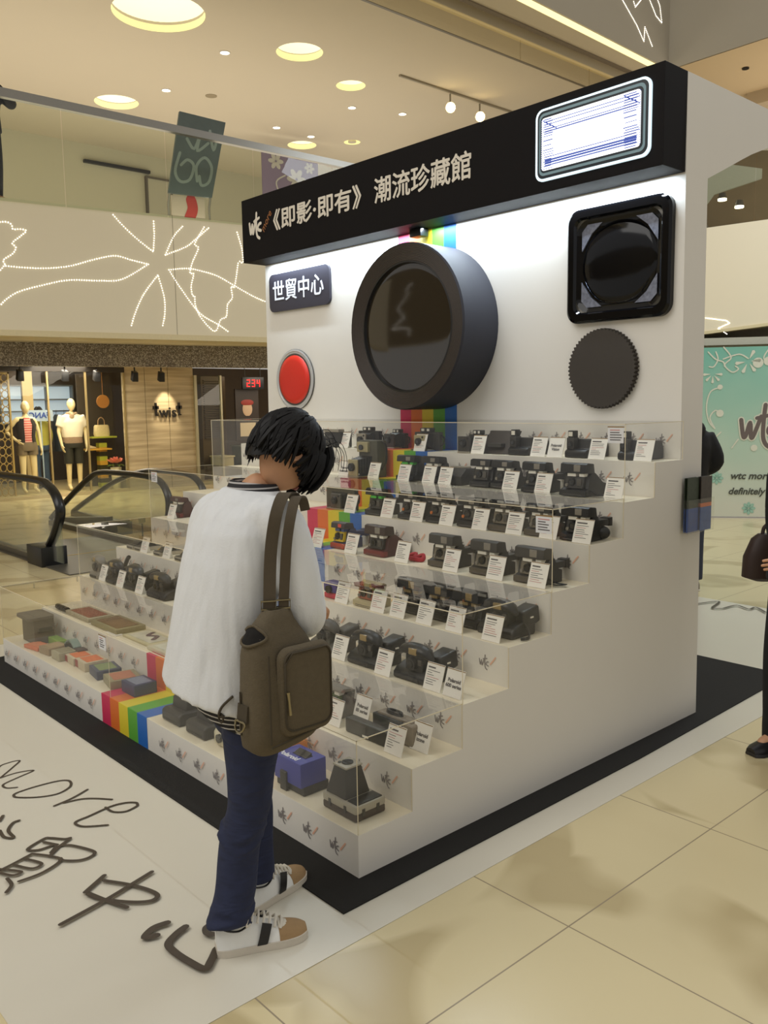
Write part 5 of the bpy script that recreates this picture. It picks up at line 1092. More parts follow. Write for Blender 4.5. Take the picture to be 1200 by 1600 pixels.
def folding_camera(loc, label, W=.20, H=.115, body=CHAR, board=CHROME, rz=0, group='folding bellows cameras', top=True, handle=True, depth=.11):
    t = thing('folding_camera', label, 'camera', loc, rz, group); h = W/2
    mb = MB(); mb.box(-h, h, depth-.035, depth, .0, H, 0, .006); mb.build('body', body, t)
    mb = MB(); mb.box(-h*.72, h*.62, .012, depth-.03, .0, .010, 0, .002); mb.build('bed', CHROME, t)
    mb = MB(); rings = []
    for k in range(13):
        u = k/12; s_ = 1-.42*u-(.05 if k % 2 else 0); y = depth-.035-u*(depth-.06)
        rings.append([(x*s_, y, .058+z*s_) for x, z in ((-h*.60, -.045), (h*.55, -.045), (h*.55, .048), (-h*.60, .048))])
    mb.loft(rings); mb.build('bellows', BLK, t, 0)
    mb = MB(); mb.box(-.05, .045, .010, .026, .010, .098, 0, .004); b = mb.build('lens_board', board, t)
    mb = MB(); mb.cyl((-.004, .012, .058), (-.004, -.006, .058), .024, .022, n=22); mb.cyl((-.004, -.004, .058), (-.004, -.008, .058), .012, n=16, mi=1); mb.build('lens', [BLK, LENS], b)
    mb = MB(); mb.cyl((.028, .012, .085), (.028, .006, .085), .007, n=10); mb.build('shutter_lever', BLK, b)
    if top:
        mb = MB(); mb.box(-h*.45, h*.40, depth-.045, depth-.005, H, H+.026, 0, .004); mb.build('rangefinder', CHAR, t)
        mb = MB(); mb.box(-h*.32, -h*.10, depth-.047, depth-.043, H+.006, H+.021); mb.box(h*.12, h*.30, depth-.047, depth-.043, H+.006, H+.021); mb.build('finder_window', PALE, t, 0)
    if handle: strap_loop(t, [(h, depth-.02, H*.25), (h+.025, depth-.02, H*.4), (h+.028, depth-.02, H*.7), (h, depth-.02, H*.85)], .006)
    return t
def tower_camera(loc, label, W=.13, body=BLK, rz=0):
    t = thing('instant_camera', label, 'camera', loc, rz, 'pocket instant cameras with a flash tower'); h = W/2
    mb = MB(); mb.prism([(.02, 0), (.02, .04), (.045, .045), (.05, .098), (.20, .092), (.215, .05), (.215, 0)], -h, h, 'x', 0, .006); mb.build('body', body, t)
    mb = MB(); mb.prism([(0, 0), (0, .034), (.018, .046), (.06, .046), (.06, 0)], -h-.003, h+.003, 'x', 0, .010, 3); mb.build('film_door', body, t)
    mb = MB(); mb.box(-h*.95, -h*.25, .012, .06, .044, .105, 0, .004); mb.build('lens_panel', CHAR, t)
    mb = MB(); mb.cyl((-h*.6, .02, .07), (-h*.6, .008, .07), .018, n=18); mb.cyl((-h*.6, .009, .07), (-h*.6, .006, .07), .010, n=14, mi=1); mb.build('lens', [BLK, LENS], t)
    mb = MB(); mb.box(-h*.92, -h*.30, .02, .055, .104, .142, 0, .004); mb.build('flash_tower', body, t)
    mb = MB(); mb.box(-h*.82, -h*.45, .017, .025, .112, .135); mb.build('flash_lamp', PALE, t, 0)
    return t
def flat_camera(loc, label, W=.10, rz=0, body=CHAR, yellow=False):
    t = thing('flat_camera', label, 'camera', loc, rz, 'flat folded cameras'); h = W/2
    mb = MB(); mb.box(-h, h, 0, .17, .0, .026, 0, .006); mb.build('body', CHROME, t)
    mb = MB(); mb.box(-h*.92, h*.92, .008, .165, .024, .030, 0, .002); mb.build('leather_lid', body, t)
    mb = MB(); mb.prism([(.03, .026), (.06, .05), (.11, .05), (.13, .026)], -h*.8, h*.8, 'x', 0, .004); mb.build('finder_hump', body, t)
    mb = MB(); mb.box(-h*.7, h*.7, -.002, .01, .006, .014); mb.build('film_slot', BLK, t, 0)
    if yellow: strap_loop(t, [(-h, .03, .02), (-h-.015, .06, .03), (-h, .1, .05)], .008, M('strap_yellow', (206, 160, 40), .5))
    return t
# --- top step
t = thing('flash_bulb_box', 'dark box camera with a lettered chrome top strip partly behind the man', 'camera', place(8, -2.50, .02))
mb = MB(); mb.box(-.09, .09, 0, .10, 0, .105, 0, .006); mb.build('body', BLK, t)
mb = MB(); mb.box(-.09, .07, -.004, .05, .105, .125, 0, .003); mb.build('top_strip', CHROME, t)
mb = MB(); mb.cyl((-.02, 0, .05), (-.02, -.02, .05), .03, n=20); mb.cyl((-.02, -.018, .05), (-.02, -.023, .05), .016, n=16, mi=1); mb.build('lens', [CHAR, LENS], t)
folding_camera(place(8, -2.22, .03), 'black folding camera with chrome lens board at the left of the top step', .21, .115, BLK)
folding_camera(place(8, -2.02, .10), 'black folding camera with tall rangefinder just left of the rainbow stripe on the top step', .15, .10, BLK, CHAR, depth=.12)
t = folding_camera(place(8, -1.66, .03), 'wide folding camera with pale metal front standing before the rainbow stripe on the top step', .22, .115, CHAR, M('board_champagne', (176, 166, 130), .35, .5))
folding_camera(place(8, -1.27, .015), 'bellows camera with black lens board and top viewfinder on the top step', .15, .105, CHAR, CHAR, depth=.17)
t = thing('folding_camera', 'dark folding camera lying open like a book on the top step', 'camera', place(8, -1.06, .06))
mb = MB(); mb.hexa([(-.10, .0, 0), (.10, .0, 0), (.10, .03, 0), (-.10, .03, 0)], [(-.11, .09, .13), (.11, .09, .13), (.11, .11, .13), (-.11, .11, .13)], 0, .003); mb.build('lid', M('leather_dark', (50, 42, 36), .6, var=.3), t)
mb = MB(); mb.box(-.085, .085, .03, .13, 0, .03, 0, .004); mb.build('body', BLK, t)
mb = MB(); mb.box(-.05, .05, -.005, .03, .04, .06); mb.build('finder', CHAR, t)
for k, x in enumerate((-.165, -.487, -.875)): tower_camera(place(8, x, .03), ['black pocket camera with small flash tower nearest the right end of the top step', 'black pocket camera with small flash tower, middle of three on the top step', 'black pocket camera with small flash tower, left of three on the top step'][k])
# --- seventh step
t = thing('folding_camera', 'large old folding camera standing upright with its bed dropped on the seventh step up', 'camera', place(7, -1.98, .075))
mb = MB(); mb.box(-.08, .10, .07, .15, 0, .235, 0, .008); mb.build('body', M('leather_green', (74, 72, 58), .6, var=.12), t)
mb = MB(); mb.box(-.075, .06, -.05, .075, .005, .015, 0, .003); mb.build('bed', CHROME, t)
mb = MB(); rings = []
for k in range(11):
    u = k/10; s_ = 1-.3*u-(.05 if k % 2 else 0); y = .07-.10*u; rings.append([(-.01+x*s_, y, .075+z*s_) for x, z in ((-.06, -.06), (.06, -.06), (.06, .06), (-.06, .06))])
mb.loft(rings); mb.build('bellows', BLK, t, 0)
mb = MB(); mb.box(-.055, .035, -.045, -.03, .012, .118, 0, .01); b = mb.build('lens_board', M('board_champagne', (176, 166, 130), .35, .5), t)
mb = MB(); mb.cyl((-.01, -.044, .07), (-.01, -.062, .07), .026, n=22); mb.cyl((-.01, -.06, .07), (-.01, -.064, .07), .014, n=16, mi=1); mb.build('lens', [BLK, LENS], b)
mb = MB(); mb.box(-.075, .03, .05, .09, .16, .225, 0, .004); mb.cyl((-.03, .052, .19), (-.03, .04, .19), .018, n=16, mi=1); mb.build('rangefinder', [M('board_champagne', (176, 166, 130), .35, .5), LENS], t)
strap_loop(t, [(.10, .11, .05), (.14, .11, .10), (.14, .11, .2), (.10, .11, .23)], .008)
GRNW = M('window_green', (70, 190, 60), .4); ORG = M('button_orange', (206, 120, 60), .4)
flip_camera(place(7, -1.60, .115), 'dark flip top camera with green windows before the rainbow stripe, seventh step up', .15, win=GRNW)
flip_camera(place(7, -1.39, .115), 'dark flip top camera at the blue stripe edge on the seventh step up', .145)
t = thing('instant_camera', 'low dark folded camera between two flip tops on the seventh step up', 'camera', place(7, -1.19, .10))
mb = MB(); mb.prism([(0, 0), (0, .05), (.05, .095), (.13, .09), (.15, 0)], -.07, .07, 'x', 0, .006); mb.build('body', CHAR, t)
mb = MB(); mb.box(-.06, .05, .05, .11, .090, .102, 0, .003); mb.build('chrome_top', CHROME, t)
mb = MB(); mb.cyl((0, .01, .045), (0, -.008, .043), .022, n=18); mb.cyl((0, -.006, .043), (0, -.011, .043), .012, n=14, mi=1); mb.build('lens', [BLK, LENS], t)
flip_camera(place(7, -.985, .10), 'black flip top camera, left of a close pair on the seventh step up', .14)
flip_camera(place(7, -.83, .10), 'black flip top camera, right of a close pair on the seventh step up', .14)
flip_camera(place(7, -.575, .05), 'black flip top camera standing alone between two cards on the seventh step up', .145, H=.16)
flip_camera(place(7, -.325, .045), 'black flip top camera with long rear body at the right of the seventh step', .15, .165, .19, tail=.05, strap=BLK)
# --- sixth step
folding_camera(place(6, -1.86, .04), 'wide closed leather camera lying on the rainbow stripe, sixth step up', .27, .13, M('leather_olive', (70, 66, 52), .6, var=.2), DGREY, depth=.08, top=False)
GB = M('grey_brown_panel', (112, 104, 88), .5)
for k, (x, kw) in enumerate(((-1.495, dict(win=GRNW, panel=CHAR)), (-1.215, dict(dot=ORG)), (-.995, dict(dot=ORG, H=.165)), (-.765, dict(dot=ORG)), (-.555, dict(panel=GB, base2=CHAR, door=M('door_umber', (78, 70, 58), .5))), (-.325, dict(panel=GB, base2=CHAR, door=M('door_umber', (78, 70, 58), .5))), (-.115, dict(H=.16)))):
    flip_camera(place(6, x, .03), ['black flip top camera with green windows beside the rainbow stripe on the sixth step up', 'black flip top camera with orange button, leftmost of three on the sixth step up', 'black flip top camera with orange button, middle of three on the sixth step up', 'black flip top camera with orange button, rightmost of three on the sixth step up',
                'flip top camera with grey brown front panel, left of two alike on the sixth step', 'flip top camera with grey brown front panel, right of two alike on the sixth step', 'black flip top camera beside a coiled strap at the right end of the sixth step'][k], .145, **kw)
t = thing('camera_strap', 'coiled black strap ball lying at the right end of the sixth step up', 'strap', place(6, -.055, .17))
mb = MB(); mb.ball((0, 0, .032), (.042, .035, .032)); mb.tube(smoothpath([(-.08, -.01, .008), (-.05, 0, .016), (-.02, 0, .03)], 4), .009, 6); mb.build('webbing', BLK, t, 60)
# --- fifth step
flip_camera(place(5, -1.545, .07), 'yellow, red and blue flip top camera before the rainbow stripe, fifth step up', .115, .15, body=M('toy_navy', (52, 56, 84), .45), panel=M('toy_yellow', (212, 180, 40), .4), bar=M('toy_charcoal', (50, 46, 52), .45), door=M('toy_red', (170, 70, 46), .45), lampm=M('toy_lamp_red', (214, 70, 50), .4), win=M('toy_blue', (60, 80, 130), .4))
flip_camera(place(5, -1.215, .055), 'maroon and black flip top camera on the fifth step up', .16, .165, .20, body=M('maroon_black', (50, 32, 30), .45), panel=CHAR, door=M('maroon', (112, 44, 42), .45), base2=M('maroon_dark', (70, 38, 36), .45), tail=.09)
for k, x in enumerate((-.185, -.455, -.735)):
    flip_camera(place(5, x, .065), ['grey brown flip top camera with strap at the right end of the fifth step', 'grey brown flip top camera, middle of three alike on the fifth step up', 'grey brown flip top camera, leftmost of three alike on the fifth step up'][k], .16, .165, .15, body=CHAR, panel=GB, door=M('door_umber', (78, 70, 58), .5), tail=.07, strap=BLK if k == 0 else None)
t = thing('camera_strap', 'red strap bunched beside the maroon camera on the fifth step up', 'strap', place(5, -.955, .12))
mb = MB(); mb.tube(smoothpath([(-.05, 0, .02), (-.02, .02, .03), (0, -.01, .014), (.03, .02, .03), (.05, 0, .012), (.02, -.02, .012), (-.03, -.015, .012)], 5), .012, 6); mb.build('webbing', M('strap_red', (176, 30, 50), .6), t, 60)
flip_camera(place(5, -3.50, .12), 'dark maroon camera at the left end of the fifth step up beside the man', .15, .15, body=M('maroon_dark', (70, 38, 36), .45), door=M('maroon', (112, 44, 42), .45))
# --- fourth step
t = thing('toy_camera', 'small purple and red camera left of the first card on the fourth step up', 'camera', place(4, -1.22, .04))
mb = MB(); mb.box(-.05, .05, 0, .07, 0, .03, 0, .008); mb.build('red_base', M('toy_crimson', (186, 44, 70), .45), t)
mb = MB(); mb.box(-.055, .05, 0, .07, .03, .085, 0, .012); mb.build('purple_top', M('toy_purple', (66, 50, 120), .45), t)
mb = MB(); mb.cyl((0, 0, .05), (0, -.015, .05), .02, n=18); mb.build('lens', LENS, t)
t = flip_camera(place(4, -.95, .03), 'beige based retro camera with wooden red figures on the fourth step up', .15, .10, .12, body=M('retro_beige', (178, 166, 132), .5), panel=M('retro_wood', (150, 84, 60), .5), bar=M('retro_brown', (120, 60, 50), .5), tail=0)
for k, x in enumerate((-.345, -.535, -.71)):
    flip_camera(place(4, x, .10), ['black flip top camera, right of three behind cards on the fourth step up', 'black flip top camera, middle of three behind cards on the fourth step up', 'black flip top camera, left of three behind cards on the fourth step up'][k], .15, .165, .14, win=AMBER, tail=0, lampm=AMBER)
round_camera(place(4, -.155, .085), 'big black rounded camera with strap at the right end of the fourth step up', .20, .20, .17, strap=True)
t = thing('camera_strap', 'yellow strap standing between two cards on the fourth step up', 'strap', place(4, -.755, .06))
mb = MB(); mb.tube(smoothpath([(0, 0, 0), (.006, 0, .03), (0, 0, .055), (-.01, 0, .06)], 4), .009, 6); mb.build('webbing', M('strap_yellow', (206, 160, 40), .5), t, 60)
for k, (x, yv) in enumerate(((-3.46, 0), (-3.345, 0), (-3.06, 1), (-2.77, 0))):
    flat_camera(place(4, x, .02), ['flat folded camera, leftmost on the left part of the fourth step up', 'flat folded camera, second from the left end of the fourth step up', 'flat folded camera with yellow strap on the left part of the fourth step up', 'flat folded camera nearest the man on the left part of the fourth step up'][k], .105, 0, BLK, yv)
# --- third step
t = round_camera(place(3, -.955, .04), 'grey rounded camera partly behind the man\'s sleeve on the third step up', .19, .165, .15, body=DGREY, win=DGREY, door=BLK)
round_camera(place(3, -.655, .04), 'black rounded flip top camera, left of two large ones on the third step up', .20, .175, .16)
round_camera(place(3, -.345, .045), 'black rounded flip top camera, right of two large ones on the third step up', .21, .175, .16)
for k, x in enumerate((-3.47, -3.20, -2.92, -2.58)):
    round_camera(place(3, x, .03), ['grey striped rounded camera at the left end of the third step up', 'black rounded camera, second from the left end of the third step up', 'black rounded camera, third from the left end of the third step up', 'large black rounded camera nearest the man on the left of the third step up'][k], [.15, .18, .19, .24][k], .15, .15, body=[GREY, BLK, BLK, CHAR][k], chip=False)
t = thing('carrying_strap', 'stiff black carrying strap sticking up behind the left cameras of the third step up', 'handle', place(3, -3.30, .18))
mb = MB(); mb.tube(smoothpath([(-.03, 0, 0), (0, 0, .08), (.06, 0, .15), (.075, 0, .155)], 5), .014, 8); mb.build('grip', BLK, t, 60)
# --- second step
flip_camera(place(2, -.66, .12), 'grey camera with green flecked front beside the brown bag on the second step up', .17, .13, .12, body=DGREY, panel=M('fleck_green', (100, 116, 70), .5, var=.6, scale=60), bar=GREY, tail=0)
t = thing('slim_camera', 'long slim black camera lying behind the front card on the second step up', 'camera', place(2, -.33, .06))
mb = MB(); mb.box(-.13, .13, 0, .045, 0, .062, 0, .006); mb.build('body', BLK, t)
mb = MB(); mb.box(-.06, .0, -.002, .03, .01, .05, 0, .003); mb.build('window', CHAR, t)
mb = MB(); mb.box(-.02, .015, -.003, 0, .008, .016); mb.build('white_mark', PALE, t, 0)
t = thing('slim_camera', 'black and grey camera with oval viewfinder on top, second step up', 'camera', place(2, -.255, .135))
mb = MB(); mb.box(-.12, .09, 0, .07, 0, .085, 0, .006); mb.build('body', BLK, t)
mb = MB(); mb.box(.06, .125, -.005, .075, 0, .09, 0, .012, 3); mb.build('grey_end', M('grip_grey', (134, 124, 110), .4, var=.15), t)
mb = MB(); mb.box(-.10, .10, .01, .06, .083, .094, 0, .003); mb.build('top_plate', M('grip_grey', (134, 124, 110), .4, var=.15), t)
mb = MB(); mb.loft([ell(-.02, .035, z, a, b, 0, 20) for z, a, b in ((.090, .05, .018), (.108, .045, .015), (.108, .03, .009), (.098, .028, .008))], 0, (False, True)); mb.build('finder', BLK, t)
# left part of the second step: albums
def album(x, dy, w, d, label, base, art, tilt, hgt=.022, motif=0):
    t = thing('photo_album', label, 'album', place(2, x, dy)); t.rotation_euler = (0, 0, tilt)
    mb = MB(); mb.box(-w/2, w/2, 0, d, 0, hgt, 0, .003); mb.build('cover', M('album_%s' % label[:9], base, .4, var=.06), t)
    mb = MB(); mb.box(-w*.40, w*.40, d*.12, d*.86, hgt, hgt+.002); p_ = mb.build('page_print', M('albumart_%s' % label[:9], art, .35, var=.6, scale=14), t, 0)
    if motif:
        mb = MB(); fr = lambda a, b: (a, b, hgt+.0028)
        mb.stroke(smoothpath([(-.06, .14), (-.02, .09), (.03, .12), (.08, .07)], 4), .03, fr); mb.build('drawing', M('album_plum', (92, 70, 84), .5, var=.3), p_, 0)
album(-3.16, .045, .36, .17, 'open album with reddish photographs at the left end of the second step up', (186, 176, 150), (150, 84, 62), .0)
album(-2.75, .040, .36, .19, 'framed brown landscape picture lying on the second step up', (150, 142, 108), (122, 90, 56), .0, .03)
album(-2.36, .06, .34, .17, 'cream sheet with purple drawing on the second step up', (204, 196, 160), (206, 202, 184), .0, .012, 1)
album(-2.00, .035, .34, .19, 'plain cream album at the rainbow stripe on the second step up', (206, 200, 176), (214, 208, 190), .0, .02)
t = thing('photo_roll', 'dark rolled tube at the left end of the second step up', 'roll', place(2, -3.42, .06)); mb = MB(); mb.cyl((-.09, 0, .018), (.08, 0, .018), .018, n=16); mb.build('tube', BLK, t)
t = thing('caption_card', 'small white caption slip lying flat between pictures on the second step up', 'card', place(2, -2.62, .012)); mb = MB(); mb.box(-.07, .07, 0, .06, 0, .004); mb.build('paper', CARD, t, 0)
# --- lowest step right
t = thing('instant_camera', 'orange instant camera just behind the blue one on the lowest step', 'camera', place(1, -.655, .10))
mb = MB(); mb.box(-.09, .075, 0, .12, .028, .125, 0, .005); mb.build('body', M('shell_orange', (222, 132, 40), .4), t)
mb = MB(); mb.box(-.09, .075, .0, .12, 0, .03, 0, .004); mb.build('base', CHAR, t)
mb = MB(); mb.cyl((0, 0, .075), (0, -.012, .075), .022, n=18); mb.build('lens', LENS, t)
BLU = M('shell_blue', (58, 64, 150), .42, var=.05)
t = thing('instant_camera', 'bright blue box shaped instant camera with white lettering on the lowest step', 'camera', place(1, -.463, .030))
mb = MB(); mb.box(-.088, .088, 0, .125, .034, .132, 0, .004); b = mb.build('body', BLU, t)
mb = MB(); mb.box(-.09, .09, .012, .135, 0, .036, 0, .004); mb.build('base', CHAR, t)
mb = MB(); mb.prism([(-.008, 0), (-.008, .075), (.004, .080), (.004, .0)], -.040, .0, 'x', 0, .002); mb.build('front_leg', CHAR, t)
mb = MB(); mb.box(-.03, .055, .050, .085, .1315, .134); mb.prism([(.055, .133), (.085, .133), (.085, .145)], -.03, .05, 'x'); mb.build('lens_recess', CHAR, t, 0)
text('Polaroid', .036, M('lettering_white', (236, 236, 240), .5), b, Matrix.Translation((-.080, .024, .1324)), bold=.0008)
mb = MB(); mb.tube([(-.12, .15, .15), (.0, .13, .15)], .0025, 6); mb.build('strap_cord', M('cord_tan', (150, 110, 70), .6), t)
t = thing('passport_camera', 'grey camera with tall black tapered hood at the right end of the lowest step', 'camera', place(1, -.168, .050))
SIL = M('shell_silver', (170, 164, 150), .4, .2, var=.04)
mb = MB(); mb.box(-.097, .097, 0, .145, .0, .030, 0, .008); mb.build('base', M('base_umber', (62, 50, 44), .5), t)
mb = MB(); mb.box(-.097, .097, 0, .145, .028, .060, 0, .007); mb.build('shell', SIL, t)
mb = MB()
for x in (-.06, .03): mb.box(x, x+.012, -.002, .004, .018, .046)
for y in (.03, .10): mb.box(.094, .0985, y, y+.014, .018, .044)
mb.build('latches', CHAR, t, 0)
mb = MB(); mb.box(.035, .09, .012, .135, .058, .064, 0, .003); mb.build('lid_panel', BLK, t)
mb = MB(); mb.hexa([(-.088, .010, .060), (.028, .010, .060), (.028, .128, .060), (-.088, .128, .060)], [(-.066, .034, .165), (.006, .034, .165), (.006, .106, .165), (-.066, .106, .165)], 0, .003); hdo = mb.build('hood', CHAR, t)
mb = MB(); mb.box(-.070, .010, .030, .110, .164, .172, 0, .003); mb.cyl((-.03, .07, .171), (-.03, .07, .176), .022, n=20, mi=1); mb.cyl((-.052, .05, .171), (-.052, .05, .1745), .007, n=10, mi=1); mb.build('lens_plate', [SIL, BLK], hdo)
# --- lowest step left of the man
for k, x in enumerate((-1.22, -1.45)):
    t = thing('instant_camera', ['dark flat camera with raised hump right beside the man\'s jeans on the lowest step', 'dark flat camera with raised hump beside the blue stripe on the lowest step'][k], 'camera', place(1, x, .05), 0, 'dark hump backed cameras')
    mb = MB(); mb.prism([(0, 0), (0, .05), (.02, .062), (.15, .055), (.165, .0)], -.085, .085, 'x', 0, .010, 3); mb.build('body', CHAR, t)
    mb = MB(); mb.prism([(.05, .055), (.055, .105), (.07, .115), (.125, .108), (.14, .055)], -.07, .06, 'x', 0, .012, 3); mb.build('hump', M('hump_dark', (44, 42, 42), .5), t)
    mb = MB(); mb.box(-.06, .06, -.002, .01, .010, .016); mb.build('slot', BLK, t, 0)
t = thing('round_camera', 'cream rounded camera just left of the man\'s knee on the lowest step', 'camera', place(1, -1.03, .07))
mb = MB(); mb.loft([ell(0, .05, z, a, b, 0, 22, 2.8) for z, a, b in ((0, .075, .045), (.01, .085, .052), (.05, .085, .052), (.075, .07, .04), (.08, .04, .02))]); mb.build('shell', M('shell_cream', (206, 198, 172), .4), t, 60)
mb = MB(); mb.cyl((0, .0, .04), (0, -.012, .04), .02, n=18); mb.build('lens', LENS, t)
def film_box(x, dy, w, d, h, label, c1, c2, rz=0, c3=None, mi=0):
    t = thing('film_box', label, 'box', place(1, x, dy), rz)
    k_ = label.replace(' ', '_')[:14]
    mb = MB(); mb.box(-w/2, w/2, 0, d, 0, h, 0, .004); b = mb.build('carton', M('carton_'+k_, c1, .45, var=.08), t)
    mb = MB(); mb.box(-w*.4, w*.4, d*.15, d*.85, h-.0005, h+.0012); mb.build('top_print', M('print_'+k_, c2, .45, var=.25, scale=60), b, 0)
    if c3:
        mb = MB(); mb.box(-w/2-.0008, -w*.22, -.0008, d*.9, .004, h-.004); mb.build('side_print', M('side_'+k_, c3, .45), b, 0)
film_box(-1.985, .09, .15, .13, .062, 'dark blue carton with pale printed top at the magenta stripe, lowest step', (54, 58, 96), (120, 128, 150))
film_box(-2.20, .07, .17, .17, .045, 'beige carton with reddish picture beside the dark blue carton, lowest step', (150, 142, 112), (178, 110, 84), -.2)
film_box(-2.40, .08, .16, .14, .050, 'slate blue carton with yellow green label on the lowest step', (66, 72, 96), (120, 136, 90), -.15)
film_box(-2.59, .085, .15, .14, .052, 'white carton with orange top and dark red end on the lowest step', (196, 182, 156), (212, 108, 56), -.05, (150, 60, 60))
film_box(-2.745, .085, .14, .13, .045, 'white carton with orange top beside the dark red ended one, lowest step', (206, 196, 170), (220, 120, 60), -.05, (190, 120, 90))
film_box(-2.885, .055, .12, .11, .050, 'small cream and grey carton in the middle of the left lowest step', (168, 160, 134), (140, 130, 104))
film_box(-3.05, .05, .13, .13, .045, 'brown edged carton left of the cream and grey carton, lowest step', (150, 128, 98), (164, 140, 104), .1)
film_box(-3.22, .03, .17, .10, .022, 'flat orange film pack near the left end of the lowest step', (206, 112, 74), (214, 130, 90), .15)
film_box(-3.20, .165, .17, .06, .045, 'bright green slim carton against the riser, lowest step', (128, 160, 62), (110, 146, 50))
t = thing('slide_viewer', 'small slide viewer with arched pale visor on the lowest step', 'viewer', place(1, -2.93, .16))
mb = MB(); mb.loft([[(-.07+.14*k/8, y, .05+.035*math.sin(PI*k/8)+z) for y, z in ((0, 0), (.05, 0), (.05, .01), (0, .01))] for k in range(9)]); mb.build('visor', M('visor_teal', (120, 138, 128), .4), t)
mb = MB(); mb.box(-.075, -.06, 0, .05, 0, .055); mb.box(.055, .075, 0, .05, 0, .055); mb.build('side_posts', CHAR, t, 0)
mb = MB(); mb.box(.07, .14, .0, .06, 0, .055, 0, .004); mb.build('lamp_box', M('viewer_maroon', (70, 54, 54), .5), t)
t = thing('box_camera', 'tall dark box camera with overhanging lid at the far left of the lowest step', 'camera', place(1, -3.40, .085))
mb = MB(); mb.box(-.105, .105, 0, .13, 0, .165, 0, .004); mb.build('body', M('leather_taupe', (84, 76, 64), .6, var=.12), t)
mb = MB(); mb.prism(rrect(-.12, .12, -.035, .135, .03), .160, .180, 'z', 0, .003); mb.build('lid', M('lid_taupe', (96, 88, 76), .6), t)
mb = MB(); mb.box(.1045, .108, .03, .115, .085, .105); mb.box(.1045, .115, .02, .12, .075, .085); mb.build('film_slot', BLK, t, 0)

# --- information cards
def card(row, x, dy, k, label, big=None, w=.098):
    t = thing('info_card', label, 'card', place(row, x, dy), 0, 'printed information cards')
    rnd = random.Random(row*31+int(-x*100)); h = .106; tl = .034
    mb = MB(); mb.hexa([(-w/2, 0, 0), (w/2, 0, 0), (w/2, .003, 0), (-w/2, .003, 0)], [(-w/2, tl, h), (w/2, tl, h), (w/2, tl+.003, h), (-w/2, tl+.003, h)]); mb.build('board', CARD, t, 0)
    fr = lambda a, b: (a, tl*b/h-.0007, b)
    mb = MB()
    q = lambda a0, a1, b0, b1, mi: mb.face([fr(a0, b0), fr(a1, b0), fr(a1, b1), fr(a0, b1)], mi)
    q(-w/2, w/2, h-.0035, h, 2)
    if not big:
        q(-w*.40, -w*.40+rnd.uniform(.04, .06), .085, .091, 0)
        z = .075
        while z > .022:
            q(-w*.40, -w*.40+rnd.uniform(.025, .075), z, z+.0022, 1 if rnd.random() < .4 else 0); z -= .0088
    mb.build('printing', [INK, RED_INK, BRN], t, 0)
    mb = MB(); mb.hexa([(-.01, .004, 0), (.01, .004, 0), (.01, .05, 0), (-.01, .05, 0)], [(-.01, tl*.8, .085), (.01, tl*.8, .085), (.01, tl*.8+.003, .085), (-.01, tl*.8+.003, .085)]); mb.build('foot', CARD, t, 0)
    if big:
        mt = Matrix.Rotation(PI/2-math.atan(tl/h), 4, 'X')
        for s_, z in ((big[0], .062), (big[1], .042)): text(s_, .0205, INK, t, Matrix.Translation((0, tl*z/h-.0012, z)) @ mt, 'headline', align='CENTER', bold=.0006, ext=.0002)
def cards(row, lst, side='right'):
    for k, (x, dy, big) in enumerate(lst):
        pos = ORD[k] if side == 'right' else ['leftmost', 'second from the left', 'third from the left', 'fourth from the left'][k]
        card(row, x, max(.012, dy), k, ('white heading card with two bold lines, %s on the %s' if big else 'small white information card with fine print, %s on the %s') % (pos, STEP[row]), big)
cards(8, [(-.085, .02, 0), (-.345, .012, 0), (-.607, .012, ('Polaroid', 'Vision')), (-.72, .012, 0), (-1.163, .02, 0), (-1.646, .02, 0), (-2.377, .012, 0)])
cards(7, [(-.085, .03, 0), (-.50, .03, 0), (-.715, .03, 0), (-1.19, .03, 0), (-1.32, .03, 0), (-1.53, .03, 0), (-1.80, .03, 0), (-2.08, .02, ('Polaroid', 'Automatic'))])
cards(6, [(-.058, .012, 0), (-.245, .012, 0), (-.45, .012, 0), (-.672, .012, 0), (-.903, .012, 0), (-1.127, .012, 0), (-1.365, .012, 0), (-1.689, .012, 0)])
cards(5, [(-.111, .03, 0), (-.352, .03, 0), (-.632, .03, 0), (-.976, .03, 0), (-1.371, .02, 0), (-1.673, .02, 0)])
cards(4, [(-.113, .012, 0), (-.325, .012, 0), (-.511, .012, 0), (-.69, .012, 0), (-.83, .013, 0), (-1.101, .012, 0)])
cards(3, [(-.09, .03, ('Polaroid', '600 series')), (-.203, .03, 0), (-.496, .02, 0), (-.809, .03, 0)])
cards(2, [(-.101, .13, ('Polaroid', 'izone')), (-.148, .035, 0), (-.50, .17, ('Polaroid', '80 series')), (-.551, .06, 0)])
cards(5, [(-3.437, .05, 0)], 'left')
cards(4, [(-3.238, .012, 0), (-2.92, .012, 0)], 'left')
cards(3, [(-3.345, .03, 0), (-3.057, .02, 0), (-2.786, .02, 0)], 'left')

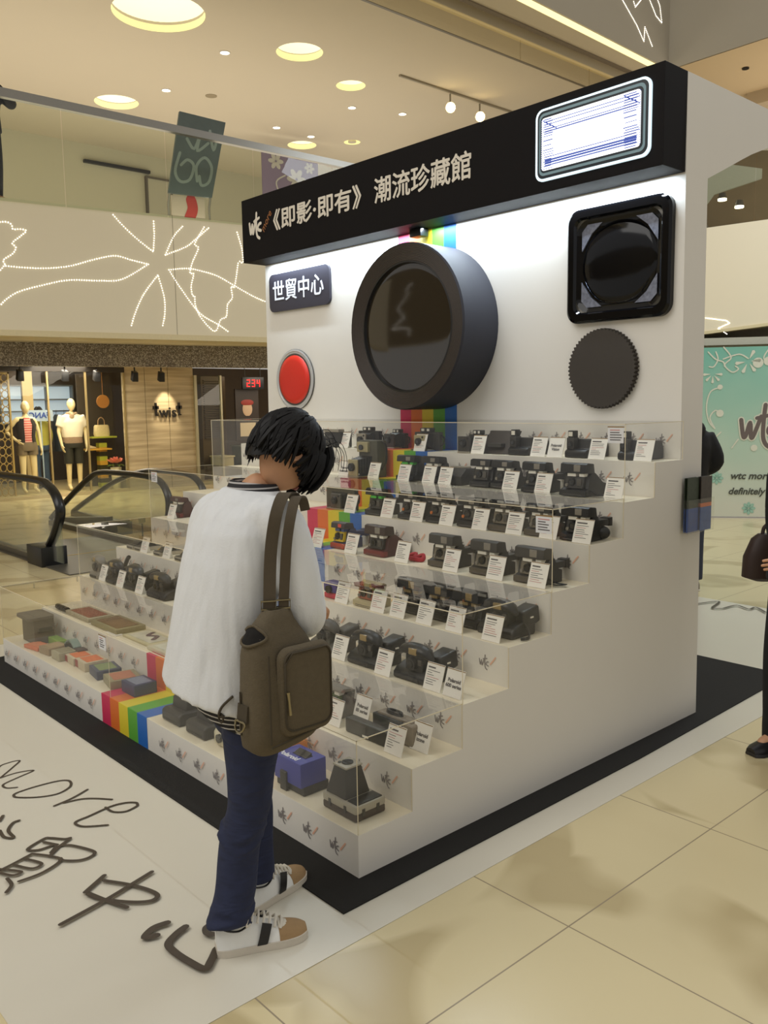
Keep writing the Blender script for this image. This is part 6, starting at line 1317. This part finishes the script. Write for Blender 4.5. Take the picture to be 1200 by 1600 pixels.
# ------------------------------------------------------------------ the man looking at the display
# local frame of the figure: x = along the view's right, y = away from the viewer, f = the way he faces
man = thing('person', 'man in white sweater and blue jeans bending over the display, back to the viewer', 'person', (-.067, -.426, .0026), math.radians(48.0))
f = Vector((.743, .669, 0)); r = Vector((.669, -.743, 0)); FA = math.atan2(f.y, f.x); RA = math.atan2(r.y, r.x)
hc = Vector((.160, .118, 1.515)); hf = (f*.72+Vector((0, 0, -.69))+r*.10).normalized(); hu = (f*.69+Vector((0, 0, .72))).normalized()
J = dict(pelvis=(Vector((.015, .0, .83)), .10), waist=(Vector((-.015, .012, 1.0)), .098), chest=(Vector((.0, .045, 1.24)), .115), nb=(Vector((.055, .085, 1.385)), .060), neck=(Vector((.105, .105, 1.455)), .053),
         hr=(Vector((.055, -.065, .76)), .07), kr=(Vector((.026, -.10, .42)), .048), ar=(Vector((-.018, -.146, .085)), .026), tr=(Vector((.06, -.115, .030)), .013),
         hl=(Vector((.0, .085, .76)), .07), kl=(Vector((.02, .125, .42)), .048), al=(Vector((.022, .098, .085)), .026), tl=(Vector((.07, .16, .030)), .013),
         sr=(Vector((.140, -.055, 1.335)), .055), er=(Vector((.230, -.075, 1.035)), .042), wr=(Vector((.235, .14, 1.00)), .030),
         sl=(Vector((-.075, .175, 1.335)), .055), el=(Vector((-.135, .175, 1.04)), .042), wl=(Vector((.03, .33, 1.02)), .028))
E_ = list(EDG)
hand_joints(J, E_, 'wr', J['wr'][0], Vector((.10, .95, -.12)), 1, .45, 'wr', .0088, Vector((.3, 0, 1)))
hand_joints(J, E_, 'wl', J['wl'][0], Vector((.80, .55, -.1)), -1, .45, 'wl', .0088, Vector((0, 0, 1)))
me = skin_body(J, E_, 'pelvis'); bm = bmesh.new(); bm.from_mesh(me)
WH = head_into(bm, hc, hf, hu, 1.0, 0, True); bm.to_mesh(me); bm.free(); link('body', me, [SKIN, EYE, LIP], man, 60)
# hair: cap plus many layered locks
mb = MB(); rings = []
for i in range(1, 13):
    a = PI*.66*i/12; rings.append([WH(.084*math.sin(a*(1-.24*math.cos(q)**4))*math.cos(q), .104*math.sin(a)*math.sin(q)-.010, .128*math.cos(a*(1-.24*math.cos(q)**4))+.004-(.03*max(0, -math.sin(q))*(i/12))+(.055*max(0, math.sin(q))**2*max(0, (i-6)/6))) for q in [2*PI*j/30 for j in range(30)]])
mb.loft(rings, 0)
rnd = random.Random(4)
for k in range(620):
    q = rnd.uniform(0, 2*PI); a0 = rnd.uniform(.08, 1.45); front = math.sin(q) > .35; back = math.sin(q) < -.3
    ln_ = rnd.uniform(.55, .95); pts = []; sw = rnd.uniform(-.45, .45); lift = rnd.uniform(1.0, 1.15)
    amax = 2.06+rnd.uniform(-.12, .10) if back else (1.38+rnd.uniform(0, .12) if not front else 1.90)
    for j in range(6):
        u = j/5; a = min(a0+ln_*u*1.2, amax+rnd.uniform(-.08, .12)); qq = q+sw*u
        k2 = lift*(1+(.06 if front else -.02)*u)
        pts.append(WH(.086*k2*math.sin(a)*math.cos(qq), .106*k2*math.sin(a)*math.sin(qq)-.010, .131*(k2*.98)*math.cos(a)+.002))
    mb.tube(pts, [.0075, .0092, .009, .0075, .005, .0008], 5)
for k in range(46):      # fringe falling past the face
    x = rnd.uniform(-.075, .078); pts = [WH(x*.8, .085, .10), WH(x, .108, .07), WH(x*1.05, .118, .02), WH(x*1.08, .118, -.02-rnd.uniform(0, .03)), WH(x*1.1, .110, -.045-rnd.uniform(0, .035))]
    mb.tube(smoothpath(pts, 2), [.009]*3+[.009]*3+[.006, .004, .001], 5)
for k in range(30):      # sides over the temples, nape locks
    s_ = rnd.choice((-1, 1)); y = rnd.uniform(-.03, .085)
    mb.tube([WH(s_*.070, y, .06), WH(s_*.090, y+.006, .02), WH(s_*.093, y+.012, -.015), WH(s_*.086, y+.018, -.035-rnd.uniform(0, .03))] if y > .035 else [WH(s_*.07, y, .08), WH(s_*.086, y, .055), WH(s_*.086, y, .038)], [.009, .0095, .007, .001] if y > .035 else [.009, .009, .004], 5)
for k in range(90):
    x = rnd.uniform(-.068, .068); z0 = rnd.uniform(-.012, .03); w_ = math.sqrt(max(0, 1-(x/.08)**2))
    mb.tube([WH(x, -.10*w_-.01, z0+.04), WH(x*1.02, -.115*w_-.004, z0), WH(x*1.04, -.105*w_-.006, z0-.035), WH(x*1.03, -.086*w_-.004, z0-.055-rnd.uniform(0, .035))], [.009, .009, .0055, .0006], 5)
for k in range(12):      # stray hairs on the crown
    x = rnd.uniform(-.06, .06); y = rnd.uniform(-.03, .10); mb.tube(smoothpath([WH(x, y, .115), WH(x*1.1, y+.03, .15+rnd.uniform(0, .012)), WH(x*1.2, y+.08, .135+rnd.uniform(0, .012)), WH(x*1.25, y+.11, .10)], 3), .0011, 4)
mb.build('hair', HAIR, man, 60)
mb = MB()
for s_ in (-1, 1):
    mb.tube([WH(s_*(.033+.024*math.cos(q)), .108, .010+.019*math.sin(q)) for q in [2*PI*k/16 for k in range(16)]], .0022, 5, 0, True)
    mb.tube([WH(s_*.057, .106, .014), WH(s_*.074, .07, .014), WH(s_*.078, .0, .010)], .0022, 5)
mb.tube([WH(-.010, .110, .014), WH(.010, .110, .014)], .0022, 5)
mb.build('glasses', M('spectacle_black', (16, 14, 14), .3), man, 60)
# striped undershirt: collar edge and the hem under the sweater
UND = stripes('under_stripe', (28, 26, 30), (176, 172, 170), 62)
def tilt_ring(cx, cy, z, a, b, ts, n=32, e=2.2):   # ring with its long axis across the shoulders; ts tilts the height along x
    return [(p[0], p[1], z+ts*(p[0]-cx)) for p in ell(cx, cy, z, a, b, RA, n, e)]
mb = MB(); mb.loft([tilt_ring(*q) for q in ((.055, .09, 1.402, .092, .078, -.10), (.060, .092, 1.428, .084, .072, -.10), (.064, .094, 1.434, .078, .066, -.10), (.06, .092, 1.41, .07, .06, -.1))], 0, (False, False)); mb.build('undershirt_collar', UND, man, 60)
mb = MB(); mb.loft([tilt_ring(*q) for q in ((.016, .0, .700, .166, .138, -.30), (.012, .0, .75, .170, .140, -.28), (.0, .0, .83, .172, .136, -.2))], 0, (False, False)); mb.build('undershirt_hem', stripes('under_stripe_hem', (24, 22, 26), (190, 186, 182), 70), man, 60)
# sweater: torso and sleeves fused into one garment
mb = MB()
mb.loft([tilt_ring(*q) for q in ((-.052, -.002, .776, .208, .168, -.26), (-.050, .0, .80, .207, .166, -.24), (-.048, .004, .90, .196, .152, -.1), (-.040, .012, 1.0, .192, .144, 0), (-.026, .02, 1.1, .192, .138, 0), (-.008, .034, 1.2, .194, .134, 0),
                              (.012, .052, 1.29, .192, .128, 0), (.026, .064, 1.345, .176, .114, 0), (.042, .076, 1.385, .136, .098, -.02), (.054, .086, 1.412, .096, .082, -.08))])
def sleeve(pts):
    P = smoothpath([tuple(p)+(q,) for p, q in pts], 5); mb.tube([p[:3] for p in P], [p[3] for p in P], 18)
sleeve([((.100, -.025, 1.335), .072), ((.160, -.062, 1.315), .072), ((.195, -.075, 1.22), .070), ((.216, -.080, 1.12), .066), ((.226, -.070, 1.045), .066), ((.218, -.02, 1.015), .062), ((.222, .06, 1.005), .055), ((.228, .125, 1.0), .045)])
sleeve([((-.04, .15, 1.335), .070), ((-.095, .185, 1.31), .070), ((-.125, .19, 1.20), .068), ((-.142, .18, 1.10), .066), ((-.140, .185, 1.03), .065), ((-.09, .235, 1.01), .060), ((.01, .315, 1.02), .046)])
def sweater_mat():
    m = M('sweater_white', (220, 222, 224), .9, var=.02, scale=60, bump=.12, bscale=160); nt = m.node_tree; b = nt.nodes['Principled BSDF']; L = nt.links.new
    tc = nt.nodes.new('ShaderNodeTexCoord'); mp = nt.nodes.new('ShaderNodeMapping'); mp.inputs['Scale'].default_value = (11, 11, 2.2); L(tc.outputs['Object'], mp.inputs[0])
    n = nt.nodes.new('ShaderNodeTexNoise'); n.inputs['Scale'].default_value = 1.0; n.inputs['Detail'].default_value = 2; L(mp.outputs[0], n.inputs['Vector'])
    bp = nt.nodes.new('ShaderNodeBump'); bp.inputs['Strength'].default_value = .55; bp.inputs['Distance'].default_value = .05; L(n.outputs['Fac'], bp.inputs['Height'])
    old = b.inputs['Normal'].links[0].from_node; L(bp.outputs['Normal'], old.inputs['Normal']); return m
sw_ = fused(mb, 'sweater', sweater_mat(), man, .009, 8)
mb = MB(); mb.loft([[Vector((.228, .118, 1.0))+Vector((.045*math.cos(q)*1.02, d, .045*math.sin(q)*1.02)) for q in [2*PI*k/16 for k in range(16)]] for d in (0, .03)], 0, (False, False)); mb.build('cuff', MATS['sweater_white'], man, 60)
# jeans
mb = MB()
mb.loft([tilt_ring(*q) for q in ((.040, .0, .655, .120, .100, 0), (.034, .0, .70, .138, .112, 0), (.024, .0, .75, .150, .120, 0), (.012, .0, .81, .152, .122, 0))])
def leg(lst):
    P = smoothpath(lst, 5); mb.loft([ell(x, y, z, a, a*1.04, 0, 24) for x, y, z, a in P])
leg([(.045, -.056, .74, .086), (.050, -.070, .64, .088), (.046, -.084, .55, .075), (.040, -.092, .45, .068), (.026, -.098, .40, .067), (.013, -.104, .35, .066), (.004, -.112, .30, .064), (-.006, -.130, .19, .064), (-.022, -.143, .13, .064), (-.031, -.147, .098, .067)])
leg([(.0, .075, .74, .088), (.008, .085, .62, .084), (.014, .10, .52, .075), (.010, .118, .42, .066), (.022, .120, .33, .060), (.026, .112, .22, .054), (.028, .105, .13, .055), (.026, .101, .092, .057)])
def denim():
    m = M('denim', (33, 40, 68), .85, var=.28, scale=26, bump=.1, bscale=300); nt = m.node_tree; b = nt.nodes['Principled BSDF']; L = nt.links.new
    tc = nt.nodes.new('ShaderNodeTexCoord'); mp = nt.nodes.new('ShaderNodeMapping'); mp.inputs['Scale'].default_value = (6, 6, 22); L(tc.outputs['Object'], mp.inputs[0])
    n = nt.nodes.new('ShaderNodeTexNoise'); n.inputs['Scale'].default_value = 1.0; n.inputs['Distortion'].default_value = .6; L(mp.outputs[0], n.inputs['Vector'])
    bp = nt.nodes.new('ShaderNodeBump'); bp.inputs['Strength'].default_value = .55; bp.inputs['Distance'].default_value = .025; L(n.outputs['Fac'], bp.inputs['Height'])
    old = b.inputs['Normal'].links[0].from_node; L(bp.outputs['Normal'], old.inputs['Normal']); return m
# creases bunching at the knee and hem
for z, x, y, a in ((.375, .020, -.10, .068), (.345, .012, -.104, .067), (.105, -.026, -.146, .066), (.14, -.016, -.138, .064)):
    mb.tube([(x+a*math.cos(q), y+a*1.03*math.sin(q), z+.016*math.sin(q*2+z*40)) for q in [2*PI*k/26 for k in range(26)]], .008, 6, 0, True)
fused(mb, 'jeans', denim(), man, .0075, 4)
# trainers
def trainer(name, hx, hy, ang, s, k=1.0):
    """high-top trainer, heel at (hx, hy), pointing along ang"""
    t = bpy.data.objects.new(name, None); COL.objects.link(t); t.parent = man; t.location = (hx, hy, 0); t.rotation_euler = (0, 0, ang)
    prof = ((.0, .028, .085), (.025, .038, .108), (.06, .041, .118), (.10, .042, .105), (.135, .044, .085), (.17, .048, .070), (.20, .050, .062), (.235, .048, .055), (.262, .040, .047), (.282, .024, .036))
    def ring(u, wd, top, bot, n=20): return [(u, wd*math.cos(q)*(1 if math.sin(q) < 0 else (1-.25*math.sin(q))), bot+(top-bot)*max(0, math.sin(q))**.75) for q in [2*PI*j/n for j in range(n)]]
    P = smoothpath(prof, 3)
    mb = MB(); mb.loft([ring(u, w_*.97, h_, .018) for u, w_, h_ in P if u < .196], 0)
    mb.build('upper', M('trainer_white', (236, 236, 232), .45, var=.03), t, 60)
    mb = MB(); mb.loft([ring(u, w_*1.0, h_+.001, .018) for u, w_, h_ in P if u > .188], 0); mb.build('toe_cap', M('trainer_suede', (160, 130, 92), .9, var=.1, scale=80), t, 60)
    mb = MB(); mb.loft([[(u*1.012-.002, w_*1.06*q, z) for q in (-1, 1) for z in ((0, .023) if q < 0 else (.023, 0))] for u, w_, h_ in P]); mb.build('sole', M('trainer_sole', (206, 198, 184), .5), t, 40)
    mb = MB(); mb.loft([ell(.050, 0, z, a, b, 0, 20) for z, a, b in ((.085, .052, .038), (.118, .048, .039), (.136, .046, .038))], 0, (False, True)); mb.build('collar', M('trainer_white', (236, 236, 232), .45, var=.03), t, 60)
    for sd in (-1, 1):
        mb = MB(); c = []
        pts = [(.118, .022), (.150, .022), (.168, .080), (.138, .088)]
        g = lambda u, z: (u, sd*(.0455+.004*(u-.13)*10)*(1-.30*max(0, (z-.03)/.06)**1.6)*1.04, z)
        n_ = 6
        for i in range(n_):
            a, b = i/n_, (i+1)/n_; L0 = lambda q: tuple(pts[0][d]*(1-q)+pts[3][d]*q for d in (0, 1)); R0 = lambda q: tuple(pts[1][d]*(1-q)+pts[2][d]*q for d in (0, 1))
            mb.face([g(*L0(a)), g(*R0(a)), g(*R0(b)), g(*L0(b))])
        mb.build('side_stripe', M('trainer_black', (22, 20, 20), .35), t, 60)
        mb = MB(); mb.tube(smoothpath([(.0, sd*.022, .098), (.03, sd*.040, .088), (.065, sd*.043, .082), (.095, sd*.040, .094)], 4), .0032, 6); mb.build('collar_piping', M('trainer_black', (22, 20, 20), .35), t, 60)
    mb = MB()
    for i in range(6):
        u = .105+.018*i; z = .108-.0085*i
        mb.tube([(u, -.030, z-.012), (u+.008, -.012, z+.004), (u+.012, .012, z+.004), (u+.006, .030, z-.012)], .0042, 6)
    mb.tube(smoothpath([(.10, 0, .108), (.09, .03, .12), (.07, .05, .10), (.09, .035, .095)], 4), .0035, 5); mb.tube(smoothpath([(.10, 0, .108), (.10, -.03, .125), (.085, -.055, .10), (.10, -.04, .095)], 4), .0035, 5)
    mb.build('laces', M('lace_cream', (214, 206, 190), .8), t, 60)
    mb = MB(); mb.loft([[(.19+.03*q, .030*math.cos(a)*(1-.3*q), .057-.010*q+.012*math.sin(a)) for a in [PI*j/8 for j in range(9)]] for q in (0, .5, 1, 1.5)], 0, (True, True)); mb.build('tongue_tip', M('lace_cream', (214, 206, 190), .8), t, 60)
trainer('trainer', -.066, -.163, math.atan2(.095, .268), 1)
trainer('trainer', -.012, .045, math.radians(54), -1)

# ------------------------------------------------------------------ shoulder bag
bag = thing('shoulder_bag', 'brown canvas shoulder bag with front pocket hanging from the man\'s right shoulder', 'bag', (-.067, -.426, 0), math.radians(48.0))
CAN = M('canvas_brown', (92, 82, 64), .95, var=.16, scale=70, bump=.25, bscale=220); CANE = M('canvas_dark', (68, 60, 46), .95, var=.15, scale=60); BR = M('bag_metal', (150, 140, 112), .3, .9)
bc = Vector((.162, -.165, 0))
def B(u, v, z): p = bc+f*u+r*v; return (p.x, p.y, z)       # u along the way he faces, v outwards
def bring(z, u0, u1, v0, v1, sag=0, n=36, e=3.2):
    cu, cv, a, b = (u0+u1)/2, (v0+v1)/2, (u1-u0)/2, (v1-v0)/2; out = []
    for k in range(n):
        t = 2*PI*k/n; c, s_ = math.cos(t), math.sin(t); u = cu+a*math.copysign(abs(c)**(2/e), c); v = cv+b*math.copysign(abs(s_)**(2/e), s_)
        out.append(B(u, v, z+sag*(u-cu)))
    return out
mb = MB()
mb.loft([bring(*q) for q in ((.684, -.075, .055, -.045, .050, .10), (.690, -.110, .095, -.062, .064, .16), (.712, -.128, .125, -.070, .074, .18), (.76, -.135, .142, -.074, .078, .12), (.83, -.132, .140, -.072, .077, .06), (.90, -.128, .122, -.068, .072), (.96, -.126, .098, -.062, .064), (1.0, -.118, .075, -.055, .056), (1.03, -.105, .055, -.046, .044), (1.055, -.080, .040, -.036, .032),
                              (1.085, -.052, .030, -.028, .022), (1.088, -.045, .024, -.020, .016), (1.06, -.06, .02, -.016, .014))], 0, (True, True))
bag_body = mb.build('body', CAN, bag, 60)
from mathutils.bvhtree import BVHTree
bvh = BVHTree.FromPolygons([v.co.copy() for v in bag_body.data.vertices], [tuple(p.vertices) for p in bag_body.data.polygons])
def onbag(v, z, off):                # point of the gusset side at height z, lifted off the canvas by off
    o_ = Vector(B(-.45, v, z)); h_ = bvh.ray_cast(o_, f); p_ = h_[0] if h_[0] else Vector(B(-.06, v, z)); return p_+(h_[1] if h_[0] else -f)*off
alm = smoothpath([(-.046, 1.012), (-.028, 1.036), (.004, 1.046), (.034, 1.034), (.044, 1.012), (.020, .998), (-.016, .996)], 4, True)
mb = MB(); ctr = (0, 1.018)
mb.loft([[onbag(ctr[0]+(v-ctr[0])*s_, ctr[1]+(z-ctr[1])*s_, l_) for v, z in alm] for s_, l_ in ((1, .0035), (.6, .003), (.25, .003))], 0, (False, True)); mb.build('mouth_shade', M('mouth_dark', (16, 13, 10), .95), bag, 60)  # flush dark patch paints the shaded opening; the canvas is closed
mb = MB(); mb.tube([onbag(v, z, .004) for v, z in alm], .0045, 6, 0, True); mb.build('mouth_rim', CAN, bag, 60)
mb = MB(); mb.loft([[B(u, v, z) for u, z in rrect(-.062+q, .118-q, .728+q, .985-q, .035, 6)] for q, v in ((-.004, .070), (0, .086), (.008, .092), (.03, .095))], 0, (False, True)); pk = mb.build('front_pocket', CAN, bag, 50)
mb = MB(); mb.tube([B(u, .0935, z) for u, z in rrect(-.054, .110, .745, .977, .03, 6)], .0032, 6, 0, True); mb.tube([B(-.054, .096, .86), B(-.054, .097, .977-.03), B(-.03, .097, .975), B(.09, .097, .975)], .0028, 6); mb.build('zip', CANE, pk, 60)
mb = MB(); mb.tube([B(-.052, .102, .868), B(-.050, .104, .84), B(-.046, .103, .80)], [.006, .0035, .005], 6); mb.build('zip_pull', BR, pk, 60)
mb = MB(); mb.tube([B(-.10, .082, z) for z in (.72, .80, .9, .98)], .003, 5); mb.tube([B(u, .084-.0005*0, .722+.16*(u)*.7) for u in (-.10, -.05, .03, .09)], .0035, 5); mb.tube([B(-.1345, v, z) for v, z in ((-.02, .73), (-.02, .8), (-.018, .86))], .003, 5); mb.build('seams', CANE, bag, 60)
mb = MB(); mb.hexa([B(-.142, -.03, .775), B(-.142, .02, .775), B(-.134, .02, .775), B(-.134, -.03, .775)], [B(-.136, -.03, .825), B(-.136, .02, .825), B(-.126, .02, .825), B(-.126, -.03, .825)]); mb.build('ring_tab', CANE, bag, 0)
mb = MB(); mb.tube([B(-.146-.008*max(0, -math.sin(q)), -.005+.024*math.cos(q), .772+.024*min(.25, math.sin(q))) for q in [2*PI*k/20 for k in range(20)]], .0034, 6, 0, True); mb.build('d_ring', BR, bag, 60)
mb = MB(); mb.tube(smoothpath([B(-.125, -.075, .83), B(-.150, -.095, .80), B(-.158, -.10, .775), B(-.145, -.09, .77)], 4), .008, 6, flat=.5); mb.tube([B(-.152+.0*q, -.10+.012*math.cos(q), .765+.014*math.sin(q)) for q in [2*PI*k/14 for k in range(14)]], .003, 6, 0, True); mb.build('side_clip', CANE, bag, 60)
def strap_band(pts, wd, name):
    """flat webbing; width runs across the view, thickness towards the body"""
    P = smoothpath(pts, 6); mb = MB(); rings = []
    for i, p in enumerate(P):
        a = Vector(P[max(0, i-1)]); b = Vector(P[min(len(P)-1, i+1)]); T = (b-a).normalized(); side = f*.8+r*.45; side = (side-T*side.dot(T)).normalized(); nn = T.cross(side)
        c = Vector(p); h_ = wd/2; rings.append([c-side*h_-nn*.0022, c+side*h_-nn*.0022, c+side*h_+nn*.0022, c-side*h_+nn*.0022])
    mb.loft(rings); return mb.build(name, M('webbing_brown', (80, 70, 55), .9, var=.12, scale=90), bag, 40)
strap_band([(.132, -.185, 1.06), (.134, -.180, 1.11), (.136, -.162, 1.20), (.142, -.150, 1.28), (.156, -.136, 1.36), (.172, -.098, 1.408), (.186, -.055, 1.412), (.196, -.01, 1.398), (.200, .025, 1.37)], .036, 'strap')
strap_band([(.172, -.165, 1.06), (.174, -.168, 1.11), (.180, -.160, 1.20), (.187, -.156, 1.28), (.198, -.140, 1.35), (.208, -.095, 1.398), (.216, -.05, 1.400), (.222, -.01, 1.385), (.226, .025, 1.35)], .030, 'strap')
for x, y in ((.132, -.188), (.172, -.172)):
    mb = MB(); c = Vector((x, y, 1.10)); sd = (f*.8+r*.45).normalized()
    mb.tube([c+sd*q*.021+Vector((0, 0, z)) for q, z in ((-1, -.012), (1, -.012), (1, .012), (-1, .012))], .0034, 6, 0, True); mb.build('strap_buckle', BR, bag, 60)
